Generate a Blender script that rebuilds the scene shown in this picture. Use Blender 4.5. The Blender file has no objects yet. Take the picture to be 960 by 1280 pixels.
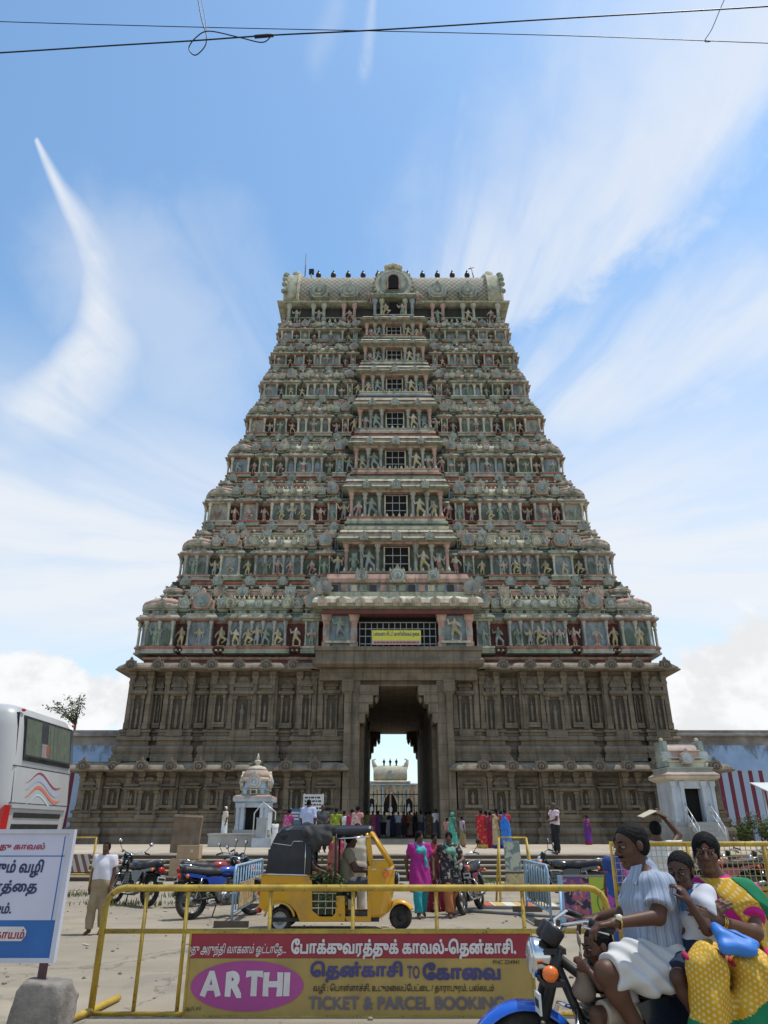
import bpy, math, random, numpy as np
from mathutils import Vector as V, Matrix as Mx, geometry as GEO
R = math.radians
rnd = random.Random(7)
SC = bpy.context.scene
COL = SC.collection
# ------------------------------------------------------------------ camera
PITCH = R(24.0); CZ = 1.57; FOC = 887.0
cd = bpy.data.cameras.new('camera'); cam = bpy.data.objects.new('camera', cd); COL.objects.link(cam)
cam.location = (0, 0, CZ); cam.rotation_euler = (R(90) + PITCH, 0, 0)
cd.sensor_fit = 'VERTICAL'; cd.sensor_height = 36.0; cd.lens = 36.0 * FOC / 1280.0
cd.clip_start = .05; cd.clip_end = 3000
SC.camera = cam
def at(px, py, Y):
    """the place in the world, Y metres ahead, that the photograph shows at px, py"""
    z = CZ + Y * math.tan(PITCH - math.atan((py - 640) / FOC))
    return V(((px - 480) / FOC * (Y * math.cos(PITCH) + (z - CZ) * math.sin(PITCH)), Y, z))
def azel(px, py):
    p = at(px, py, 1.0) - V((0, 0, CZ)) if py < 1030 else V(((px - 480) / FOC, 1, 0))
    return math.atan2(p.x, p.y), math.atan2(p.z, math.hypot(p.x, p.y))
# ------------------------------------------------------------------ node helper
class E:
    """a shader value that can be used in a formula"""
    def __init__(s, nt, k): s.nt = nt; s.k = k
    def op(s, o, b=None, c=None):
        n = s.nt.nodes.new('ShaderNodeMath'); n.operation = o
        for i, q in enumerate((s, b, c)):
            if q is None: continue
            if isinstance(q, E): s.nt.links.new(q.k, n.inputs[i])
            else: n.inputs[i].default_value = q
        return E(s.nt, n.outputs[0])
    def __add__(s, b): return s.op('ADD', b)
    __radd__ = __add__
    def __sub__(s, b): return s.op('SUBTRACT', b)
    def __rsub__(s, b): return s.op('MULTIPLY', -1.0).op('ADD', b)
    def __mul__(s, b): return s.op('MULTIPLY', b)
    __rmul__ = __mul__
    def __truediv__(s, b): return s.op('DIVIDE', b)
    def __pow__(s, b): return s.op('POWER', b)
    def sin(s): return s.op('SINE')
    def abs(s): return s.op('ABSOLUTE')
    def mx(s, b): return s.op('MAXIMUM', b)
    def mn(s, b): return s.op('MINIMUM', b)
    def sst(s, a, b, lo=0., hi=1.):
        n = s.nt.nodes.new('ShaderNodeMapRange'); n.interpolation_type = 'SMOOTHSTEP'
        s.nt.links.new(s.k, n.inputs[0])
        for i, q in enumerate((a, b, lo, hi)): n.inputs[i + 1].default_value = q
        return E(s.nt, n.outputs[0])
def comb(nt, x, y, z):
    n = nt.nodes.new('ShaderNodeCombineXYZ')
    for i, q in enumerate((x, y, z)):
        if isinstance(q, E): nt.links.new(q.k, n.inputs[i])
        else: n.inputs[i].default_value = q
    return n.outputs[0]
def noise(nt, vec, scale, detail=4, rough=.55, dist=0.):
    n = nt.nodes.new('ShaderNodeTexNoise'); n.inputs['Scale'].default_value = scale
    n.inputs['Detail'].default_value = detail; n.inputs['Roughness'].default_value = rough
    n.inputs['Distortion'].default_value = dist
    if vec is not None: nt.links.new(vec, n.inputs['Vector'])
    return E(nt, n.outputs[0])
def mixc(nt, f, a, b):
    n = nt.nodes.new('ShaderNodeMix'); n.data_type = 'RGBA'
    for i, q in ((0, f), (6, a), (7, b)):
        if isinstance(q, E): nt.links.new(q.k, n.inputs[i])
        elif hasattr(q, 'links'): nt.links.new(q, n.inputs[i])
        else: n.inputs[i].default_value = q if i == 0 else tuple(q)[:3] + (1,)
    return n.outputs[2]
# ------------------------------------------------------------------ sky and sun
SUN = V((.30, .075, .95)).normalized()
W = bpy.data.worlds.new('World'); SC.world = W; W.use_nodes = True
nt = W.node_tree; bg = nt.nodes['Background']
sky = nt.nodes.new('ShaderNodeTexSky'); sky.sky_type = 'NISHITA'; sky.sun_disc = False
sky.sun_elevation = math.asin(SUN.z); sky.sun_rotation = math.atan2(SUN.x, SUN.y)
sky.air_density = 1.15; sky.dust_density = .6; sky.ozone_density = 2.2; sky.altitude = 100
tc = nt.nodes.new('ShaderNodeTexCoord'); sep = nt.nodes.new('ShaderNodeSeparateXYZ')
nt.links.new(tc.outputs['Generated'], sep.inputs[0])
dx, dy, dz = (E(nt, sep.outputs[i]) for i in range(3))
az = dx.op('ARCTAN2', dy); el = dz.op('ARCSINE')
zz = dz.mx(.03); qx = dx / zz; qy = dy / zz
pv = comb(nt, az, el * 1.15, 0.)
warp = noise(nt, pv, 2.2, 5, .6)
fine = noise(nt, pv, 9., 6, .62, .4)
# thin high cloud, combed in a fan that spreads from behind the tower
ox, oy = azel(490, 600)
fu = az.abs() + .04; fv = el - oy + .10
th = fv.op('ARCTAN2', fu); rr = (fu * fu + fv * fv).op('SQRT')
cir = noise(nt, comb(nt, th * 4.6 + warp * .7 + az.op('SIGN') * 3.1, rr * 1.1 + warp * .5, 0.), 1.25, 5, .55, .2)
def stroke(pts, w, s, wr=None, soft=.8):
    """a wisp along a chain of sky directions: w widths on its left, wr on its right, s strength"""
    tot = None
    for i, ((a, b), w0) in enumerate(zip(zip(pts[:-1], pts[1:]), w)):
        (ax, ay), (bx, by) = azel(*a), azel(*b)
        ex, ey = bx - ax, by - ay; L = ex * ex + ey * ey
        ux = az - ax; uy = el - ay
        t = ((ux * ex + uy * ey) / L).mx(0.).mn(1.)
        vx = ux - t * ex; vy = uy - t * ey
        d = (vx * vx + vy * vy).op('SQRT') + (fine - .5) * w0 * soft + (warp - .5) * w0 * soft
        wa = t * (w[min(i + 1, len(w) - 1)] - w0) + w0
        if wr:
            wb = t * (wr[min(i + 1, len(wr) - 1)] - wr[i]) + wr[i]
            sd = (ux * ey - uy * ex).sst(-.004, .004); d = d / (sd * (wa - wb) + wb); g = d.sst(1., 0., 0., s)
        else: g = (d / wa).sst(1., 0., 0., s)
        tot = g if tot is None else tot.mx(g)
    return tot
c = stroke([(46, 176), (72, 232), (100, 285), (118, 330), (125, 375), (118, 420), (80, 480), (20, 535), (-60, 580)], [.004, .008, .013, .018, .024, .034, .055, .09, .12], .95, [.005, .02, .05, .085, .12, .14, .15, .17, .18], .75) * cir.sst(.25, .65, .45, 1.) * fine.sst(.2, .6, .7, 1.)
c = c.mx(stroke([(230, 265), (262, 300), (300, 360), (318, 430)], [.05, .1, .12], .26) * cir.sst(.3, .62, .4, 1.))
c = c.mx(stroke([(120, 330), (190, 380), (240, 470)], [.14, .18, .2], .4))
c = c.mx(stroke([(466, 0), (462, 40), (456, 88)], [.016, .02], .3, None, 1.2) * fine.sst(.3, .6))
c = c.mx(stroke([(420, 10), (395, 70)], [.035], .14))
c = c.mx(stroke([(582, 120), (566, 215), (546, 284)], [.02, .022], .17, None, 1.2) * fine.sst(.3, .65))
c = c.mx(stroke([(1010, 40), (930, 130), (850, 235), (745, 320), (635, 385)], [.3, .34, .36, .3], .76, [.04, .06, .07, .06], .4) * cir.sst(.27, .6, .35, 1.))
c = c.mx(stroke([(1100, 330), (900, 420), (700, 500)], [.16, .16], .75, None, .5) * cir.sst(.3, .6, .3, 1.))
# the milky lower sky, broken by the combed cloud
low = el.sst(R(38), R(19)) * cir.sst(.28, .62, .5, 1.)
low = low.mx(el.sst(R(30), R(11)) * .7)
side = az.abs().sst(.08, .40, .75, 1.)
c = c.mx(low * side * el.sst(R(5), R(17), .5, 1.))
# heaped cumulus near the skyline, right and left
pc = comb(nt, az, el * 1.3, .3)
cu = noise(nt, pc, 11., 8, .6, .2)
ax, ay = azel(930, 880); lx, ly = azel(50, 872)
def heap(x, y, wx, wy):
    u = (az - x) / wx; v = (el - y) / wy
    return 1. - (u * u + v * v).op('SQRT')
hp = heap(ax, ay, .17, .10).mx(heap(lx, ly, .17, .055)).mx(heap(azel(990, 830)[0], ay + .03, .12, .10)).mx(heap(azel(770, 890)[0], ly - .02, .14, .05))
cum = (hp * .7 + (cu - .5) * .95).sst(.03, .2)
shade = noise(nt, comb(nt, az + .02, el * 1.3 - .035, .3), 11., 8, .6, .2)
cuw = (shade - cu).sst(-.12, .12, 1.08, .93)
SKYC = nt.nodes.new('ShaderNodeMix'); SKYC.data_type = 'RGBA'; SKYC.blend_type = 'MULTIPLY'; SKYC.inputs[0].default_value = 1.; SKYC.inputs[7].default_value = (1.36, 1.60, 1.60, 1)
nt.links.new(sky.outputs[0], SKYC.inputs[6])
col = mixc(nt, c.mn(.94), SKYC.outputs[2], (6.7, 6.95, 7.3))
cc = nt.nodes.new('ShaderNodeVectorMath'); cc.operation = 'SCALE'; cc.inputs[0].default_value = (6.95, 7.05, 7.2); nt.links.new(cuw.k, cc.inputs['Scale'])
col = mixc(nt, cum, col, cc.outputs[0])
nt.links.new(col, bg.inputs['Color']); bg.inputs['Strength'].default_value = .129
sl = bpy.data.lights.new('sun', 'SUN'); so = bpy.data.objects.new('sun', sl); COL.objects.link(so)
sl.energy = 3.75; sl.angle = R(.55); sl.color = (1, .955, .88)
so.rotation_euler = (-SUN).to_track_quat('-Z', 'Y').to_euler()
vs = SC.view_settings; vs.view_transform = 'Standard'; vs.look = 'None'; vs.exposure = 0.0; vs.gamma = 1.0; vs.use_curve_mapping = False
SC.cycles.max_bounces = 6; SC.cycles.diffuse_bounces = 3
# ------------------------------------------------------------------ materials
def mat(name, col, rough=.8, var=.14, scale=3., metal=0., bump=0., bscale=25., dirt=0., dcol=(.05, .045, .04), dscale=.6, streak=1., spec=.3, obj=False, coat=0., rndv=0., alpha=1., trans=0., fn=None):
    m = bpy.data.materials.new(name); m.use_nodes = True; t = m.node_tree; b = t.nodes['Principled BSDF']
    if obj: vec = t.nodes.new('ShaderNodeTexCoord').outputs['Object']
    else: vec = t.nodes.new('ShaderNodeNewGeometry').outputs['Position']
    n = noise(t, vec, scale, 5, .6)
    c = mixc(t, n.sst(.25, .75), [x * (1 - var) for x in col], [min(1, x * (1 + var)) for x in col])
    if fn: c = fn(t, vec, c)
    if rndv:
        oi = t.nodes.new('ShaderNodeObjectInfo'); h = t.nodes.new('ShaderNodeHueSaturation')
        r = E(t, oi.outputs['Random']); t.links.new(c, h.inputs['Color'])
        t.links.new((r * rndv + (1 - rndv / 2)).k, h.inputs['Value']); t.links.new((r * rndv * .12 + (.5 - rndv * .06)).k, h.inputs['Hue'])
        c = h.outputs[0]
    if dirt:
        s = t.nodes.new('ShaderNodeMapping'); s.inputs['Scale'].default_value = (1, 1, 1 / streak); t.links.new(vec, s.inputs[0])
        d = noise(t, s.outputs[0], dscale, 7, .65)
        c = mixc(t, d.sst(.42, .72, 0., dirt), c, dcol)
    t.links.new(c, b.inputs['Base Color'])
    b.inputs['Roughness'].default_value = rough; b.inputs['Metallic'].default_value = metal
    b.inputs['Specular IOR Level'].default_value = spec; b.inputs['Coat Weight'].default_value = coat; b.inputs['Coat Roughness'].default_value = .08
    b.inputs['Alpha'].default_value = alpha; b.inputs['Transmission Weight'].default_value = trans
    if bump:
        bn = t.nodes.new('ShaderNodeBump'); bn.inputs['Strength'].default_value = bump; bn.inputs['Distance'].default_value = .02
        h = noise(t, vec, bscale, 5, .6); t.links.new(h.k, bn.inputs['Height']); t.links.new(bn.outputs[0], b.inputs['Normal'])
    return m
# ------------------------------------------------------------------ mesh kit
class MB:
    def __init__(s): s.v = []; s.f = []; s.mi = []; s.sm = []; s.mats = []; s.cur = 0; s.T = None; s.smooth = False
    def m(s, mm):
        if mm not in s.mats: s.mats.append(mm)
        s.cur = s.mats.index(mm); return s
    def add(s, vs, fs, sm=None):
        o = len(s.v)
        if s.T is not None: vs = [tuple(s.T @ V(p)) for p in vs]
        s.v.extend(vs); s.f.extend([tuple(i + o for i in f) for f in fs])
        s.mi.extend([s.cur] * len(fs)); s.sm.extend([s.smooth if sm is None else sm] * len(fs)); return s
    def box(s, x0, x1, y0, y1, z0, z1):
        return s.rloft((x0 + x1) / 2, (y0 + y1) / 2, (x1 - x0) / 2, (y1 - y0) / 2, [(0, z0), (0, z1)])
    def rloft(s, cx, cy, hx, hy, prof):
        vs = []; fs = []
        for o, z in prof: vs += [(cx - hx - o, cy - hy - o, z), (cx + hx + o, cy - hy - o, z), (cx + hx + o, cy + hy + o, z), (cx - hx - o, cy + hy + o, z)]
        n = len(prof)
        for i in range(n - 1):
            for j in range(4): k = (j + 1) % 4; fs.append((4 * i + j, 4 * i + k, 4 * i + 4 + k, 4 * i + 4 + j))
        fs.append((3, 2, 1, 0)); fs.append((4 * n - 4, 4 * n - 3, 4 * n - 2, 4 * n - 1))
        return s.add(vs, fs, False)
    def lathe(s, cx, cy, prof, n=8, ph=0., sx=1., sy=1., sm=True):
        vs = []; fs = []
        for r, z in prof:
            for j in range(n): a = ph + 2 * math.pi * j / n; vs.append((cx + sx * r * math.cos(a), cy + sy * r * math.sin(a), z))
        m = len(prof)
        for i in range(m - 1):
            for j in range(n): k = (j + 1) % n; fs.append((i * n + j, i * n + k, i * n + n + k, i * n + n + j))
        fs.append(tuple(range(n - 1, -1, -1))); fs.append(tuple(range((m - 1) * n, m * n)))
        return s.add(vs, fs, sm)
    def prism(s, poly, y0, y1, sm=False):
        n = len(poly); vs = [(x, y0, z) for x, z in poly] + [(x, y1, z) for x, z in poly]
        fs = [tuple(range(n)), tuple(range(2 * n - 1, n - 1, -1))]
        o = len(s.f); s.add(vs, fs, False)
        return s.add(vs, [(j, n + j, n + (j + 1) % n, (j + 1) % n) for j in range(n)], sm)
    def tube(s, pts, r, n=8, sm=True, closed=False, flat=None):
        pts = [V(p) for p in pts]; N = len(pts); rr = r if isinstance(r, (list, tuple)) else [r] * N
        vs = []; fs = []; up = None
        for i in range(N):
            if closed: d = (pts[(i + 1) % N] - pts[i - 1]).normalized()
            else: d = (pts[min(i + 1, N - 1)] - pts[max(i - 1, 0)]).normalized()
            if up is None: up = d.orthogonal().normalized() if flat is None else V(flat)
            a = d.cross(up).normalized(); b = a.cross(d).normalized(); up = b
            for j in range(n): t = 2 * math.pi * j / n; vs.append(tuple(pts[i] + (a * math.cos(t) + b * math.sin(t)) * rr[i]))
        for i in range(N if closed else N - 1):
            i2 = (i + 1) % N
            for j in range(n): k = (j + 1) % n; fs.append((i * n + j, i2 * n + j, i2 * n + k, i * n + k))
        if not closed: fs.append(tuple(range(n))); fs.append(tuple(range(N * n - 1, N * n - n - 1, -1)))
        return s.add(vs, fs, sm)
    def ball(s, c, r, n=10, sq=(1, 1, 1)):
        p = []
        m = max(4, n // 2 + 1)
        for i in range(m + 1): t = math.pi * i / m; p.append((max(1e-4, math.sin(t)), -math.cos(t)))
        vs = []; fs = []
        for q, z in p:
            for j in range(n): a = 2 * math.pi * j / n; vs.append((c[0] + r * sq[0] * q * math.cos(a), c[1] + r * sq[1] * q * math.sin(a), c[2] + r * sq[2] * z))
        for i in range(m):
            for j in range(n): k = (j + 1) % n; fs.append((i * n + j, i * n + k, i * n + n + k, i * n + n + j))
        return s.add(vs, fs, True)
    def vault(s, x0, x1, cy, hy, z0, h, n=9, sm=True):
        """barrel roof along x, bulging like a temple roof"""
        poly = []
        for i in range(n + 1):
            a = math.pi * i / n; poly.append((cy - hy * math.cos(a) * (1 + .16 * math.sin(a) ** 2 * (1 if a else 0)), z0 + h * math.sin(a) ** .8))
        vs = [(x0, y, z) for y, z in poly] + [(x1, y, z) for y, z in poly]; k = n + 1
        s.add(vs, [(i, k + i, k + i + 1, i + 1) for i in range(n)] + [(0, n, k + n, k)], sm)
        return s.add(vs, [tuple(range(n, -1, -1))[::-1], tuple(range(k, 2 * k))[::-1]], False)
    def kudu(s, x, y, z, r, cs, d=None, n=13):
        """round horseshoe medallion facing -y with nested rims and a tuft on top"""
        d = d or .3 * r
        for q, (f, e) in enumerate(((1., 0), (.8, .08), (.68, .12), (.4, .2))):
            s.m((cs[0], cs[1], cs[2], cs[1])[q]); poly = []
            for i in range(n): a = R(-58 + 296 * i / (n - 1)); poly.append((x + f * r * math.cos(a), z + f * r * math.sin(a)))
            s.prism(poly, y - e * r - d, y)
        s.m(cs[2]).prism([(x - .16 * r, z - .3 * r), (x + .16 * r, z - .3 * r), (x + .2 * r, z), (x, z + .28 * r), (x - .2 * r, z)], y - .3 * r - d, y)
        s.m(cs[1])
        for a in (-40, 0, 40, 140, 180, 220): s.box(x + r * math.cos(R(a)) - .13 * r, x + r * math.cos(R(a)) + .13 * r, y - .8 * d, y - .2 * d, z + r * math.sin(R(a)) - .13 * r, z + r * math.sin(R(a)) + .13 * r)
        s.m(cs[0]); s.prism([(x - .3 * r, z + .93 * r), (x + .3 * r, z + .93 * r), (x + .2 * r, z + 1.2 * r), (x, z + 1.5 * r), (x - .2 * r, z + 1.2 * r)], y - .9 * d, y - .1 * d)
        return s
    def build(s, name, parent=None, loc=None, mats=None):
        me = bpy.data.meshes.new(name); me.from_pydata([tuple(p) for p in s.v], [], s.f)
        for mm in (mats or s.mats): me.materials.append(mm)
        me.polygons.foreach_set('material_index', s.mi); me.polygons.foreach_set('use_smooth', s.sm); me.update()
        return link(name, me, parent, loc)
def link(name, me, parent=None, loc=None):
    o = bpy.data.objects.new(name, me); COL.objects.link(o)
    if parent is not None: o.parent = parent
    if loc is not None: o.location = loc
    return o
def tag(o, label=None, cat=None, group=None, kind=None):
    if label: o['label'] = label
    if cat: o['category'] = cat
    if group: o['group'] = group
    if kind: o['kind'] = kind
    return o
def thing(name, label, cat, loc=(0, 0, 0), rz=0., group=None):
    o = bpy.data.objects.new(name, None); COL.objects.link(o); o.location = loc; o.rotation_euler = (0, 0, rz); o.empty_display_size = .2
    return tag(o, label, cat, group)
def struct(name, mb, loc=None): return tag(mb.build(name, None, loc), kind='structure')
def copy_tree(o, parent=None):
    c = o.copy(); COL.objects.link(c)
    if parent is not None: c.parent = parent
    for ch in [x for x in COL.objects if x.parent == o]: copy_tree(ch, c)
    return c
def jitter(mb, i0, amp):
    for i in range(i0, len(mb.v)): p = mb.v[i]; mb.v[i] = (p[0] + rnd.uniform(-amp, amp), p[1] + rnd.uniform(-amp, amp), p[2] + rnd.uniform(-amp, amp))
# ------------------------------------------------------------------ smooth solid bodies
class Body:
    """rounded limbs and lumps that melt into one surface"""
    def __init__(s): s.p = []
    def limb(s, a, b, ra, rb=None, k=.03, clip=None, sub=False):
        s.p.append(('c', np.array(a, float), np.array(b, float), ra, ra if rb is None else rb, k, clip, sub)); return s
    def lump(s, c, rad, k=.03, axes=None, clip=None, sub=False):
        s.p.append(('e', np.array(c, float), np.array(rad, float), np.eye(3) if axes is None else np.array(axes, float), None, k, clip, sub)); return s
    def surface(s, h, wrinkle=None, trim=None):
        lo = np.full(3, 1e9); hi = -lo
        for q in s.p:
            if q[7]: continue
            if q[0] == 'c': r = max(q[3], q[4]); a = np.minimum(q[1], q[2]) - r; b = np.maximum(q[1], q[2]) + r
            else: r = q[2].max(); a = q[1] - r; b = q[1] + r
            lo = np.minimum(lo, a); hi = np.maximum(hi, b)
        lo -= 3 * h; hi += 3 * h
        n = np.ceil((hi - lo) / h).astype(int) + 1
        F = np.full(n, .2, np.float32); ax = [lo[i] + h * np.arange(n[i]) for i in range(3)]
        for q in s.p:
            k = q[5]
            if q[0] == 'c': r = max(q[3], q[4]); a = np.minimum(q[1], q[2]) - r; b = np.maximum(q[1], q[2]) + r
            else: r = q[2].max(); a = q[1] - r; b = q[1] + r
            pad = k + 3 * h
            i0 = np.clip(np.floor((a - pad - lo) / h).astype(int), 0, n - 1); i1 = np.clip(np.ceil((b + pad - lo) / h).astype(int) + 1, 1, n)
            sl = tuple(slice(i0[i], i1[i]) for i in range(3))
            X, Y, Z = np.meshgrid(*(ax[i][sl[i]] for i in range(3)), indexing='ij', sparse=True)
            if q[0] == 'c':
                ba = q[2] - q[1]; L = max(float(ba @ ba), 1e-9)
                dx, dy, dz = X - q[1][0], Y - q[1][1], Z - q[1][2]
                t = np.clip((dx * ba[0] + dy * ba[1] + dz * ba[2]) / L, 0, 1)
                d = np.sqrt((dx - t * ba[0]) ** 2 + (dy - t * ba[1]) ** 2 + (dz - t * ba[2]) ** 2) - (q[3] + (q[4] - q[3]) * t)
            else:
                dx, dy, dz = X - q[1][0], Y - q[1][1], Z - q[1][2]; A = q[3]; rr = q[2]
                e = [(dx * A[i][0] + dy * A[i][1] + dz * A[i][2]) for i in range(3)]
                k0 = np.sqrt(sum((e[i] / rr[i]) ** 2 for i in range(3))); k1 = np.sqrt(sum((e[i] / rr[i] ** 2) ** 2 for i in range(3))) + 1e-6
                d = k0 * (k0 - 1) / k1
            for (cp, cn) in (q[6] or ()): d = np.maximum(d, (X - cp[0]) * cn[0] + (Y - cp[1]) * cn[1] + (Z - cp[2]) * cn[2])
            f = F[sl]
            if q[7]:
                g = np.clip(.5 - .5 * (f + d) / k, 0, 1); F[sl] = f * (1 - g) + (-d) * g + k * g * (1 - g)
            else:
                g = np.clip(.5 + .5 * (f - d) / k, 0, 1); F[sl] = f * (1 - g) + d * g - k * g * (1 - g)
        if wrinkle or trim:
            X, Y, Z = np.meshgrid(*ax, indexing='ij', sparse=True)
            if wrinkle: F = F + wrinkle(X, Y, Z)
            for (cp, cn) in (trim or ()): F = np.maximum(F, (X - cp[0]) * cn[0] + (Y - cp[1]) * cn[1] + (Z - cp[2]) * cn[2])
        F[0] = F[-1] = .1; F[:, 0] = F[:, -1] = .1; F[:, :, 0] = F[:, :, -1] = .1
        S = F < 0
        cs = [(i, j, k) for i in (0, 1) for j in (0, 1) for k in (0, 1)]
        m = tuple(x - 1 for x in F.shape)
        cnt = sum(S[i:i + m[0], j:j + m[1], k:k + m[2]].astype(np.int8) for i, j, k in cs)
        cell = np.argwhere((cnt > 0) & (cnt < 8))
        idx = np.full(m, -1, np.int64); idx[tuple(cell.T)] = np.arange(len(cell))
        val = np.stack([F[cell[:, 0] + i, cell[:, 1] + j, cell[:, 2] + k] for i, j, k in cs], 1)
        pos = np.zeros((len(cell), 3)); num = np.zeros(len(cell))
        for a in range(8):
            for b in range(a + 1, 8):
                if sum(abs(cs[a][i] - cs[b][i]) for i in range(3)) != 1: continue
                fa, fb = val[:, a], val[:, b]; x = (fa < 0) != (fb < 0)
                t = np.where(x, fa / np.where(x, fa - fb, 1), 0)[:, None]
                pos += x[:, None] * (np.array(cs[a]) * (1 - t) + np.array(cs[b]) * t); num += x
        pts = lo + h * (cell + pos / num[:, None])
        faces = []
        for axn in range(3):
            u, w = (axn + 1) % 3, (axn + 2) % 3
            A = [slice(None)] * 3; B = [slice(None)] * 3; A[axn] = slice(0, -1); B[axn] = slice(1, None)
            s0, s1 = S[tuple(A)], S[tuple(B)]; e = np.argwhere(s0 != s1)
            e = e[(e[:, u] > 0) & (e[:, w] > 0)]
            if not len(e): continue
            flip = ~s0[tuple(e.T)]
            q4 = []
            for du, dw in ((-1, -1), (0, -1), (0, 0), (-1, 0)):
                c = e.copy(); c[:, u] += du; c[:, w] += dw; c = np.minimum(c, np.array(m) - 1); q4.append(idx[tuple(c.T)])
            q4 = np.stack(q4, 1); q4[flip] = q4[flip][:, ::-1]; faces.append(q4[(q4 >= 0).all(1)])
        return pts, np.concatenate(faces)
    def build(s, name, mats, h, parent=None, wrinkle=None, trim=None, pick=None, loc=None, mesh=False, uvf=None):
        pts, fc = s.surface(h, wrinkle, trim)
        me = bpy.data.meshes.new(name); me.vertices.add(len(pts)); me.vertices.foreach_set('co', pts.ravel())
        nf = len(fc); me.loops.add(nf * 4); me.polygons.add(nf)
        me.loops.foreach_set('vertex_index', fc.ravel().astype(np.int32)); me.polygons.foreach_set('loop_start', np.arange(0, nf * 4, 4, dtype=np.int32))
        me.polygons.foreach_set('use_smooth', np.ones(nf, bool))
        for mm in (mats if isinstance(mats, (list, tuple)) else [mats]): me.materials.append(mm)
        if pick is not None: me.polygons.foreach_set('material_index', pick(pts[fc].mean(1)).astype(np.int32))
        if uvf is not None: me.uv_layers.new(name='cloth').data.foreach_set('uv', uvf(pts)[fc.ravel()].astype(np.float32).ravel())
        me.update(calc_edges=True); me.validate()
        return me if mesh else link(name, me, parent, loc)
def wrk(amp, fx=(0, 0, 40), fy=(30, 0, 8), ph=0.):
    """soft cloth folds: crossing waves of the given frequencies"""
    def g(X, Y, Z):
        a = np.sin(fx[0] * X + fx[1] * Y + fx[2] * Z + ph + 1.7 * np.sin(9 * X + 7 * Z + ph)); b = np.sin(fy[0] * X + fy[1] * Y + fy[2] * Z + 2 + 1.3 * np.sin(11 * Z + 5 * Y))
        return (amp * (.6 * a + .4 * b)).astype(np.float32)
    return g
# ------------------------------------------------------------------ lettering
VS = {'\u0bca': ('\u0bc6', '\u0bbe'), '\u0bcb': ('\u0bc7', '\u0bbe'), '\u0bcc': ('\u0bc6', '\u0bd7')}
def visual(t):
    out = []
    for ch in t:
        if ch in '\u0bc6\u0bc7\u0bc8': out.insert(len(out) - 1, ch)
        elif ch in VS: a, b = VS[ch]; out.insert(len(out) - 1, a); out.append(b)
        else: out.append(ch)
    return ''.join(out)
def letters(body, width, height, bold=0., shear=0.):
    """triangles of a line of lettering stretched to width x height, origin at its lower left"""
    f = bpy.data.curves.new('lettering', 'FONT'); f.body = visual(body); f.resolution_u = 3; f.shear = shear
    o = bpy.data.objects.new('lettering', f); COL.objects.link(o)
    bpy.context.view_layer.update(); dg = bpy.context.evaluated_depsgraph_get()
    cu = o.evaluated_get(dg).to_curve(dg)
    P, Ed, LL = [], [], []
    for sp in cu.splines:
        b = sp.bezier_points; n = len(b)
        if n < 2: continue
        loop = []
        for i in range(n):
            p0, p1 = b[i], b[(i + 1) % n]; st = (p0.handle_right - p0.co).cross(p1.co - p0.co).length < 1e-5 and (p1.handle_left - p1.co).cross(p1.co - p0.co).length < 1e-5
            for q in range(1 if st else 4):
                t = q / (1 if st else 4); u = 1 - t
                loop.append(p0.co * u ** 3 + p0.handle_right * 3 * u * u * t + p1.handle_left * 3 * u * t * t + p1.co * t ** 3)
        L = [loop[0]]
        for p in loop[1:]:
            if (p - L[-1]).length > 1e-4: L.append(p)
        if len(L) < 3: continue
        xs = [p.x for p in L]; ys = [p.y for p in L]
        LL.append((L, (min(xs), min(ys), max(xs), max(ys)), sum(L[i - 1].x * L[i].y - L[i].x * L[i - 1].y for i in range(len(L)))))
    for L, bb, ar in LL:
        if bold:
            own = (bb, ar)
            for _, b2, a2 in LL:
                if b2[0] <= own[0][0] and b2[1] <= own[0][1] and b2[2] >= own[0][2] and b2[3] >= own[0][3]: own = (b2, a2)
            sg = bold if own[1] < 0 else -bold; N = len(L); M = []
            for i in range(N):
                d = (L[(i + 1) % N] - L[i - 1]); d = V((d.y, -d.x, 0)); M.append(L[i] - d.normalized() * sg if d.length else L[i])
            L = M
        o0 = len(P); P += [V((p.x, p.y)) for p in L]; Ed += [(o0 + i, o0 + (i + 1) % len(L)) for i in range(len(L))]
    bpy.data.objects.remove(o); bpy.data.curves.remove(f)
    r = GEO.delaunay_2d_cdt(P, Ed, [], 0, 1e-5)
    vv = np.array([tuple(p) for p in r[0]]); tri = np.array([t for t in r[2] if len(t) == 3])
    cen = vv[tri].mean(1); e = np.array(Ed); pa = np.array([tuple(p) for p in P]); A = pa[e[:, 0]]; B = pa[e[:, 1]]
    wn = np.zeros(len(cen), int)
    for i in range(0, len(cen), 400):
        c = cen[i:i + 400, None, :]
        up = (A[None, :, 1] <= c[..., 1]) & (B[None, :, 1] > c[..., 1]); dn = (A[None, :, 1] > c[..., 1]) & (B[None, :, 1] <= c[..., 1])
        cr = (B[None, :, 0] - A[None, :, 0]) * (c[..., 1] - A[None, :, 1]) - (c[..., 0] - A[None, :, 0]) * (B[None, :, 1] - A[None, :, 1])
        wn[i:i + 400] = (up & (cr > 0)).sum(1) - (dn & (cr < 0)).sum(1)
    tri = tri[wn != 0]; used = vv[np.unique(tri)]
    lo, hi = used.min(0), used.max(0); vv = (vv - lo) / (hi - lo)
    return vv, tri, width, height
def write(mb, body, x, z, w, h, y, **k):
    """lettering in the x-z plane facing -y"""
    vv, tri, w, h = letters(body, w, h, **k)
    mb.add([(x + p[0] * w, y, z + p[1] * h) for p in vv], [tuple(int(i) for i in t) for t in tri], False); return mb
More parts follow.
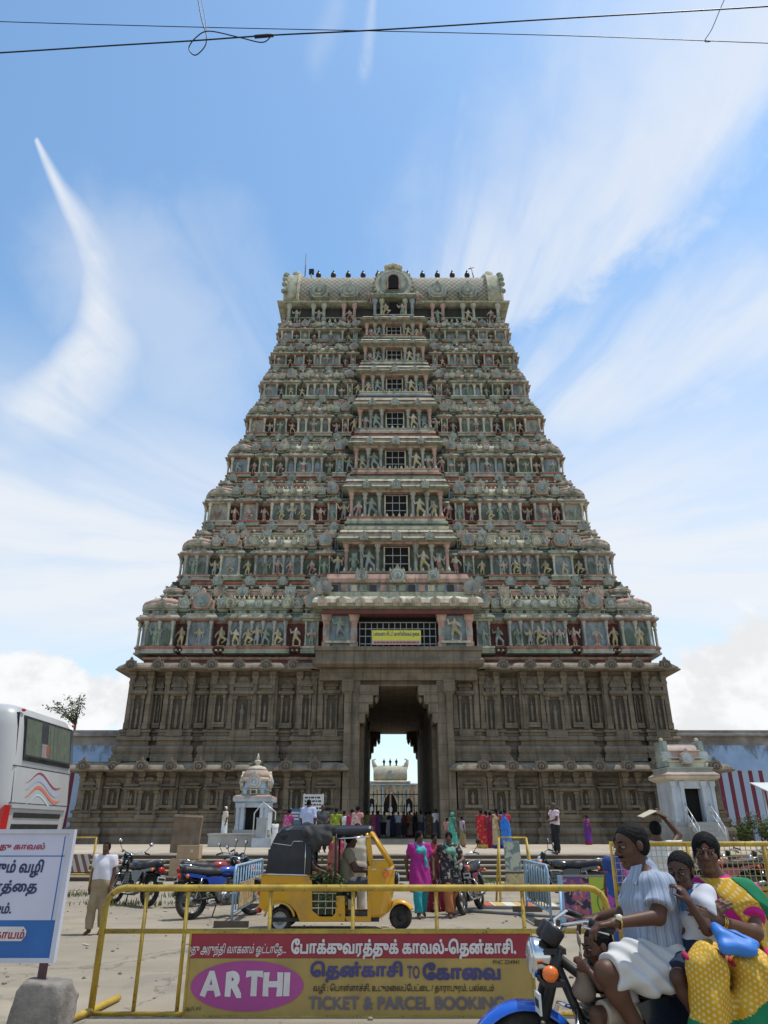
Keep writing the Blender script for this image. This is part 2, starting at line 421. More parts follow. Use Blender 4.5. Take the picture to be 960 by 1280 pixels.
# ------------------------------------------------------------------ materials of the place
def tracks(t, vec, c):
    sp = t.nodes.new('ShaderNodeSeparateXYZ'); t.links.new(vec, sp.inputs[0]); x, y = E(t, sp.outputs[0]), E(t, sp.outputs[1])
    v = comb(t, x * .22 + noise(t, vec, .12, 3) * 1.5, y * 1.3, 0.); n = noise(t, v, 1.3, 6, .65)
    c = mixc(t, n.sst(.5, .68, 0., .5), c, (.2, .165, .125))
    g = noise(t, vec, 60., 3, .7); c = mixc(t, g.sst(.6, .75, 0., .35), c, (.16, .14, .12))
    w = ((y * .9 + (x * .35).sin() * .9 + noise(t, vec, .3, 2) * 2.).op('FRACT') - .5).abs(); c = mixc(t, w.sst(.47, .5, 0., .35) * noise(t, vec, .5, 3).sst(.45, .6), c, (.17, .14, .11))
    p = noise(t, vec, .33, 6, .62, .6); c = mixc(t, p.sst(.56, .60, 0., .45), c, (.19, .165, .135))
    vo = t.nodes.new('ShaderNodeTexVoronoi'); vo.feature = 'DISTANCE_TO_EDGE'; vo.inputs['Scale'].default_value = .55; mp = t.nodes.new('ShaderNodeVectorMath'); mp.operation = 'ADD'; t.links.new(vec, mp.inputs[0]); t.links.new(comb(t, noise(t, vec, 1.4, 5, .7) * .9, noise(t, vec, 1.7, 5, .7) * .9, 0.), mp.inputs[1]); t.links.new(mp.outputs[0], vo.inputs['Vector'])
    c = mixc(t, E(t, vo.outputs['Distance']).sst(.012, .003, 0., .55) * p.sst(.42, .52), c, (.10, .085, .07))
    return mixc(t, noise(t, vec, .45, 4).sst(.5, .7, 0., .5), c, (.40, .34, .25))
G_SAND = mat('dusty_ground', (.275, .232, .172), .95, .10, .8, bump=.35, bscale=45, fn=tracks)
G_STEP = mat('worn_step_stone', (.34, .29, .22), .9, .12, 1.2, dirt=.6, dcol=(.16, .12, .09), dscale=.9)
G_RISE = mat('shaded_riser_stone', (.11, .08, .06), .9, .25, 2., dirt=.6, dcol=(.06, .05, .045))  # step stone darkened in colour to carry the shade on the risers
G_PAVE = mat('platform_stone', (.40, .335, .25), .92, .1, .7, dirt=.35, dcol=(.22, .18, .14), dscale=.5)
def courses(t, vec, c):
    """joints between stone blocks, and rain streaks"""
    sp = t.nodes.new('ShaderNodeSeparateXYZ'); t.links.new(vec, sp.inputs[0]); x, z = E(t, sp.outputs[0]), E(t, sp.outputs[2])
    row = (z / .62).op('FRACT'); col = (x / 1.45 + (z / .62).op('FLOOR') * .37).op('FRACT')
    j = (row - .5).abs().sst(.46, .495).mx((col - .5).abs().sst(.48, .497))
    c = mixc(t, j * .55, c, (.035, .03, .026))
    st = noise(t, comb(t, x * 2.2, x * 0, z * .16), 1.3, 6, .7)
    c = mixc(t, st.sst(.48, .7, 0., .6), c, (.045, .04, .035))
    return mixc(t, noise(t, vec, 1.7, 6, .7).sst(.58, .72, 0., .45), c, (.24, .2, .15))
STONE = mat('old_temple_stone', (.172, .137, .097), .92, .28, 1.1, bump=.5, bscale=9, fn=courses)
STONE_D = mat('shaded_niche_stone', (.085, .072, .058), .95, .25, 1.5, bump=.3, bscale=9)  # temple stone again, with the shade of recesses put into its colour
STONE_L = mat('weathered_cornice_stone', (.25, .205, .15), .9, .22, 1.3, dirt=.75, dcol=(.07, .06, .05), dscale=1.6, streak=2.5, bump=.3, bscale=12)
DIRT = dict(dirt=.72, dcol=(.07, .068, .052), dscale=2.2, streak=2.6)
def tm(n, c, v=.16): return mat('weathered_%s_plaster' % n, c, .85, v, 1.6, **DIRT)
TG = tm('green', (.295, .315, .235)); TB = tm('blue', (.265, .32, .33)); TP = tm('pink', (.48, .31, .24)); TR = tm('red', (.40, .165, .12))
TC = tm('cream', (.57, .51, .37)); TY = tm('ochre', (.46, .38, .19)); TW = tm('grey', (.38, .355, .30)); TD = tm('dark', (.06, .055, .05)); TM = tm('maroon', (.17, .06, .055))  # the dark plaster also serves as painted shade in the recesses
TGD = tm('deep_green', (.145, .18, .135)); TL = tm('lilac', (.40, .28, .31)); TGP = tm('pale_green', (.41, .40, .29))
BLACK = mat('opening_shade', (.012, .011, .010), .9, .1)  # near-black panels painted as the shade inside openings
def lattice(t, vec, c):
    sp = t.nodes.new('ShaderNodeSeparateXYZ'); t.links.new(vec, sp.inputs[0]); x, y, z = (E(t, sp.outputs[i]) for i in range(3))
    h = z * 1.05 - y * .75
    a = ((x + h) * 6.2).sin().abs(); b = ((x - h) * 6.2).sin().abs(); g = a.mn(b)
    return mixc(t, g.sst(.16, .36, .85, 0.), c, (.10, .085, .06))
ROOF = mat('scale_patterned_roof_plaster', (.37, .335, .26), .8, .12, 1.5, fn=lattice, dirt=.35, dcol=(.12, .11, .08), dscale=1.)
SKINS = [tm('statue_cream', (.50, .43, .32)), tm('statue_ochre', (.44, .36, .24)), tm('statue_green', (.27, .31, .24)), tm('statue_rose', (.46, .34, .28))]
CLOTHS = [tm('garment_red', (.34, .18, .15)), tm('garment_green', (.20, .27, .19)), tm('garment_blue', (.27, .30, .30)), tm('garment_yellow', (.45, .38, .20))]
COPPER = mat('dark_copper', (.035, .03, .027), .45, .2, metal=.6)
IRON = mat('black_iron', (.03, .03, .03), .5, .1, metal=.5)
LGREY = mat('grey_painted_bar', (.33, .34, .34), .6, .1)
# ------------------------------------------------------------------ ground
mb = MB().m(G_SAND); mb.add([(-500, -80, 0), (500, -80, 0), (500, 900, 0), (-500, 900, 0)], [(0, 1, 2, 3)]); struct('ground', mb)
PLZ = .72
mb = MB()
for i in range(5):
    y0 = 25.7 + .48 * i; z1 = .144 * (i + 1); last = i == 4; yb = 25.7 + .48 * (i + 1) + .05 if not last else 29.2
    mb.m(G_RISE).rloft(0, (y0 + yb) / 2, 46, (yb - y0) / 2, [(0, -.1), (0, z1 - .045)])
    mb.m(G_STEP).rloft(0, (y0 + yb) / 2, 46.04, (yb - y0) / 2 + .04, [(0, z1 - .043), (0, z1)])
struct('steps', mb)
mb = MB().m(G_PAVE); mb.rloft(0, 75, 46.5, 45.75, [(0, -.1), (0, PLZ + .004)]); struct('platform', mb)
# ------------------------------------------------------------------ statues
def figure(pose):
    """a standing stucco figure 1.5 m tall"""
    b = Body(); k = .05; r = random.Random(pose)
    sw = .06 if pose % 2 else -.06; sp = (.09, .14, .2, .11)[pose % 4]
    b.limb((sw, 0, .72), (sw * .5, 0, 1.1), .15, .19, k)
    for s in (-1, 1):
        kx = s * sp + (.1 * s if pose in (2, 5) and s > 0 else 0)
        lift = .22 if pose == 5 and s > 0 else 0
        b.limb((sw + s * .08, 0, .7), (kx + s * lift, -.07 - lift * .4, .38 + lift * .5), .115, .08, k)
        b.limb((kx + s * lift, -.07 - lift * .4, .38 + lift * .5), (kx - s * lift * .4, -.02, .04 + lift), .08, .06, k); b.limb((kx - s * lift * .4, -.02, .03 + lift), (kx * 1.15 - s * lift * .4, -.13, .03 + lift), .05, .045, k)
        sh = (sw * .5 + s * .2, 0, 1.12)
        arms = [[(.36, .9, -.05), (.3, 1.12, -.2)], [(.36, .88, 0), (.4, .68, -.08)], [(.4, 1.02, -.05), (.46, 1.28, -.1)], [(.3, .88, -.08), (.1, .95, -.24)]]
        use = [arms[(pose + (s > 0) * (1 + pose % 2)) % 4]] + ([arms[2]] if pose % 3 == 0 else [])
        for (ex, ez, ey), (hx, hz, hy) in use:
            e = (s * ex, ey, ez); h = (s * hx, hy, hz); b.limb(sh, e, .075, .058, .03); b.limb(e, h, .055, .05, .02); b.lump(h, (.06,) * 3, .02)
    b.lump((sw * .4, -.02, 1.27), (.105, .11, .13), .03); b.limb((sw * .4, 0, 1.34), (sw * .4, .0, 1.5), .11, .035, .03)
    b.limb((-.3, .03, .03), (.3, .03, .03), .05, None, .02)
    return b
FIG = []
for p in range(6):
    for v in range(2):
        a, bb = SKINS[(p + v * 2) % 4], CLOTHS[(p * 3 + v) % 4]
        FIG.append(figure(p).build('statue', [a, bb, TY], .042, mesh=True, pick=lambda c: np.where((c[:, 2] > .2) & (c[:, 2] < .82) & (np.abs(c[:, 0]) < .3), 1, np.where(c[:, 2] > 1.36, 2, 0))))
        if v: FIG[-1].materials[0] = a
FLO = {}
for i, me in enumerate(FIG): FLO[me.name] = figure(i // 2).build('statue', list(me.materials), .07, mesh=True, pick=lambda c: np.where((c[:, 2] > .2) & (c[:, 2] < .82) & (np.abs(c[:, 0]) < .3), 1, np.where(c[:, 2] > 1.36, 2, 0)))
# seated figures for the ledges
SEAT = []
for v in range(2):
    b = Body(); b.limb((0, 0, .2), (0, 0, .55), .17, .2, .05)
    for s in (-1, 1):
        b.limb((s * .1, 0, .16), (s * .36, -.16, .14), .12, .09, .05); b.limb((s * .36, -.16, .12), (s * .02, -.26, .08), .08, .06, .03)
        b.limb((s * .21, 0, .58), (s * .34, -.06, .36), .075, .06, .03); b.limb((s * .34, -.06, .36), (s * .24, -.22, .34 + .16 * (v == (s > 0))), .055, .05, .02)
    b.lump((0, -.02, .75), (.11, .11, .13), .03); b.limb((0, 0, .84), (0, 0, 1.02), .11, .04, .03)
    SEAT.append(b.build('statue', [SKINS[v], CLOTHS[2 + v], TY], .042, mesh=True, pick=lambda c: np.where((c[:, 2] < .3), 1, np.where(c[:, 2] > .86, 2, 0))))
N_ST = [0]; LOOSE = []
def statue(parent, x, y, z, h, k=None, seat=False, front=0., loose=False):
    """stand a figure on the tower: the nearest hundred are parts, the rest go into one mesh"""
    me = rnd.choice(SEAT) if seat else FIG[rnd.randrange(len(FIG)) if k is None else k]
    sc = h / (1.0 if seat else 1.53); fl = -1 if rnd.random() < .5 and k is None else 1
    if N_ST[0] < 96 and not loose:
        N_ST[0] += 1; o = link('statue', me, parent, (x, y, z)); o.scale = (sc * (1 if fl > 0 else 1), sc, sc); o.rotation_euler.z = front + (rnd.uniform(-.2, .2) if k is None else 0)
    else: LOOSE.append((FLO.get(me.name, me), x, y, z, sc))
# ------------------------------------------------------------------ the tower
TX = .9; TAX = 59.0
tower = thing('temple_gopuram', 'tall pyramid shaped temple gateway tower crowded with painted statues over dark stone storeys', 'temple tower', (TX, TAX, PLZ))
def tp(mbx, name, parent=None): 
    o = mbx.build(name, parent or tower); return o
def toT(*z): return z
# all tower geometry is written in world x (from the axis), world y and world z, then shifted to the tower's base
def shift(mb): mb.T = Mx.Translation((0, -TAX, -PLZ)); return mb
GH = 2.38; GTOP = 9.75        # half width and top of the gateway passage
def pilaster(mb, x, y, z0, z1, w, m=STONE, flare=True):
    """y is the face of the wall behind; the pilaster stands out from it"""
    h = z1 - z0; d = w * .55
    mb.m(m); mb.box(x - w * .62, x + w * .62, y - d - .08, y + .1, z0, z0 + .1 * h)
    mb.box(x - w / 2, x + w / 2, y - d, y + .1, z0 + .1 * h + .002, z0 + .74 * h)
    if flare: mb.rloft(x, y + .1 - (d + .1) / 2, w * .36, (d + .1) / 2 - .02, [(.03, z0 + .742 * h), (w * .32, z0 + .8 * h), (w * .2, z0 + .845 * h), (w * .1, z0 + .85 * h), (w * .42, z0 + .9 * h), (w * .42, z0 + .925 * h)])
    mb.box(x - w * .8, x + w * .8, y - d - .12, y + .1, z0 + .93 * h, z1)
def niche(mb, x, y, z0, z1, w):
    """a shallow shrine carved on the wall: two thin columns, a slot painted in shade, a stepped roof"""
    h = z1 - z0
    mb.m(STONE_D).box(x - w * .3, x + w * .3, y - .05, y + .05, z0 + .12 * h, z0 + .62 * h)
    mb.m(STONE).box(x - w * .55, x + w * .55, y - .3, y + .1, z0, z0 + .1 * h)
    for s in (-1, 1):
        mb.box(x + s * w * .4 - w * .08, x + s * w * .4 + w * .08, y - .2, y + .1, z0 + .1 * h + .002, z0 + .6 * h)
        mb.box(x + s * w * .4 - w * .13, x + s * w * .4 + w * .13, y - .26, y + .1, z0 + .602 * h, z0 + .66 * h)
    mb.rloft(x, y - .08, w * .5, .16, [(0, z0 + .662 * h), (.16, z0 + .69 * h), (.12, z0 + .74 * h), (0, z0 + .755 * h), (-.06, z0 + .76 * h), (-.06, z0 + .8 * h), (.06, z0 + .81 * h), (.0, z0 + .87 * h), (-.2 * w, z0 + .93 * h), (-.36 * w, z0 + .98 * h)])
    # small carved figure in the slot
    mb.lathe(x, y - .1, [(.09 * w, z0 + .12 * h), (.13 * w, z0 + .2 * h), (.09 * w, z0 + .32 * h), (.14 * w, z0 + .42 * h), (.06 * w, z0 + .46 * h), (.08 * w, z0 + .5 * h), (.01, z0 + .56 * h)], 6)
def base_prof(z0, z1):
    h = z1 - z0; f = lambda o, t: (o * .72, z0 + t * h)
    return [f(.62, 0), f(.62, .1), f(.5, .11), f(.5, .2), f(.38, .22), f(.5, .3), f(.54, .38), f(.46, .46), f(.2, .5), f(.14, .52), f(.14, .62), f(.34, .64), f(.38, .7), f(.3, .76), f(.1, .78), f(.1, .88), f(.24, .9), f(.24, .97), f(.0, 1.)]
def kapota(z0, o=.75, t=.62):
    t = t * .8
    """rolled eave"""
    return [(0, z0), (o * .92, z0), (o, z0 + .04), (o, z0 + .12), (o * .93, z0 + .135), (o * .86, z0 + t * .5), (o * .62, z0 + t * .8), (.1, z0 + t)]
def stone_storey(name, z0, zm, zw, zc, HW, yf, bays, depth=25.6):
    """moulded base z0..zm, wall to zw, eave to zc; bays are half-plan (x0, x1, projection, kind)"""
    root = thing_part(name)
    core = shift(MB()).m(STONE)
    for s in (-1, 1):
        xa, xb = GH + .5, HW
        cx = s * (xa + xb) / 2; hx = (xb - xa) / 2
        core.rloft(cx, yf + depth / 2, hx, depth / 2, [(0, z0), (0, zc)])
    tp_wall = core.build('wall', root)
    md = shift(MB()).m(STONE)
    for s in (-1, 1):
        md.rloft(s * (GH + 1.3 + HW) / 2, yf + depth / 2, (HW - GH - 1.3) / 2, depth / 2, base_prof(z0, zm))
        for x0, x1, p, kd in bays:
            if p: md.rloft(s * (x0 + x1) / 2, yf + .5, (x1 - x0) / 2 + .004, .5 + p, [(o + .006, z) for o, z in base_prof(z0, zm + .01)])
    md.build('base_moulding', root)
    for s in (-1, 1):
        for x0, x1, p, kd in bays:
            b = shift(MB()).m(STONE); xa, xb = sorted((s * x0, s * x1)); w = x1 - x0; y = yf - p
            if p: b.rloft((xa + xb) / 2, yf + .3 - p / 2 - .15, w / 2, p / 2 + .15, [(0, zm - .02), (0, zw + .02)])
            pw = .27
            if kd != 'r':
                for x in ((xa + pw * .8, xb - pw * .8) if w < 3 else (xa + .3, xa + w * .33, xb - w * .33, xb - .3)): pilaster(b, x, y, zm, zw, pw)
                niche(b, (xa + xb) / 2 + rnd.uniform(-.04, .04), y, zm - rnd.uniform(.4, .62) * (zm - z0 > 1.5), zw - rnd.uniform(.2, .35), min(1.15, w * .48))
                if w > 3:
                    for q in (.165, .835): niche(b, xa + w * q, y, zm + .1, zw - .5, .75)
            else:
                niche(b, (xa + xb) / 2, y, zm + .1, zw - .4, min(.95, w * .62))
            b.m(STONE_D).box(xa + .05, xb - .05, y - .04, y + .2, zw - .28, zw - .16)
            b.build('wall_bay' if kd != 'r' else 'wall_recess', root)
    ev = shift(MB())
    for s in (-1, 1):
        ev.m(STONE_L).rloft(s * (GH + 1.75 + HW) / 2, yf + depth / 2, (HW - GH - 1.75) / 2, depth / 2, kapota(zw + .03, .8, zc - zw))
        for x0, x1, p, kd in bays:
            if p: ev.m(STONE_L).rloft(s * (x0 + x1) / 2, yf + .3, (x1 - x0) / 2 - .3, .3 + p, [(o + .011, z + .013) for o, z in kapota(zw + .03, .8, zc - zw)])
    ev.build('eave', root)
    k0 = None
    for s in (-1, 1):
        x = GH + 2.6
        while x < HW + .6:
            pr = max([p for x0, x1, p, _ in bays if x0 - .4 < x < x1 + .4] or [0])
            if k0 is None: k0 = MB().kudu(0, 0, 0, .36, (STONE, STONE_L, STONE_D), .22).build('horseshoe_ornament', root); o = k0
            else: o = link('horseshoe_ornament', k0.data, root)
            o.location = (s * x, yf - pr - .58 - TAX, zw + .3 - PLZ); x += 1.72
    return root
def thing_part(name):
    o = bpy.data.objects.new(name, None); COL.objects.link(o); o.parent = tower; o.empty_display_size = .2; return o
LB = [(17.7, 19.1, .3, 'b'), (16.4, 17.7, 0, 'r'), (13.2, 16.4, .3, 'b'), (11.6, 13.2, 0, 'r'), (8.4, 11.6, .3, 'b'), (6.9, 8.4, 0, 'r'), (5.2, 6.9, .3, 'b'), (GH + 1.1, 5.2, .45, 'r')]
stone_storey('lower_storey', PLZ, 2.55, 4.62, 5.25, 19.2, 45.6, LB)
UB = [(15.6, 17.2, .42, 'b'), (14.9, 15.6, 0, 'r'), (13.0, 14.9, .42, 'b'), (12.0, 13.0, 0, 'r'), (7.7, 12.0, .42, 'b'), (6.5, 7.7, 0, 'r'), (5.1, 6.5, .42, 'b'), (GH + 1.0, 5.1, .6, 'b')]
stone_storey('upper_storey', 5.27, 7.2, 10.75, 11.42, 17.3, 46.4, UB, 24.6)
# gateway: jambs, brackets, lintel, passage ceiling and floor
gw = thing_part('gateway')
mb = shift(MB()).m(STONE)
for s in (-1, 1):
    mb.rloft(s * (GH + .3), 46.3, .28, 1.2, [(0, PLZ), (0, GTOP + .3)])
    mb.rloft(s * (GH + .78), 46.0, .2, 1.1, [(0, PLZ), (0, GTOP - .6), (.16, GTOP - .4), (.16, GTOP + .3)])
    mb.rloft(s * (GH + .15), 58.5, .35, 11.0, [(0, PLZ), (0, GTOP + .3)])
    for q in range(4): mb.rloft(s * (GH + .04), 49 + 5.6 * q, .16, .4, [(.1, PLZ), (.1, PLZ + .5), (0, PLZ + .52), (0, GTOP - 1.2), (.2, GTOP - .8), (.2, GTOP - .3)])
mb.build('jamb', gw)
for y0, y1 in ((45.0, 46.9), (68.8, 70.6)):
    for s in (-1, 1):
        mb = shift(MB()).m(STONE)
        for (a, z0, z1) in ((1.15, .62, .0), (.8, 1.15, .62), (.52, 1.75, 1.15), (.3, 2.3, 1.75)):
            x0, x1 = sorted((s * (GH + .05), s * (GH - a))); mb.rloft((x0 + x1) / 2, (y0 + y1) / 2, (x1 - x0) / 2, (y1 - y0) / 2, [(-.06, GTOP - z0), (0, GTOP - z0 + .14), (0, GTOP - z1 + .002)])
        mb.lathe(s * (GH - 1.0), y0 + .3, [(.02, GTOP - 1.12), (.12, GTOP - .95), (.16, GTOP - .8), (.05, GTOP - .62)], 8)
        mb.build('bracket', gw)
mb = shift(MB()).m(STONE)
mb.rloft(0, 58.0, GH + .5, 12.6, [(0, GTOP), (0, 11.4)])
mb.rloft(0, 45.75, 4.95, .75, [(0, GTOP + .3), (0, 10.78)])
mb.rloft(0, 45.6, 5.1, 1.0, [(0, 10.8), (.25, 10.95), (.3, 11.2), (.12, 11.35), (.12, 11.75), (.22, 11.8), (.22, 12.05)])
mb.build('lintel', gw)
mb = shift(MB()).m(G_STEP)
for i in range(2): mb.rloft(0, 58 - .0, 4.6 - .3 * i, 14.2 - .45 * i, [(0, PLZ - .02), (0, PLZ + .13 * (i + 1))])
mb.build('threshold', gw)
# --- one miniature shrine of the parapets; front faces -y at y = 0
def aedicule(kind, w, p, H, seed, lod=0):
    r = random.Random(seed); mb = MB(); hx = w / 2; cy = -p / 2 + .2; hy = p / 2 + .2
    wallc = r.choice((TB, TB, TGD, TW)); pil = r.choice((TGP, TC, TC, TW)); cor = r.choice((TG, TW, TG)); trim = r.choice((TP, TC, TR)); roof = r.choice((TP, TG, TW)) if kind != 'sala' else r.choice((TP, TC, TG))
    z = lambda t: t * H
    mb.m(cor).rloft(0, cy, hx, hy, [(.1, z(0)), (.1, z(.025)), (.03, z(.03)), (.03, z(.07))])
    mb.m(trim).rloft(0, cy, hx, hy, [(.03, z(.071)), (.1, z(.08)), (.1, z(.105)), (.0, z(.108))])
    n = 2 if w < 1.9 else 3 if w < 2.6 else 5 if w < 3.6 else 6
    mb.m(wallc).rloft(0, cy + .1, hx - .16, hy - .1, [(0, z(.108)), (0, z(.49))])
    pw = min(.22, w * .11)
    for i in range(n):
        x = -hx + .2 + (w - .4) * i / (n - 1); y = -p + .02
        mb.m(pil).lathe(x, y, [(pw * .62, z(.109)), (pw * .62, z(.14)), (pw * .42, z(.15)), (pw * .4, z(.36)), (pw * .62, z(.39)), (pw * .4, z(.41)), (pw * .75, z(.45)), (pw * .8, z(.489))], 6)
    if n > 2:
        for i in range(n - 1):
            x = -hx + .2 + (w - .4) * (i + .5) / (n - 1); q = (w - .4) / (n - 1) * .3
            mb.m(TB if wallc is not TB else TGD).prism([(x - q, z(.13)), (x + q, z(.13)), (x + q, z(.34)), (x, z(.4)), (x - q, z(.34))], -p + .165, -p + .26)
    # eave: three thin tinted layers
    mb.m(trim).rloft(0, cy, hx, hy, [(-.02, z(.491)), (.07, z(.50)), (.07, z(.51))])
    mb.m(cor).rloft(0, cy, hx, hy, [(.07, z(.511)), (.2, z(.52)), (.22, z(.54)), (.16, z(.565)), (.05, z(.58))])
    mb.m(r.choice((TC, TP))).rloft(0, cy, hx - .05, hy - .05, [(.05, z(.581)), (.1, z(.59)), (.1, z(.6))])
    k = int(w / .2)
    for i in range(k): x = -hx + .05 + (w - .1) * i / max(1, k - 1); mb.m(TC if i % 2 else trim).box(x - .05, x + .05, -p - .17, -p, z(.5405), z(.5405) + .09)
    for i in range(max(1, int(w / .95))):
        k = max(1, int(w / .95)); mb.kudu(-hx + w * (i + .5) / k, -p - .12, z(.548), .16, (TG, TC, TP), .12, 11)
    mb.m(TG).rloft(0, cy + .05, hx - .12, hy - .12, [(0, z(.601)), (0, z(.66)), (.07, z(.665)), (.07, z(.685))])
    for i in range(int(w / .5)): 
        x = -hx + .3 + (w - .6) * i / max(1, int(w / .5) - 1); mb.m(TB if i % 2 else TD).box(x - .09, x + .09, -p + .06, -p + .2, z(.612), z(.652))
    zr = z(.686); h = H * .255
    if kind == 'kuta':
        rr = min(hx, hy + .1) * 1.02
        mb.m(roof).lathe(0, cy, [(rr * .96, zr), (rr * 1.14, zr + .1 * h), (rr * 1.16, zr + .3 * h)], 8, R(22.5), hx / rr, 1.)
        mb.m(TP if roof is not TP else TY).lathe(0, cy, [(rr * 1.16, zr + .302 * h), (rr * 1.02, zr + .52 * h), (rr * .7, zr + .66 * h), (rr * .34, zr + .71 * h)], 16, 0, hx / rr, 1.)
        mb.m(TC).lathe(0, cy, [(rr * .36, zr + .712 * h), (rr * .3, zr + .75 * h), (.06, zr + .77 * h), (.14, zr + .85 * h), (.04, zr + .9 * h), (.02, zr + 1.08 * h)], 8)
        mb.kudu(0, cy - rr * 1.08, zr + .3 * h, h * .22, (TG, TC, TB))
    elif kind == 'sala':
        mb.m(roof).vault(-hx + .1, hx - .1, cy, hy - .06, zr, h * .62)
        mb.m(TC).rloft(0, cy, hx - .1, .1, [(0, zr + .6 * h), (.04, zr + .63 * h), (.04, zr + .66 * h)])
        k = int(w / .34)
        for i in range(k):
            x = -hx + .25 + (w - .5) * i / (k - 1); mb.m(TY if i % 2 else TC).lathe(x, cy, [(.07, zr + .66 * h), (.11, zr + .72 * h), (.1, zr + .78 * h), (.03, zr + .83 * h), (.01, zr + .95 * h)], 6)
        for s in (-1, 1): mb.kudu(s * (hx - .12), cy - .02, zr + .34 * h, h * .38, (TGP, TG, TC), hy * 1.2)
        for i in (-1, 0, 1): mb.kudu(i * hx * .56, cy - hy * .98, zr + .24 * h, h * (.24 if i else .3), (TG, TB, TC), .16)
    else:
        mb.m(roof).rloft(0, cy, hx - .2, hy - .14, [(0, zr), (0, zr + .55 * h)])
        mb.kudu(0, -p + .3, zr + .42 * h, min(h * .56, hx * .92), (TP, TG, TB), .5, 15)
        mb.m(TC).lathe(0, -p + .2, [(.2, zr + .9 * h), (.24, zr + h), (.1, zr + 1.06 * h), (.02, zr + 1.3 * h)], 8)
        mb.m(TC).ball((0, -p - .02, zr + .42 * h), h * .12, 11)
    return mb
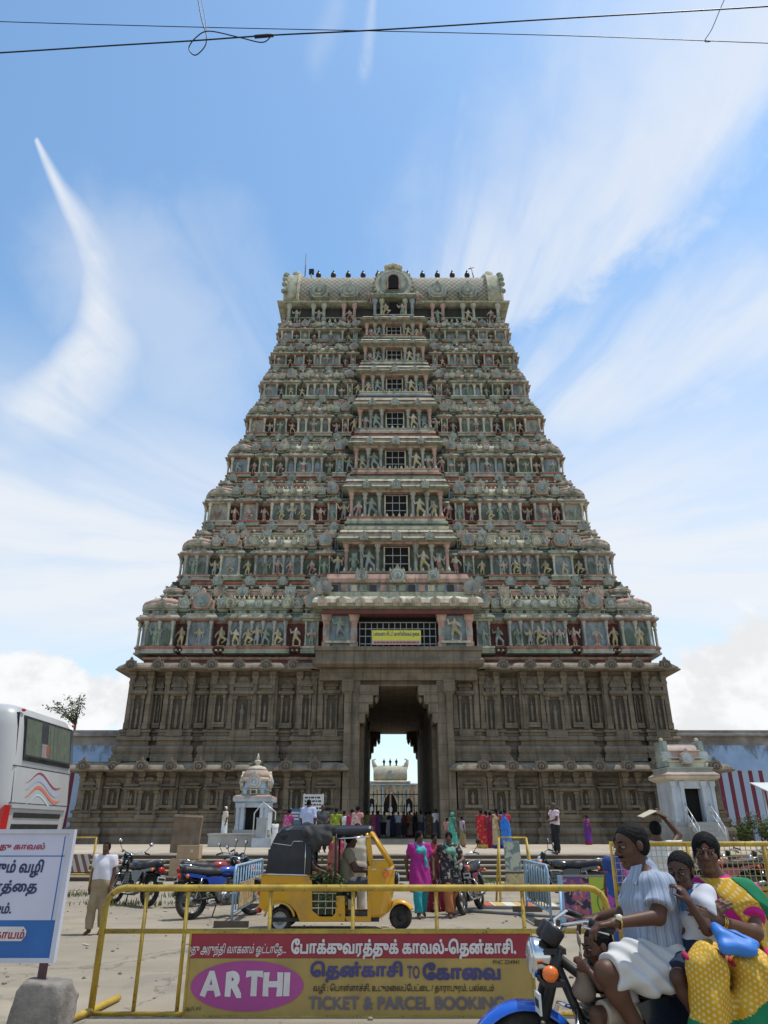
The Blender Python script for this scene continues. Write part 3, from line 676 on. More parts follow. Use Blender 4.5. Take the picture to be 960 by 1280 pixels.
# tiers: base height, half width of the wall, front of the wall
ZT = [12.02, 17.45, 22.05, 26.6, 30.8, 34.95, 38.75, 42.1, 45.2]
HWT = [17.1, 15.35, 14.3, 13.2, 12.25, 11.5, 10.95, 10.6]
YFT = [46.9, 48.0, 49.0, 50.0, 50.95, 51.85, 52.65, 53.4, 54.0]
LAY = [('kuta', .865, 1.0), ('panchara', .715, .825), ('sala', .425, .665), ('panchara', .298, .368)]
REC = [.845, .69, .395]
for t in range(8):
    z0, z1 = ZT[t], ZT[t + 1]; H = z1 - z0; HW = HWT[t]; yf = YFT[t]; big = t == 0
    root = thing_part('tier'); rec = .42 if t < 5 else .34
    hy = TAX - yf; H0 = H; H = .82 * H; AH = H; p = .62 if t == 0 else .5
    # wall with its coloured bands
    mb = shift(MB()); hw = HW - .45
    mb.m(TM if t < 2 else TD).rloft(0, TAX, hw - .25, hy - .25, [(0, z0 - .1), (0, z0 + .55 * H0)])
    if t: mb.m(TG).rloft(0, TAX, hw + .12, hy + .12, [(.0, z0 - .3 * H), (.0, z0 - .12 * H)])
    band = (TR, TR, TP, TR, TG, TP, TG, TP, TG)[t]
    if t:
        mb.m(TW).rloft(0, TAX, hw, hy, [(.2, z0 - .119 * H), (.36, z0 - .1 * H), (.36, z0 - .075 * H)])
        mb.m(band).rloft(0, TAX, hw, hy, [(.3, z0 - .074 * H), (.42, z0 - .05 * H), (.4, z0 - .01 * H), (.26, z0 + .015 * H)])
        mb.m(TC).rloft(0, TAX, hw, hy, [(.2, z0 + .016 * H), (.26, z0 + .03 * H), (.26, z0 + .055 * H), (.1, z0 + .057 * H)])
        n = int(HW * 2 / 2.1)
        for i in range(n): 
            x = -HW + .5 + (2 * HW - 1) * i / (n - 1)
            if abs(x) > .24 * HW: mb.kudu(x, yf - .3, z0 - .005 * H, .085 * H + .08, (TG, TGP, TB), .25, 11)
    else:
        mb.m(TM).rloft(0, TAX, hw, hy, [(.1, z0 - .62), (.1, z0 - .3)])
        mb.m(TP).rloft(0, TAX, hw, hy, [(.16, z0 - .3), (.2, z0 - .22), (.2, z0 - .16), (.1, z0 - .1)])
    mb.m(TR if t % 2 == 0 else TW).rloft(0, TAX, hw, hy, [(.02, z0 + .1 * H), (.16, z0 + .115 * H), (.16, z0 + .135 * H), (.0, z0 + .14 * H)])
    mb.m(TGD if t % 2 else TM).rloft(0, TAX, hw - .1, hy - .1, [(0, z0 + .05 * H), (0, z0 + .5 * H)])
    # continuous eave behind the shrines
    mb.m(TP if t < 4 else TW).rloft(0, TAX, hw, hy, [(-.05, z0 + .485 * H), (.1, z0 + .5 * H), (.1, z0 + .512 * H)])
    mb.m(TG if t % 2 else TW).rloft(0, TAX, hw, hy, [(.1, z0 + .513 * H), (.22, z0 + .525 * H), (.22, z0 + .54 * H), (.1, z0 + .585 * H)])
    mb.m(TB).rloft(0, TAX, hw - .1, hy - .1, [(0, z0 + .586 * H), (0, z0 + .63 * H), (.1, z0 + .632 * H), (.1, z0 + .66 * H), (-.5, z0 + .665 * H)])
    # the set-back upper half of the tier: wall painted dark as shade, dense little columns, panels and a banded eave with medallions
    HM = (HW + (HWT[t + 1] if t < 7 else 10.3)) / 2 - .1; yM = (yf + YFT[t + 1]) / 2 - .05; Z = lambda f: z0 + f * H0
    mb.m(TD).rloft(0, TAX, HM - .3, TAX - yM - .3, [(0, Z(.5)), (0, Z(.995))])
    mb.m(TG).rloft(0, TAX, HM - .3, TAX - yM - .3, [(.1, Z(.545)), (.3, Z(.56)), (.3, Z(.58)), (0, Z(.585))])
    mb.m((TP, TC, TR, TW)[t % 4]).rloft(0, TAX, HM - .3, TAX - yM - .3, [(.1, Z(.772)), (.3, Z(.785)), (.36, Z(.815)), (.24, Z(.845))])
    mb.m(TC).rloft(0, TAX, HM - .3, TAX - yM - .3, [(.2, Z(.846)), (.3, Z(.857)), (.3, Z(.875)), (.05, Z(.88))])
    n = int(HM * 2 / .58)
    for i in range(n):
        x = -HM + .1 + (2 * HM - .2) * i / (n - 1)
        if abs(x) < .22 * HW: continue
        mb.m((TC, TGP, TW)[i % 3]).lathe(x, yM, [(.1, Z(.586)), (.06, Z(.61)), (.06, Z(.73)), (.12, Z(.755)), (.12, Z(.771))], 5)
        mb.m((TB, TGD, TM, TG)[(i * 7 + t) % 4]).box(x + .09, x + .44, yM + .12, yM + .25, Z(.6), Z(.74)); mb.m(TC if i % 2 else TP).box(x - .08, x + .08, yM - .16, yM, Z(.881), Z(.881) + .16)
    n = int(HM * 2 / 1.55)
    for i in range(n):
        x = -HM + .5 + (2 * HM - 1.) * i / (n - 1)
        if abs(x) > .25 * HW: mb.kudu(x, yM - .1, Z(.83), .06 * H0 + .09, (TG, TC, TB if i % 2 else TP), .14, 11)
    for zf, off, sz, sp, mm in ((.5, .13, .07, .3, TC), (.66, .06, .08, .36, TGP), (.045, .3, .07, .3, TC)):
        n = int(HW * 2 / sp)
        for i in range(n):
            x = -HW + .4 + (2 * HW - .8) * i / (n - 1)
            if abs(x) > .2 * HW: mb.m(mm if i % 3 else TB).box(x - sz, x + sz, yf + .45 - off - .16 - .5 * (zf < .1 and t == 0), yf + .6, z0 + zf * H, z0 + zf * H + sz * 1.6)
    mb.build('wall', root)
    # miniature shrines, left and right alike
    for kind, a, b in LAY:
        w = (b - a) * HW
        if kind == 'kuta': w *= .94
        me = aedicule(kind, w, p, AH, t * 10 + len(kind) + int(a * 100)).build('miniature_shrine', root)
        for s in (-1, 1):
            o = me if s < 0 else link('miniature_shrine', me.data, root)
            o.location = (s * ((a + b) / 2 * HW - (0 if kind != 'kuta' else .1)), yf - .02 - TAX, z0 - PLZ)
        if kind == 'kuta':
            for s in (-1, 1):
                o = link('miniature_shrine', me.data, root, (s * (HM - w * .3), yM - .1 - TAX, z0 + .56 * H0 - PLZ)); o.scale = (.62, .62, .44)
                o = link('miniature_shrine', me.data, root, (s * (HW - .38), yf + .8 - TAX, z0 - PLZ)); o.rotation_euler.z = R(90) * s
    # medallions in the recesses at roof level
    md = None
    for q in REC:
        for s in (-1, 1):
            if md is None:
                mb = MB(); mb.kudu(0, 0, .78 * H, .085 * H + .05, (TP if t % 2 else TG, TC, TB), .3); mb.m(TG).rloft(0, .25, .32, .36, [(0, .66 * H), (.06, .68 * H), (.06, .7 * H)]); md = mb.build('medallion', root); o = md
            else: o = link('medallion', md.data, root)
            o.location = (s * q * HW, yf - .15 - TAX, z0 - PLZ)
    # figures: in the recesses, on the shrines, and crowding the ledge above
    fh = H * .30; Yr = yf - .3 - TAX
    def put(x, y, z, h, **k): statue(root, x, y - TAX, z - PLZ, h, **k)
    for s in (-1, 1):
        for q in REC: put(s * q * HW, yf - .28, z0 + .125 * H, fh)
        put(s * .77 * HW, yf - p - .12, z0 + .112 * H, fh * .9)
        put(s * .935 * HW, yf - p - .12, z0 + .112 * H, fh * .92)
        for q in ((.465, .51, .545, .58, .625) if t in (0,) else (.545,) if t > 2 else (.49, .545, .6)): put(s * q * HW, yf - p - .14, z0 + .112 * H, fh * (1. if q == .545 else .86))
        if t < 7:
            for q in REC:
                for d in (-.024, .024): put(s * (q + d) * HW, yf - .05, z0 + .7 * H, fh * .75, loose=t > 1)
            put(s * .333 * HW, yf - p - .1, z0 + .112 * H, fh * .85)
    n = int(HM * 2 / .95)
    for i in range(n):
        x = -HM + .6 + (2 * HM - 1.2) * i / (n - 1) + rnd.uniform(-.15, .15)
        if abs(x) > .24 * HW and rnd.random() < .85: put(x, yM - .16, Z(.585), H0 * rnd.uniform(.17, .21), loose=True)
    H = H0
    fh = H * .30
    # the middle bay
    cb = root
    mb = shift(MB()); hwc = (.245 if t else .30) * HW; pc_ = .95 if t else 1.3; yc = yf - pc_; hh = pc_ / 2 + .1; cyy = yf - pc_ / 2 + .1
    if t:
        cols = [TP, TB, TC, TG, TR]; cols = cols[t % 5:] + cols[:t % 5]
        L = lambda m, o0, a, o1, b: mb.m(m).rloft(0, cyy, hwc, hh, [(o0, z0 + a * H), (o1, z0 + b * H)])
        L(TG, .18, -.2, .18, -.13); L(cols[0], .3, -.128, .34, -.08); L(TB, .1, -.079, .1, -.03); L(cols[1], .3, -.028, .24, .02); L(TC, .14, .022, .14, .075); L(cols[2], .2, .077, .2, .1)
        k = int(hwc * 2 / .42)
        for i in range(k):
            x = -hwc + .1 + (2 * hwc - .2) * i / (k - 1); mb.m(TY if i % 2 else TC).lathe(x, yc - .1, [(.06, z0 + .1 * H), (.12, z0 + .115 * H), (.09, z0 + .14 * H), (.02, z0 + .17 * H)], 6)
        ww = .05 * HW + .06; zt = z0 + .56 * H; zb = z0 + .13 * H
        mb.m(TGD).rloft(0, cyy + .25, hwc - .12, hh - .25, [(0, z0 + .1 * H), (0, zt + .02 * H)])
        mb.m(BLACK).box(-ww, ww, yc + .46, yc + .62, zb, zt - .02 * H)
        for s in (-1, 1):
            for q in (.36, .66, .95):
                x = s * hwc * q; mb.m(TW if q < .9 else TP).lathe(x, yc + .12, [(.19, z0 + .1 * H), (.19, z0 + .15 * H), (.13, z0 + .16 * H), (.12, z0 + .43 * H), (.2, z0 + .46 * H), (.13, z0 + .49 * H), (.24, z0 + .53 * H), (.25, zt)], 8)
            mb.m(TB).box(s * hwc * .8 - .2, s * hwc * .8 + .2, yc + .36, yc + .6, zb, zt - .12 * H)
        L(TP, .02, .562, .1, .585); L(TG, .1, .587, .5, .615); L(TG, .5, .617, .34, .66); L(TP, .3, .662, .34, .69); L(TB, .16, .692, .16, .735); L(TC, .28, .737, .2, .78)
        for i in (-1, 0, 1): mb.kudu(i * hwc * .62, yc - .38, z0 + .64 * H, (.07 if i else .085) * H, (TG, TC, TB), .2, 11)
        mb.build('central_bay', cb)
        wn = shift(MB()).m(LGREY)
        for i in range(1, 3): wn.box(-ww + 2 * ww * i / 3 - .025, -ww + 2 * ww * i / 3 + .025, yc + .4, yc + .45, zb, zt - .02 * H)
        for i in range(0, 4): z = zb + (zt - .02 * H - zb) * i / 3; wn.box(-ww, ww, yc + .41, yc + .44, z - .03, z + .03)
        wn.m(TC)
        for s in (-1, 1): wn.box(s * (ww + .05) - .05, s * (ww + .05) + .05, yc + .3, yc + .6, zb, zt - .02 * H)
        wn.build('window', cb)
        for s in (-1, 1):
            put(s * hwc * .51, yc - .02, z0 + .11 * H, fh * 1.16, k=(4 if s < 0 else 5))
            put(s * hwc * .8, yc + .06, z0 + .11 * H, fh * .95)
            if t < 6: put(s * hwc * 1.12, yf - .5, z0 + .11 * H, fh)
    else:
        # big portico over the gate: painted eave, statues either side of a barred gallery
        zl = 12.07; zc_ = 14.35
        mb.m(TM).rloft(0, 47.2, 4.9, .9, [(0, zl), (0, 17.6)])
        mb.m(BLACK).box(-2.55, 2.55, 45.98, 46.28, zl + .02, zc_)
        for s in (-1, 1):
            mb.m(TC).box(s * 3.75 - 1.0, s * 3.75 + 1.0, 45.3, 46.6, zl, zl + .18)
            mb.m(TB).box(s * 3.75 - .9, s * 3.75 + .9, 45.5, 46.5, zl + .182, zc_)
            for q in (2.86, 4.66):
                mb.m(TP).rloft(s * q, 45.55, .2, .2, [(.06, zl + .182), (.06, zl + .5), (0, zl + .52), (0, zc_ - .5), (.1, zc_ - .35), (.1, zc_ - .1), (.16, zc_)])
                mb.m(TW).box(s * q - .215, s * q + .215, 45.33, 45.4, zl + .9, zl + 1.4)
            mb.m(TC).box(s * 3.75 - .95, s * 3.75 + .95, 45.2, 45.6, zl + .4, zl + .55)
        mb.m(TM).rloft(0, 46.4, 4.9, 1.4, [(.0, zc_ + .002), (.0, zc_ + .3)])
        mb.m(TG).rloft(0, 46.6, 5.0, 1.5, [(0, zc_ + .302), (.5, zc_ + .42), (.56, zc_ + .52)])
        mb.m(TR).rloft(0, 46.6, 5.0, 1.5, [(.56, zc_ + .522), (.58, zc_ + .6)])
        mb.m(TC).rloft(0, 46.6, 5.0, 1.5, [(.58, zc_ + .602), (.5, zc_ + .9), (.25, zc_ + 1.12)])
        mb.m(TGP).rloft(0, 46.6, 5.0, 1.5, [(.25, zc_ + 1.122), (.05, zc_ + 1.2), (.05, zc_ + 1.5)])
        for i in range(9): x = -4.9 + 9.8 * i / 8; mb.kudu(x, 44.62, zc_ + .66, .33, (TGP, TC, TP), .1, 11)
        mb.m(TB).rloft(0, 47.0, 4.55, 1.5, [(.0, zc_ + 1.5), (-.05, zc_ + 2.25)])
        for i in range(14): x = -4.2 + 8.4 * i / 13; mb.m((TD, TP, TC, TG)[i % 4]).box(x - .22, x + .22, 45.42, 45.6, zc_ + 1.65, zc_ + 2.1)
        mb.m(TP).rloft(0, 47.1, 4.5, 1.5, [(.25, zc_ + 2.252), (.32, zc_ + 2.5), (.2, zc_ + 2.85)])
        for x in (-4.9, 4.9): mb.kudu(x, 45.2, zc_ + 1.75, .55, (TG, TP, TB), .3)
        for x in (-2.4, 0, 2.4): mb.kudu(x, 45.1, zc_ + 2.6, .42 if x else .55, (TG, TC, TB), .2)
        mb.build('portico', cb)
        wn = shift(MB()).m(LGREY)
        for i in range(14): x = -2.5 + 5.0 * i / 13; wn.box(x - .025, x + .025, 45.9, 45.95, zl + .1, zc_ - .35)
        for z in (zl + .5, zl + 1.0, zl + 1.5, zc_ - .35): wn.box(-2.55, 2.55, 45.91, 45.94, z - .03, z + .03)
        wn.build('window', cb)
        for s in (-1, 1): put(s * 3.75, 45.3, zl + .56, 1.62, k=4 + (s > 0))
# griva colonnade and barrel roof
z0 = ZT[8]; hw = 10.55; yf = 54.1; hy = 3.1; cy = yf + hy
top = thing_part('colonnade')
mb = shift(MB())
mb.m(TD).rloft(0, cy, hw - .5, hy - .3, [(0, z0 - .4), (0, z0 + 2.0)])
mb.m(TG).rloft(0, cy, hw, hy, [(.2, z0 - .5), (.35, z0 - .3), (.2, z0 - .1), (.1, z0)])
mb.m(TC)
for i in range(44):
    x = -hw + .2 + (2 * hw - .4) * i / 43
    if abs(x) > 2: mb.lathe(x, yf - .02, [(.09, z0), (.05, z0 + .12), (.1, z0 + .3), (.06, z0 + .5)], 6)
mb.m(TG).box(-hw, hw, yf - .14, yf + .1, z0 + .5, z0 + .62)
for x in (-9.9, -7.6, -6.6, -4.7, -3.7, 3.7, 4.7, 6.6, 7.6, 9.9): mb.m(TGP if abs(x) > 5 else TP).lathe(x, yf - .3, [(.24, z0), (.24, z0 + .3), (.15, z0 + .32), (.15, z0 + 1.4), (.28, z0 + 1.7), (.3, z0 + 1.95)], 8)
mb.m(TD)
for x in (-8.7, -5.6, 5.6, 8.7):
    for j in range(5): mb.box(x - .8 + .4 * j - .02, x - .8 + .4 * j + .02, yf + .15, yf + .2, z0 + .6, z0 + 1.9)
mb.build('wall', top)
for x in (-7.1, -4.2, 4.2, 7.1, -9.2, 9.2): statue(top, x, yf - .35 - TAX, z0 - PLZ, 1.35)
roof = thing_part('barrel_roof')
zr = z0 + 1.97; rh = 4.7
mb = shift(MB()); mb.m(TGP).rloft(0, cy, hw, hy, [(.05, zr), (.5, zr + .12), (.55, zr + .3), (.3, zr + .42)])
mb.m(ROOF).vault(-hw + .5, hw - .5, cy, hy + .35, zr + .42, rh, 16)
mb.m(TC).rloft(0, cy, hw - .5, .3, [(0, zr + .3 + rh), (.06, zr + .46 + rh), (.06, zr + .62 + rh)])
mb.build('vault', roof)
for s in (-1, 1):
    mb = shift(MB()); mb.m(TGP).vault(*sorted((s * (hw - 1.4), s * (hw - .15))), cy, hy + .62, zr + .3, rh + .3, 16)
    mb.m(TC)
    for q in (.15, 1.4): mb.vault(*sorted((s * (hw - q - .09), s * (hw - q + .09))), cy, hy + .72, zr + .3, rh + .38, 16)
    mb.m(TG)
    for j in range(9):
        a = R(8 + j * 10); y = cy - (hy + .7) * math.cos(a) * (1 + .16 * math.sin(a) ** 2); z = zr + .3 + (rh + .3) * math.sin(a) ** .8
        mb.ball((s * (hw - .05), y, z), .26, 11)
    # curling horn at the ridge end
    mb.m(TGP).tube([(s * (hw - 1.3), cy - .6, zr + rh + .3), (s * (hw - .9), cy - .7, zr + rh + 1.0), (s * (hw - .7), cy - .7, zr + rh + 1.5), (s * (hw - 1.0), cy - .7, zr + rh + 1.75)], [.75, .62, .4, .16], 8)
    mb.m(TG).lathe(s * (hw - .6), cy, [(.5, zr + rh + .4), (.55, zr + rh + 1.1), (.35, zr + rh + 1.5), (.1, zr + rh + 1.7)], 10)
    mb.build('gable', roof)
def arch(x, zc, r, big=False):
    mb = shift(MB()); y = cy - hy - .45
    mb.kudu(x, y, zc, r, (TC if big else TGP, TB, TGP), .5, 19)
    if big:
        n = 20
        for i in range(n): a = R(-50 + 280 * i / (n - 1)); mb.m(TGP).ball((x + (r + .05) * math.cos(a), y - .35, zc + (r + .05) * math.sin(a)), .2, 11)
        mb.m(TP).prism([(x - .62, zc - 1.0), (x + .62, zc - 1.0), (x + .62, zc + .2)] + [(x + .62 * math.cos(R(a)), zc + .2 + .62 * math.sin(R(a))) for a in (30, 60, 90, 120, 150)] + [(x - .62, zc + .2)], y - 1.0, y - .8)
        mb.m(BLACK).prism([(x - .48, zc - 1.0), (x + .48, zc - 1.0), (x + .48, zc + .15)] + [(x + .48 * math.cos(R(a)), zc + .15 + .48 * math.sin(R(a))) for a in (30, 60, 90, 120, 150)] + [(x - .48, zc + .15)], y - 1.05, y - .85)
        for q in (-.6, -.3, 0, .3, .6): mb.m(TC).ball((x + q, y - .5, zc + r * 1.1 + .25 - abs(q) * .3), .3, 8)
        mb.m(TW).rloft(x, y - .1, 1.9, .7, [(0, zr - 2.0), (0, zr - 1.9)])
        for q in (-1.75, -1.1, 1.1, 1.75): mb.m(TB if abs(q) > 1.5 else TGP).lathe(x + q, y - .4, [(.22, zr - 1.9), (.15, zr - 1.6), (.15, zr - .4), (.3, zr - .1), (.3, zr + .1)], 8)
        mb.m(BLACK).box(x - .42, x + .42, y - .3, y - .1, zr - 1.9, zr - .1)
        mb.m(TG).rloft(x, y - .1, 1.9, .7, [(.0, zr + .11), (.25, zr + .25), (.1, zr + .5)])
    else:
        mb.m(TC).ball((x, y - .5, zc), r * .3, 8)
    mb.build('gable_arch', roof)
arch(0, zr + 2.0, 1.75, True)
for x in (-7.1, -4.2, 4.2, 7.1): arch(x, zr + 1.15, .88)
for s in (-1, 1):
    statue(roof, s * .78, cy - hy - 1.0 - TAX, zr - 1.9 - PLZ, 1.5); statue(roof, s * 2.3, cy - hy - .8 - TAX, zr - .3 - PLZ, 1.6)
fin = None
for i in range(11):
    mb = MB().m(COPPER); mb.lathe(0, 0, [(.12, 0), (.2, .12), (.1, .25), (.3, .5), (.36, .75), (.27, 1.0), (.1, 1.1), (.14, 1.2), (.03, 1.5)], 10) if fin is None else None
    x = -7.6 + 15.2 * i / 10
    if fin is None: fin = mb.build('finial', roof); o = fin
    else: o = link('finial', fin.data, roof)
    o.location = (x, cy - TAX - .7, zr + rh + .62 - PLZ); o.scale = (.8, .8, 1.0)
mb = shift(MB()).m(IRON)
mb.tube([(-9.0, cy - .6, zr + rh), (-9.0, cy - .6, zr + rh + 4.3)], .045, 6); mb.tube([(-8.35, cy - .6, zr + rh), (-8.35, cy - .6, zr + rh + 2.1)], .05, 6)
mb.box(-8.6, -8.1, cy - .75, cy - .4, zr + rh + 1.7, zr + rh + 2.2)
mb.build('lightning_rod', roof)
mb = shift(MB()).m(IRON); mb.tube([(8.4, cy - .6, zr + rh), (8.1, cy - .6, zr + rh + 2.6)], .06, 6); mb.tube([(7.8, cy - .6, zr + rh + 2.3), (8.35, cy - .6, zr + rh + 2.5)], .05, 6); mb.build('lightning_rod', roof)
# the upper figures, too many to count, as one mesh
if LOOSE:
    pv_, pf_, pm_, mats_, o = [], [], [], [], 0
    for me, x, y, z, s in LOOSE:
        n = len(me.vertices); co = np.empty(n * 3); me.vertices.foreach_get('co', co); pv_.append(co.reshape(-1, 3) * s + (x, y, z))
        q = len(me.polygons); L = np.empty(q * 4, int); me.loops.foreach_get('vertex_index', L); pf_.append(L.reshape(-1, 4) + o); o += n
        mi = np.empty(q, int); me.polygons.foreach_get('material_index', mi); mp = []
        for mm in me.materials:
            if mm not in mats_: mats_.append(mm)
            mp.append(mats_.index(mm))
        pm_.append(np.array(mp)[mi])
    me = bpy.data.meshes.new('statue'); me.from_pydata(np.concatenate(pv_).tolist(), [], np.concatenate(pf_).tolist())
    for mm in mats_: me.materials.append(mm)
    me.polygons.foreach_set('material_index', np.concatenate(pm_)); me.polygons.foreach_set('use_smooth', np.ones(len(me.polygons), bool)); me.update()
    tag(link('statue', me, tower), kind='stuff')
# ------------------------------------------------------------------ boundary walls
def stripes(t, vec, c):
    sp = t.nodes.new('ShaderNodeSeparateXYZ'); t.links.new(vec, sp.inputs[0]); x, z = E(t, sp.outputs[0]), E(t, sp.outputs[2])
    s = (x / .77 + .12).op('FRACT').sst(.58, .6) * z.sst(5.52, 5.5) ; white = z.sst(5.6, 5.5)
    c = mixc(t, white * .55, c, (.40, .44, .49)); c = mixc(t, s, c, (.17, .035, .05))
    st = noise(t, comb(t, x * .55, x * 0, z * .25), 1.6, 7, .7)
    top = z.sst(5.4, 7.6); c = mixc(t, (st + top * .2).sst(.6, .76, 0., .8), c, (.12, .115, .10))
    return mixc(t, noise(t, vec, 3., 6, .7).sst(.6, .75, 0., .5), c, (.42, .40, .36))
WALLB = mat('blue_limewash', (.29, .41, .60), .9, .12, .8, fn=stripes, bump=.2)
COPE = mat('stained_coping', (.20, .175, .155), .9, .3, .7, dirt=.6, dcol=(.45, .42, .38), dscale=.35)
for s, lab in ((1, 'blue limewashed boundary wall with maroon and white vertical stripes and stained top'), (-1, 'blue boundary wall with grey ledge showing between the bus and the stone tower base')):
    w = thing('boundary_wall', lab, 'wall', (s * 40, 57, PLZ))
    mb = MB().m(WALLB); mb.box(-23.4, 23.4, -.4, .4, 0, 6.6); mb.build('wall', w)
    mb = MB().m(COPE); mb.rloft(0, 0, 23.4, .4, [(0, 6.602), (.0, 7.2), (.25, 7.25), (.25, 7.4), (.1, 7.45), (.1, 7.7)]); mb.build('coping', w)
# ------------------------------------------------------------------ foliage
LEAF = mat('leaf_green', (.075, .12, .035), .6, .35, .9, spec=.4); LEAF2 = mat('leaf_olive', (.13, .16, .055), .6, .3, .9); BARK = mat('bark', (.12, .09, .065), .9, .25, 4)
def leaf(mb, p, L, w):
    d = V((rnd.uniform(-1, 1), rnd.uniform(-1, 1), rnd.uniform(-.7, .5))).normalized(); n = d.orthogonal(); n.rotate(Mx.Rotation(rnd.uniform(0, 6.3), 3, d)); sd = d.cross(n).normalized()
    a = p + d * L; mid = p + d * L * .5 - n * L * .08
    mb.add([tuple(p), tuple(mid + sd * w), tuple(a), tuple(mid - sd * w)], [(0, 1, 2, 3)])
def tree(name, lab, cat, base, limbs, nl, spread, L, mats):
    t = thing(name, lab, cat, base); tk = MB().m(BARK); cr = MB()
    for pts, r0, r1 in limbs: tk.tube(pts, [r0 + (r1 - r0) * i / (len(pts) - 1) for i in range(len(pts))], 6)
    for pts, r0, r1 in limbs[1:]:
        for i in range(nl):
            f = rnd.random() ** .6 * (len(pts) - 1); k = min(int(f), len(pts) - 2); q = V(pts[k]).lerp(V(pts[k + 1]), f - k)
            q = q + V((rnd.gauss(0, spread), rnd.gauss(0, spread), rnd.gauss(0, spread * .6)))
            cr.m(rnd.choice(mats)); leaf(cr, q, L * rnd.uniform(.6, 1.2), L * .24)
    tk.build('trunk', t); cr.build('crown', t); return t
b = at(93, 905, 64); limbs = [([(0, 0, 0), (.1, .3, 4), (0, .2, b.z - PLZ + .2)], .2, .1)]
for ex, ey in ((58, 882), (66, 876), (72, 884), (76, 880), (86, 869), (95, 876), (101, 868), (103, 872), (88, 885), (80, 892), (98, 884)):
    e = at(ex, ey, 64 + rnd.uniform(-1, 1)) - V((b.x, 64, PLZ)); m0 = V((0, .2, b.z - PLZ)); limbs.append(([tuple(m0), tuple(m0.lerp(e, .5) + V((rnd.uniform(-.2, .2), 0, .1))), tuple(e)], .05, .02))
tree('drumstick_tree', 'sparse tree with feathery leaves rising above the blue wall behind the bus', 'tree', (b.x, 64, PLZ), limbs, 46, .2, .27, [LEAF, LEAF2, LEAF])
def bush(px, py, Y, w, h, n, lab, mats):
    b = at(px, py, Y); t = thing('shrub', lab, 'shrub', (b.x, Y, PLZ), group='bushes along the striped wall'); st = MB().m(BARK); fo = MB()
    for i in range(16):
        e = V((rnd.uniform(-w, w), rnd.uniform(-.5, .5), h * rnd.uniform(.55, 1.) * (1 - .3 * rnd.random()))); st.tube([(e.x * .4, e.y * .4, 0), tuple(e * .6), tuple(e)], [.03, .02, .01], 5)
        for j in range(n // 16):
            q = e * rnd.uniform(.3, 1.05) + V((rnd.gauss(0, .2), rnd.gauss(0, .16), rnd.gauss(0, .12))); q.z = max(q.z, .06); fo.m(rnd.choice(mats)); leaf(fo, q, rnd.uniform(.1, .24), .035)
    st.build('stem', t); fo.build('foliage', t)
bush(925, 1030, 51, 1.2, 1.7, 2600, 'tallest leafy green bush at the foot of the striped wall beside the shrine rail', [LEAF, LEAF2, LEAF2])
bush(962, 1030, 50.5, 1.3, 1.45, 2300, 'lower spreading bush at the foot of the striped wall near the kiosk awning', [LEAF, LEAF2])
bush(898, 1034, 50, .7, .8, 900, 'small low bush tucked against the stone base beside the shrine steps', [LEAF])
# ------------------------------------------------------------------ small shrines
WASH = mat('pale_blue_whitewash', (.46, .50, .54), .85, .1, 1.5, dirt=.45, dcol=(.2, .2, .19), dscale=1.2, streak=3)
CONC = mat('grey_cement', (.36, .35, .325), .9, .12, 1.5, dirt=.4, dcol=(.18, .17, .15), dscale=1.)
STEEL = mat('galvanised_pipe', (.55, .56, .56), .4, .1, metal=.5)
P1 = mat('pink_shrine_paint', (.44, .31, .255), .8, .15, 2, dirt=.4); P2 = mat('cream_shrine_paint', (.56, .50, .38), .8, .12, 2, dirt=.4); P3 = mat('green_shrine_paint', (.34, .385, .335), .8, .15, 2, dirt=.4); P4 = mat('blue_shrine_paint', (.40, .49, .55), .8, .15, 2, dirt=.3)
def shrine_body(sh, hw, hd, z1, zd0, dw, dz):
    pl = MB().m(CONC); pl.rloft(0, 0, hw, hd, [(.25, 0), (.25, zd0 - .25), (.12, zd0 - .24), (.12, zd0)]); pl.build('plinth', sh)
    w = MB().m(WASH); w.box(-hw, -dw, -hd, hd, zd0 + .002, z1); w.box(dw, hw, -hd, hd, zd0 + .002, z1); w.box(-dw + .002, dw - .002, -hd, -hd + .25, dz, z1 - .002); w.box(-dw + .002, dw - .002, hd - .3, hd - .01, zd0 + .004, z1 - .002)
    for s in (-1, 1):
        for x in (hw - .12, dw + .14): w.rloft(s * x, -hd - .02, .1, .05, [(.04, zd0 + .004), (.04, zd0 + .2), (0, zd0 + .22), (0, z1 - .35), (.06, z1 - .25), (.06, z1 - .003)])
    w.build('wall', sh)
    d = MB().m(BLACK); d.box(-dw + .004, dw - .004, -hd + .5, -hd + .56, zd0 + .003, dz + .1); d.build('doorway', sh)  # black panel painted as the shade inside the door
L0 = at(314, 1040, 40)
sh = thing('small_shrine', 'small whitewashed shrine with orange and cream domed roof left of the gateway', 'shrine', (L0.x, 40.6, PLZ))
sh.scale = (.76, .76, .8)
shrine_body(sh, 1.1, 1.0, 2.55, .95, .52, 2.28)
mb = MB(); mb.m(P4).rloft(0, 0, 1.1, 1.0, [(0, 2.552), (.22, 2.65), (.24, 2.8)]); mb.m(P1).rloft(0, 0, 1.1, 1.0, [(.24, 2.802), (.2, 2.95), (.0, 3.02)]); mb.build('eave', sh)
mb = MB(); mb.m(P3).rloft(0, 0, .95, .85, [(0, 3.022), (.0, 3.1), (-.1, 3.12), (-.1, 3.3), (0, 3.32), (0, 3.42)])
for x in (-.6, .6): mb.m(P4).box(x - .12, x + .12, -.9, -.7, 3.1, 3.36)
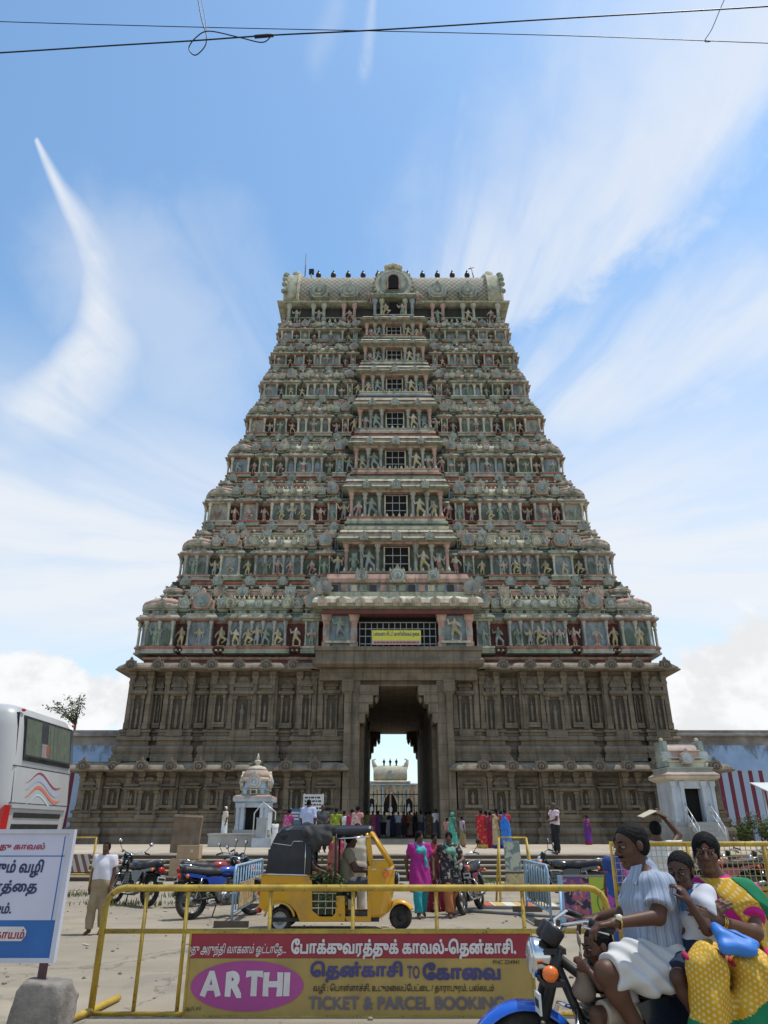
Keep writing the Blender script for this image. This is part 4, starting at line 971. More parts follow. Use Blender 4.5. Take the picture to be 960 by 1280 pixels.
mb.m(P4).lathe(0, 0, [(.98, 3.43), (.86, 3.6), (.86, 3.85)], 8, R(22.5)); mb.m(P2).lathe(0, 0, [(.87, 3.852), (1.02, 4.0), (1.02, 4.12)], 8, R(22.5)); mb.m(P1).lathe(0, 0, [(1.02, 4.122), (.98, 4.35), (.78, 4.6)], 8, R(22.5)); mb.m(P2).lathe(0, 0, [(.8, 4.602), (.62, 4.75), (.6, 4.8), (.2, 4.9)], 8, R(22.5))
mb.kudu(0, -.84, 3.85, .46, (P2, P1, P4), .22, 15); mb.m(P2).box(-.25, .25, -1.02, -.86, 3.08, 3.4); mb.m(TD).box(-.15, .15, -1.05, -.95, 3.12, 3.32)
for s in (-1, 1): mb.T = Mx.Rotation(R(90) * s, 4, 'Z'); mb.kudu(0, -.84, 3.85, .46, (P2, P1, P4), .22, 15)
mb.T = None; dome = mb.build('dome', sh)
mb = MB().m(P2); mb.lathe(0, 0, [(.2, 4.9), (.12, 5.0), (.24, 5.14), (.2, 5.24), (.06, 5.3), (.12, 5.36), (.02, 5.7)], 10); mb.build('finial', dome)
R0 = at(866, 1040, 40)
sh = thing('small_shrine', 'taller whitewashed shrine with pink barrel roof beside the striped wall', 'shrine', (R0.x, 41.0, PLZ))
sh.scale = (.88, .88, .9); sh.location.x += .35
shrine_body(sh, 1.3, 1.15, 3.45, 1.25, .5, 3.05)
mb = MB(); mb.m(P2).rloft(0, 0, 1.3, 1.15, [(0, 3.452), (.3, 3.6), (.34, 3.72)]); mb.m(P1).rloft(0, 0, 1.3, 1.15, [(.34, 3.722), (.34, 3.8), (.1, 3.98)]); mb.m(P3).rloft(0, 0, 1.3, 1.15, [(.06, 3.982), (.06, 4.12), (.12, 4.14), (.12, 4.22)]); mb.build('eave', sh)
mb = MB(); mb.m(P2).rloft(0, 0, 1.05, .85, [(0, 4.222), (0, 4.5), (.1, 4.55), (.1, 4.62)]); mb.m(P1).vault(-1.1, 1.1, 0, .85, 4.622, .95, 12); mb.m(P4).rloft(0, 0, 1.1, .12, [(0, 5.5), (.02, 5.62)])
for z in (4.75, 5.15): mb.m(P2).box(-1.11, 1.11, -.97 + (z - 4.75) * .3, -.2, z, z + .06)
mb.kudu(0, -.9, 4.72, .4, (P1, P2, P4), .25, 13)
for s in (-1, 1): mb.m(P3).prism([(s * 1.1 + .5 * 0 - .13, 4.3), (s * 1.1 + .13, 4.3), (s * 1.1 + .13, 5.75), (s * 1.1 - .13, 5.75)], -.75, .75); mb.m(P2).ball((s * 1.1, -.2, 5.85), .14, 8); mb.kudu(s * 1.12, -.76, 4.85, .34, (P3, P2, P4), .1, 11)
mb.build('barrel_roof', sh)
mb = MB().m(CONC)
for i in range(5): mb.box(-.75, .75, -1.42 - .3 * (5 - i), -1.41, .0 + .25 * i + (.002 if i else 0), .25 * (i + 1))
mb.build('staircase', sh)
for s in (-1, 1):
    mb = MB().m(STEEL); a = V((s * .72, -2.95, .05)); c = V((s * .72, -1.4, 1.3))
    for k in (.5, .95): mb.tube([a + V((0, 0, k)), c + V((0, 0, k))], .028, 6)
    for f in (0, .5, 1): q = a.lerp(c, f); mb.tube([q, q + V((0, 0, .97))], .028, 6)
    mb.build('handrail', sh)
# ------------------------------------------------------------------ things on the platform
p0, p1 = at(260, 1050, 38), at(322, 1050, 38)
mb = MB().m(CONC); mb.rloft(0, .9, (p1.x - p0.x) / 2, .9, [(0, 0), (0, .5), (.05, .52), (.05, .6)])
o = mb.build('cement_plinth', None, ((p0.x + p1.x) / 2, 38, PLZ + .005)); tag(o, 'low grey cement plinth in front of the domed shrine', 'plinth')
p0 = at(328, 1050, 37.6); t = thing('donation_box', 'grey metal box under a bent pipe frame beside the cement plinth', 'box', (p0.x, 37.6, PLZ + .005))
mb = MB().m(WASH); mb.rloft(0, 0, .45, .4, [(0, 0), (0, .4)]); mb.build('base', t)
mb = MB().m(LGREY); mb.rloft(-.05, -.1, .24, .2, [(0, .402), (0, 1.25), (.02, 1.26), (.02, 1.3)]); mb.build('cabinet', t)
mb = MB().m(STEEL); mb.tube([(-.42, -.3, .4), (-.42, -.3, 1.5), (-.02, -.3, 2.0), (.6, -.3, 1.55), (.6, -.3, .02)], .03, 6); mb.tube([(.45, -.3, .9), (.8, -.3, .9)], .03, 6); mb.build('pipe_frame', t)
p0 = at(230, 1065, 28.9)
mb = MB().m(STONE_L); mb.smooth = False; mb.T = Mx.Rotation(R(2.5), 4, 'Y'); mb.rloft(0, 0, .5, .11, [(0, 0), (.02, .3), (0, .8), (.02, 1.22), (-.02, 1.3)]); jitter(mb, 0, .012)
mb.m(mat('brown_slab', (.17, .125, .085), .9, .25, 3., bump=.4)); mb.mi = [1] * len(mb.mi)
o = mb.build('stone_slab', None, (p0.x, 28.9, PLZ + .004)); tag(o, 'upright brown stone slab standing at the edge of the platform', 'slab')
CARD = mat('cardboard', (.36, .25, .15), .85, .1, 3); TAPE = mat('parcel_tape', (.50, .42, .30), .4, .1)
STEPZ = .144
for px, z, w, h, lab in ((223, STEPZ, .52, .5, 'cardboard carton on the bottom step, left one under the top carton'), (244, STEPZ, .58, .48, 'cardboard carton on the bottom step, tied with pale string'), (235, STEPZ + .502, .74, .4, 'cardboard carton resting on top of the other two')):
    q = at(px, 1085, 25.98); t = thing('carton', lab, 'carton', (q.x, 25.98, z), rnd.uniform(-.05, .05), 'cartons stacked on the bottom step')
    mb = MB().m(CARD); mb.rloft(0, 0, w / 2 - .006, .2, [(0, .002), (.003, h * .5), (0, h)]); mb.build('carton', t)
    mb = MB().m(TAPE); mb.box(-.03, .03, -.206, .206, .01, h + .003) if 'string' in lab else mb.box(-w / 2 + .02, w / 2 - .02, -.025, .025, h, h + .003); mb.box(.08, .17, -.208, -.2, h * .45, h * .7); mb.build('tape', t)
BOARDW = mat('white_board', (.62, .63, .60), .6, .06, 3, dirt=.3); INK = mat('black_lettering', (.02, .02, .025), .6, .1); POSTG = mat('post_grey', (.22, .22, .22), .6, .1)
def board(name, lab, px0, px1, py0, py1, Y, m, lines, leg=True, ink=None):
    a, b = at(px0, py1, Y), at(px1, py0, Y); w = b.x - a.x; h = b.z - a.z
    t = thing(name, lab, 'sign', ((a.x + b.x) / 2, Y, PLZ + .005)); zz = a.z - PLZ
    for s in (-1, 1): mb = MB().m(POSTG); mb.tube([(s * w * .45, .04, 0), (s * w * .45, .04, zz + h + .05)], .03, 6); mb.build('post', t)
    mb = MB().m(m); mb.box(-w / 2, w / 2, -.02, .02, zz, zz + h); mb.build('panel', t)
    mb = MB().m(ink or INK)
    for x0, x1, z0, z1 in lines: mb.box(-w / 2 + w * x0, -w / 2 + w * x1, -.026, -.021, zz + h * z0, zz + h * z1)
    mb.build('lettering', t)
ln = []
for i in range(9):
    x = .08
    while x < .85: q = x + rnd.uniform(.05, .16); ln.append((x, min(q, .92), .9 - .085 * i, .94 - .085 * i)); x = q + .04
board('notice_board', 'tall white notice board with lines of dark writing beside the gateway', 377, 405, 993, 1046, 42.5, BOARDW, ln)
board('notice_board', 'small blue notice board left of the white one', 362, 376, 1011, 1031, 42.7, mat('blue_board', (.08, .16, .28), .6, .1), [(.1, .9, .7, .8), (.1, .8, .5, .6), (.1, .85, .3, .4)], ink=BOARDW)
# banner tied across the gallery window
a, b = at(465, 806, 45.8), at(526, 788, 45.8); w = b.x - a.x; h = b.z - a.z
YEL = mat('banner_yellow', (.78, .72, .10), .6, .05); RDB = mat('banner_red', (.42, .10, .08), .6, .05); PAPER = mat('pale_pink_strip', (.60, .45, .40), .6, .05); NAVY = mat('navy_lettering', (.05, .05, .22), .6, .05); WHITE = mat('white_paint', (.72, .72, .72), .6, .06, 4, dirt=.25, dcol=(.3, .28, .25))
t = thing('banner', 'yellow banner with a red strip and blue lettering tied across the barred gallery window', 'banner', ((a.x + b.x) / 2, 45.78, a.z))
mb = MB().m(YEL); mb.box(-w / 2, w / 2, -.02, .02, .3 * h, h); mb.m(PAPER).box(-w / 2, w / 2, -.02, .02, 0, .298 * h)
mb.build('cloth', t); mb = MB().m(NAVY); write(mb, 'ப்ளவனா சிட்டி காளிலிங்கம் நகை', -w * .47, h * .5, w * .94, h * .42, -.03, bold=.02)
mb.m(RDB)
x = -w * .46
while x < w * .43: q = rnd.uniform(.04, .11) * w; mb.box(x, min(x + q, w * .46), -.03, -.021, h * .09, h * .22); x += q + .03
mb.build('lettering', t)
# the hall seen through the gateway
IN = thing('inner_gate_hall', 'pale temple hall with arches and a small barrel roof seen through the gateway', 'temple hall', (TX - .1, 96, PLZ))
mb = MB().m(P4); zt = at(490, 980, 96).z - PLZ; zr_ = at(490, 950, 96).z - PLZ
mb.m(P2).box(-9, 9, 0, .8, 2.6, zt - .2); mb.m(P4).rloft(0, .4, 9, .4, [(0, zt - .198), (.3, zt - .1), (.3, zt), (0, zt + .15)])
for i in range(19): mb.m((P1, P3, P4)[i % 3]).lathe(-8.6 + 17.2 * i / 18, -.1, [(.16, 2.6), (.12, 2.9), (.12, zt - .7), (.22, zt - .3)], 6)
mb.m(P2).box(-9, 9, -.25, -.05, 2.3, 2.6); mb.m(P2)
for x in (-8, -5, -2.2, 2.2, 5, 8): mb.box(x - .3, x + .3, 0, .6, 0, 2.6)
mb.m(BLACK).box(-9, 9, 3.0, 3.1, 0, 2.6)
mb.build('wall', IN)
for x, r in ((-2.3, 1.0), (2.3, 1.0), (0, 1.3)):
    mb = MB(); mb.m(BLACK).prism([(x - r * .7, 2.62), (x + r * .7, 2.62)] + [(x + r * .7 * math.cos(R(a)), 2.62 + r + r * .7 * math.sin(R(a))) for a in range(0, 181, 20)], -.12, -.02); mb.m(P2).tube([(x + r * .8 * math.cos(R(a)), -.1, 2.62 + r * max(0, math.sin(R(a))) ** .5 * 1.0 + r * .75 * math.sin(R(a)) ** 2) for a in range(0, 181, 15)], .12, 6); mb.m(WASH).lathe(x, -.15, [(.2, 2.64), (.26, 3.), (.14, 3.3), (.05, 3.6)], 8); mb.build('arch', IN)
mb = MB(); mb.m(P2).rloft(0, 1.2, 2.3, 1.2, [(.2, zt + .15), (.3, zt + .3), (0, zt + .4)]); mb.m(P3).rloft(0, 1.2, 2.1, 1.0, [(0, zt + .4), (0, zt + .6)]); mb.m(mat('cream_roof', (.46, .44, .34), .8, .15, 4, dirt=.4)).vault(-2.15, 2.15, 1.2, 1.1, zt + .6, 1.7, 10)
for s in (-1, 1): mb.m(P2).tube([(s * 1.9, .8, zt + 1.9), (s * 2.1, .8, zt + 2.5), (s * 2.25, .8, zt + 2.9), (s * 1.85, .8, zt + 3.1)], [.32, .28, .18, .08], 8)
mb.m(P3).rloft(0, .15, .35, .1, [(0, zt + .6), (.0, zt + 1.3), (-.2, zt + 1.6)])
hr = mb.build('barrel_roof', IN)
for x in (-.8, 0, .8): mb = MB().m(COPPER); mb.lathe(x, 1.2, [(.16, zt + 2.25), (.08, zt + 2.45), (.2, zt + 2.8), (.05, zt + 3.), (.03, zt + 3.2)], 8); mb.build('finial', hr)
gt = thing('iron_gate', 'dark iron lattice gate standing across the far end of the passage', 'gate', (TX, 71.2, PLZ + .27))
for s in (-1, 1):
    mb = MB().m(IRON)
    for i in range(7): x = s * (.05 + .37 * i); mb.box(x - .03, x + .03, -.03, .03, 0, 3.6 + .25 * math.sin(i * .5))
    for z in (.1, 1.2, 2.4, 3.4): mb.box(*sorted((s * .02, s * 2.3)), -.035, .035, z, z + .08)
    mb.build('leaf', gt)
# tin awning at the right edge
q = at(956, 990, 31)
t = thing('kiosk', 'small kiosk with a tin awning and yellow front at the right edge', 'kiosk', (q.x + .9, 31, PLZ + .005)); zz = q.z - PLZ
mb = MB().m(mat('yellow_front', (.50, .36, .10), .7, .1)); mb.box(-.75, .75, -.05, .05, zz - .75, zz - .12); mb.m(WASH).box(-.8, .8, .0, .08, 0, .95); mb.build('front', t)
mb = MB().m(mat('tin_sheet', (.55, .55, .52), .5, .15, 3)); mb.add([(-1.15, -.8, zz - .05), (1.15, -.8, zz - .05), (1.15, .6, zz + .35), (-1.15, .6, zz + .35), (-1.15, -.8, zz - .01), (1.15, -.8, zz - .01), (1.15, .6, zz + .39), (-1.15, .6, zz + .39)], [(3, 2, 1, 0), (4, 5, 6, 7), (0, 1, 5, 4), (1, 2, 6, 5), (2, 3, 7, 6), (3, 0, 4, 7)]); mb.build('roof', t)
for s in (-1, 1): mb = MB().m(STEEL); mb.tube([(s * .9, .1, 0), (s * .9, .1, zz + .15)], .035, 6); mb.build('post', t)
# ------------------------------------------------------------------ overhead cables
CAB = mat('black_cable', (.012, .012, .014), .5, .1)
def wire(name, lab, pts, Y, r, grp=None, par=None):
    P = [at(x, y, Y + dy) for x, y, dy in pts]; out = []
    for i in range(len(P) - 1):
        p0 = P[max(i - 1, 0)]; p1 = P[i]; p2 = P[i + 1]; p3 = P[min(i + 2, len(P) - 1)]
        for k in range(6):
            t = k / 6; out.append(.5 * ((2 * p1) + (p2 - p0) * t + (2 * p0 - 5 * p1 + 4 * p2 - p3) * t * t + (3 * p1 - p0 - 3 * p2 + p3) * t ** 3))
    mb = MB().m(CAB); mb.tube(out + [P[-1]], r, 7)
    o = mb.build(name, par)
    if lab: tag(o, lab, 'cable', grp)
    return o
G = 'cables strung overhead across the street'
wire('overhead_cable', 'thin upper cable dipping from left to right across the sky', [(-160, 20, 0), (0, 27, 0), (250, 34, 0), (480, 39, 0), (720, 45, 0), (960, 54, 0), (1120, 60, 0)], 9.0, .008, G)
k = wire('overhead_cable', 'thicker cable rising to the right with a knotted loop in it', [(-160, 75, 0), (0, 66, 0), (140, 57, 0), (240, 51, 0), (340, 44, 0), (480, 37, 0), (720, 22, 0), (960, 8, 0), (1120, -4, 0)], 8.8, .014, G)
wire('loop', None, [(340, 44, -.03), (328, 53, -.04), (300, 47, -.05), (262, 39, -.05), (246, 46, -.03), (236, 60, 0), (244, 69, .03), (256, 58, .03), (258, 44, .02), (252, 24, .02), (246, -10, .02)], 8.8, .011, None, k)
mb = MB().m(CAB); mb.tube([at(318, 46, 8.78), at(342, 44, 8.78)], .034, 6); mb.build('clamp', k)
wire('drop_cable', 'short thin cable dropping to the thin upper cable near the right corner', [(914, -20, 0), (900, 12, 0), (890, 36, 0), (881, 51, 0), (888, 52, 0)], 9.0, .008, G)
wire('drop_cable', 'short thin cable hanging down beside the knotted loop', [(247, -20, 0), (253, 5, 0), (257, 28, 0), (258, 40, 0)], 8.9, .007, G)
# ------------------------------------------------------------------ barriers and signs of the street
def chips(t, vec, c):
    c = mixc(t, noise(t, vec, 26., 4, .7).sst(.60, .64, 0., .85), c, (.11, .06, .035)); return mixc(t, noise(t, vec, 9., 4, .6).sst(.55, .7, 0., .6), c, (.30, .22, .09))
YP = mat('chipped_yellow_paint', (.45, .30, .04), .5, .18, 6, dirt=.5, dcol=(.20, .11, .04), dscale=5., fn=chips)
BP = mat('blue_grey_paint', (.28, .43, .58), .5, .12, 5, dirt=.4, dcol=(.2, .17, .14), dscale=4.)
SIGNR = mat('maroon_sign_paint', (.30, .035, .05), .55, .12, 4, dirt=.35, dcol=(.14, .05, .04), dscale=2.)
SIGNY = mat('ochre_sign_paint', (.40, .28, .085), .6, .12, 3, dirt=.45, dcol=(.22, .15, .07), dscale=1.6, streak=2)
MAG = mat('magenta_oval_paint', (.38, .07, .25), .6, .12, 3, dirt=.3, dcol=(.2, .1, .1), dscale=3); SIGNW = mat('dull_white_lettering', (.62, .58, .56), .6, .08, 6, dirt=.25, dcol=(.35, .3, .28), dscale=5); NAVYL = mat('navy_sign_lettering', (.065, .06, .16), .6, .15); GREYL = mat('slate_sign_lettering', (.14, .12, .15), .6, .15)
YB = 7.8
def lz(px, py, Y=YB): p = at(px, py, Y); return p.x, p.z
def rect_px(mb, x0, x1, y0, y1, ya, yb, Y=YB):
    a, b = at((x0 + x1) / 2 if 0 else x0, y1, Y), at(x1, y0, Y); mb.box(a.x, b.x, ya, yb, a.z, b.z)
BX = at(441, 1190, YB).x
t = thing('street_barrier', 'long yellow pipe barrier carrying the red and ochre bus ticket advertisement board', 'barrier', (BX, YB, 0))
zt = at(480, 1110, YB).z; x0 = at(124, 1190, YB).x; x1 = at(765, 1190, YB).x; zm = at(480, 1164, YB).z; zl = at(480, 1268, YB).z
mb = MB().m(YP); r = .17; arc = [(x0 + r - r * math.cos(R(a)), 0, zt - r + r * math.sin(R(a))) for a in (0, 22, 45, 67, 90)]; arc2 = [(x1 - r + r * math.sin(R(a)), 0, zt - r + r * math.cos(R(a))) for a in (0, 22, 45, 67, 90)]
P = [(x0, 0, .0)] + arc + arc2 + [(x1, 0, .0)]; mb.T = Mx.Translation((-BX, 0, 0)); mb.tube(P, .030, 10); mb.build('frame', t)
mb = MB().m(YP); mb.T = Mx.Translation((-BX, 0, 0))
for z, rr in ((zm, .021), (zl, .024)): mb.tube([(x0 + .03, 0, z), (x1 - .03, 0, z)], rr, 8)
mb.build('rail', t)
for px in (180, 232, 337, 441, 546, 655):
    x = at(px, 1150, YB).x; mb = MB().m(YP); mb.T = Mx.Translation((-BX, 0, 0)); mb.tube([(x, .005, zl), (x, .005, zt - .03)], .019, 8); mb.build('upright', t)
for x in (x0, x1):
    mb = MB().m(YP); mb.T = Mx.Translation((-BX, 0, 0)); mb.tube([(x - .18, -.75, .03), (x, 0, .04), (x + .05, .6, .03)], .03, 8); mb.build('foot', t)
ax, az_ = lz(232, 1268); bx, bz = lz(661, 1166); rz = lz(480, 1197)[1]
mb = MB(); mb.T = Mx.Translation((-BX, 0, 0)); mb.m(SIGNY).box(ax, bx, -.045, -.02, az_, rz); mb.m(SIGNR).box(ax, bx, -.046, -.02, rz + .002, bz)
mb.m(YP); 
for z in (az_ - .02, bz): mb.box(ax - .02, bx + .02, -.055, -.01, z, z + .022)
for x in (ax - .02, bx): mb.box(x, x + .02, -.055, -.01, az_, bz)
pn = mb.build('advertisement_panel', t)
ox, oz = lz(310, 1231); mb = MB().m(MAG); mb.T = Mx.Translation((-BX, 0, 0)); a = abs(lz(380, 1231)[0] - ox); b = abs(lz(310, 1200)[1] - oz)
mb.prism([(ox + a * math.cos(2 * math.pi * i / 48), oz + b * math.sin(2 * math.pi * i / 48)) for i in range(48)], -.052, -.044); mb.build('oval', pn)
mb = MB(); mb.T = Mx.Translation((-BX, 0, 0))
def wl(m, s, xa, xb, ya, yb, y=-.054, **k): 
    p, q = lz(xa, yb), lz(xb, ya); mb.m(m); write(mb, s, p[0], p[1], q[0] - p[0], q[1] - p[1], y, **k)
wl(SIGNW, 'மது அருந்தி வாகனம் ஓட்டாதே...', 234, 359, 1178, 1195, bold=.012, shear=.25)
wl(SIGNW, 'போக்குவரத்துக் காவல்-தென்காசி.', 364, 643, 1172, 1198, bold=.045)
wl(SIGNW, 'A', 251, 280, 1212, 1245, -.056, bold=.06); wl(SIGNW, 'R', 282, 305, 1212, 1246, -.056, bold=.06); wl(SIGNW, 'THI', 307, 364, 1212, 1244, -.056, bold=.06)
wl(NAVYL, 'தென்காசி', 388, 503, 1200, 1227, bold=.045); wl(NAVYL, 'TO', 509, 524, 1206, 1222, bold=.02); wl(NAVYL, 'கோவை', 528, 624, 1202, 1224, bold=.05)
wl(INK, 'வழி : பொள்ளாச்சி, உடுமலைப்பேட்டை / தாராபுரம், பல்லடம்', 392, 616, 1228, 1241, bold=.012, shear=.12)
wl(GREYL, 'TICKET & PARCEL BOOKING', 386, 629, 1244, 1261, bold=.035); wl(INK, 'PHC 224941', 615, 648, 1199, 1204, bold=.006, shear=.2); wl(INK, 'ஆர்ட்ஸ்', 233, 253, 1256, 1263, shear=.1)
mb.build('lettering', pn)
# second barrier, behind the motorcycle, with wire mesh above an ochre board
Y2 = 8.25; xa = at(766, 1080, Y2).x; xb = 5.6; zt2 = at(480, 1055, Y2).z; zm2 = at(480, 1111, Y2).z
t = thing('street_barrier', 'yellow barrier with wire mesh above a plain ochre board behind the motorcycle riders', 'barrier', ((xa + xb) / 2, Y2, 0)); cx = (xa + xb) / 2
mb = MB().m(YP); mb.T = Mx.Translation((-cx, 0, 0)); mb.tube([(xa, 0, 0), (xa, 0, zt2), (xb, 0, zt2), (xb, 0, 0)], .028, 8); mb.tube([(xa, 0, zm2), (xb, 0, zm2)], .023, 8); mb.build('frame', t)
mb = MB().m(YP); mb.T = Mx.Translation((-cx, 0, 0))
for i in range(1, 4): x = xa + (xb - xa) * i / 4; mb.tube([(x, 0, zm2), (x, 0, zt2)], .02, 6)
mb.build('upright', t)
mb = MB().m(mat('mesh_wire', (.42, .33, .13), .6, .1)); mb.T = Mx.Translation((-cx, 0, 0)); n = int((xb - xa) / .055)
for i in range(n): x = xa + (xb - xa) * (i + .5) / n; mb.box(x - .003, x + .003, -.003, .003, zm2, zt2)
for i in range(1, 7): z = zm2 + (zt2 - zm2) * i / 7; mb.box(xa, xb, -.0035, .0025, z - .003, z + .003)
mb.build('wire_mesh', t)
mb = MB().m(SIGNY); mb.T = Mx.Translation((-cx, 0, 0)); mb.box(at(862, 1120, Y2).x, xb - .04, -.02, .02, .3, zm2 - .03); mb.build('board', t)
# police sign on its stone foot
YS = 7.0; t = thing('police_sign', 'white and blue sign board with Tamil lettering standing in a rough stone', 'sign', (at(60, 1225, YS).x, YS, 0))
S0 = V((at(60, 1225, YS).x, YS, 0)); zA = at(0, 1042, YS).z; zB = at(0, 1197, YS).z; xr = at(76, 1120, YS).x
FR = mat('white_sign_frame', (.55, .54, .60), .5, .06, 4, dirt=.2); SW = mat('sign_lavender_white', (.56, .55, .66), .6, .06, 2, dirt=.15, dcol=(.35, .34, .35)); SB = mat('sign_blue', (.035, .13, .36), .55, .1, 3); LRED = mat('sign_red_lettering', (.33, .03, .06), .6, .1); LNAV = mat('sign_navy_lettering', (.03, .045, .11), .6, .1)
xl = xr - 1.5; zq = at(0, 1150, YS).z
mb = MB(); mb.T = Mx.Translation(-S0); mb.m(SW).box(xl, xr, YS - .012, YS + .012, zq, zA); mb.m(SB).box(xl, xr, YS - .0125, YS + .012, zB, zq - .001); pn = mb.build('panel', t)
mb = MB(); mb.T = Mx.Translation(-S0); mb.m(FR)
mb.box(xl - .04, xr + .04, YS - .03, YS + .03, zA, zA + .035); mb.box(xl - .04, xr + .04, YS - .03, YS + .03, zB - .035, zB); mb.box(xr, xr + .04, YS - .031, YS + .031, zB, zA); mb.box(xl - .04, xl, YS - .031, YS + .031, zB, zA); mb.build('frame', pn)
mb = MB(); mb.T = Mx.Translation(-S0)
mb.m(SB).box(xl, xr - .02, YS - .015, YS - .012, at(0, 1070, YS).z - .004, at(0, 1070, YS).z + .004); mb.box(xr - .045, xr - .037, YS - .015, YS - .012, zq, zA - .02)
def ws(m, s, xa, xb, ya, yb, y=YS - .016, **k): p, q = at(xa, yb, YS), at(xb, ya, YS); mb.m(m); write(mb, s, p.x, p.z, q.x - p.x, q.z - p.z, y, **k)
ws(LRED, 'போக்குவரத்து காவல்', -77, 58, 1053, 1065, bold=.03, shear=.12); ws(LNAV, 'செல்லும் வழி', -52, 57, 1074, 1097, bold=.035, shear=.1); ws(LNAV, 'வாகனத்தை', -58, 49, 1100, 1120, bold=.035, shear=.1); ws(LNAV, 'வும்.', -18, 17, 1128, 1142, bold=.035, shear=.1)
p = at(-60, 1176, YS); q = at(35, 1158, YS); mb.m(SIGNW).prism([(p.x, p.z), (q.x - .03, p.z), (q.x, p.z + .04), (q.x, q.z - .03), (q.x - .03, q.z), (p.x, q.z)], YS - .018, YS - .013)
ws(LRED, 'அபராயகாயம்', -56, 33, 1161, 1176, YS - .02, bold=.03, shear=.1); mb.build('lettering', pn)
mb = MB().m(mat('rusty_post', (.10, .05, .05), .7, .2)); mb.T = Mx.Translation(-S0); x = at(54, 1210, YS).x; mb.box(x - .03, x + .03, YS - .02, YS + .02, .25, zB - .03); mb.box(xl + .1, xl + .16, YS - .02, YS + .02, .0, zB - .03); mb.build('post', t)
RS = mat('rough_rock', (.20, .175, .15), .95, .35, 5, bump=.9, bscale=14)
b = Body(); zs = at(50, 1224, YS).z; b.lump((.0, 0, zs * .5), (.27, .22, zs * .62), .05); b.limb((-.12, -.06, .1), (-.06, -.04, zs - .12), .15, .1, .06); b.limb((.1, .0, .1), (.14, .0, zs - .08), .14, .08, .06)
o = b.build('foundation_stone', RS, .02, t, wrinkle=lambda X, Y, Z: (.012 * np.sin(23 * X + 5 * np.sin(11 * Z)) + .012 * np.sin(19 * Z + 13 * Y + 3 * np.sin(17 * X))).astype(np.float32), trim=[((0, 0, zs), (.1, 0, 1)), ((.24, 0, 0), (1, -.2, .1)), ((-.24, 0, 0), (-1, 0, .12)), ((0, -.17, 0), (0, -1, .1)), ((0, 0, 0), (0, 0, -1))], loc=(0, 0, 0))
# blue pipe barrier receding beside the rickshaw, with its faded poster
def gatebar(lab, x, ya, yb, h, m, n, boards):
    t = thing('crowd_barrier', lab, 'barrier', (x, (ya + yb) / 2, 0)); L = yb - ya
    mb = MB().m(m); mb.tube([(0, -L / 2, .1), (0, -L / 2, h - .08), (0, -L / 2 + .08, h), (0, L / 2 - .08, h), (0, L / 2, h - .08), (0, L / 2, .1)], .024, 8); mb.tube([(0, -L / 2, .22), (0, L / 2, .22)], .02, 6); mb.build('frame', t)
    mb = MB().m(m)
    for i in range(1, n): y = -L / 2 + L * i / n; mb.tube([(0, y, .22), (0, y, h)], .014, 6)
    mb.build('bars', t)
    for y in (-L / 2, L / 2): mb = MB().m(mat('rusty_foot', (.12, .09, .07), .8)); mb.box(-.3, .3, y - .03, y + .03, 0, .1); mb.build('foot', t)
    for i, (y0, y1, z0, z1, mm) in enumerate(boards): mb = MB().m(mm); mb.box(.03, .045, -L / 2 + y0 * L, -L / 2 + y1 * L, z0, z1); mb.build('poster_board', t)
    return t
def faded(c1, c2, c3):
    def f(t, vec, c):
        n = noise(t, vec, 5., 3, .5); m = noise(t, vec, 9., 2)
        return mixc(t, m.sst(.58, .62, 0., .8), mixc(t, n.sst(.5, .53), c, c2), c3)
    return mat('faded_poster', c1, .6, .1, 3, fn=f)
gatebar('blue grey pipe barrier with a faded yellow poster left of the rickshaw', at(290, 1160, 14.2).x, 14.1, 17.2, .95, BP, 11, [(.12, .95, .26, .66, faded((.46, .36, .16), (.30, .22, .13), (.24, .09, .06)))])
gatebar('pale blue barrier with torn green and red posters beside the film poster', at(690, 1160, 14.3).x, 14.3, 16.6, .95, BP, 9, [(.05, .9, .3, .86, faded((.20, .26, .15), (.14, .16, .13), (.36, .13, .08)))])
# film poster board on blue legs
Yp = 14.0; a, b = at(705, 1156, Yp), at(768, 1096, Yp); cx = (a.x + b.x) / 2
t = thing('poster_stand', 'poster board on pale blue legs with lime green panel and red letter A', 'sign', (cx, Yp, 0))
for s in (-1, 1):
    mb = MB().m(BP); x = s * (b.x - a.x) / 2; mb.box(x - .04, x + .04, -.03, .03, .0, b.z + .02)
    mb.tube([(x, .02, b.z - .1), (x - .12, -.35, .0)], .025, 6); mb.build('leg', t)
def crowdposter(t, vec, c):
    n = noise(t, vec, 7., 3, .5); m = noise(t, vec, 4.5, 2); k = noise(t, vec, 12., 2)
    c = mixc(t, n.sst(.47, .52), c, (.36, .10, .13)); c = mixc(t, m.sst(.55, .6), c, (.03, .03, .05)); return mixc(t, k.sst(.6, .64), c, (.42, .27, .22))
LIME = mat('lime_panel', (.36, .42, .05), .5, .06); hw = (b.x - a.x) / 2
mb = MB(); mb.m(mat('film_poster', (.16, .07, .22), .5, .2, 3, fn=crowdposter)).box(-hw + .04, .02, -.02, .0, a.z, b.z); mb.m(LIME).box(.0205, hw - .04, -.021, .0, a.z, b.z); mb.m(POSTG).box(-hw + .04, hw - .04, -.03, .01, b.z, b.z + .03); pn = mb.build('poster_panel', t)
cxo = hw * .62; zo = (a.z + b.z) / 2 - .02
mb = MB().m(mat('dark_green_ring', (.05, .12, .03), .6)); 
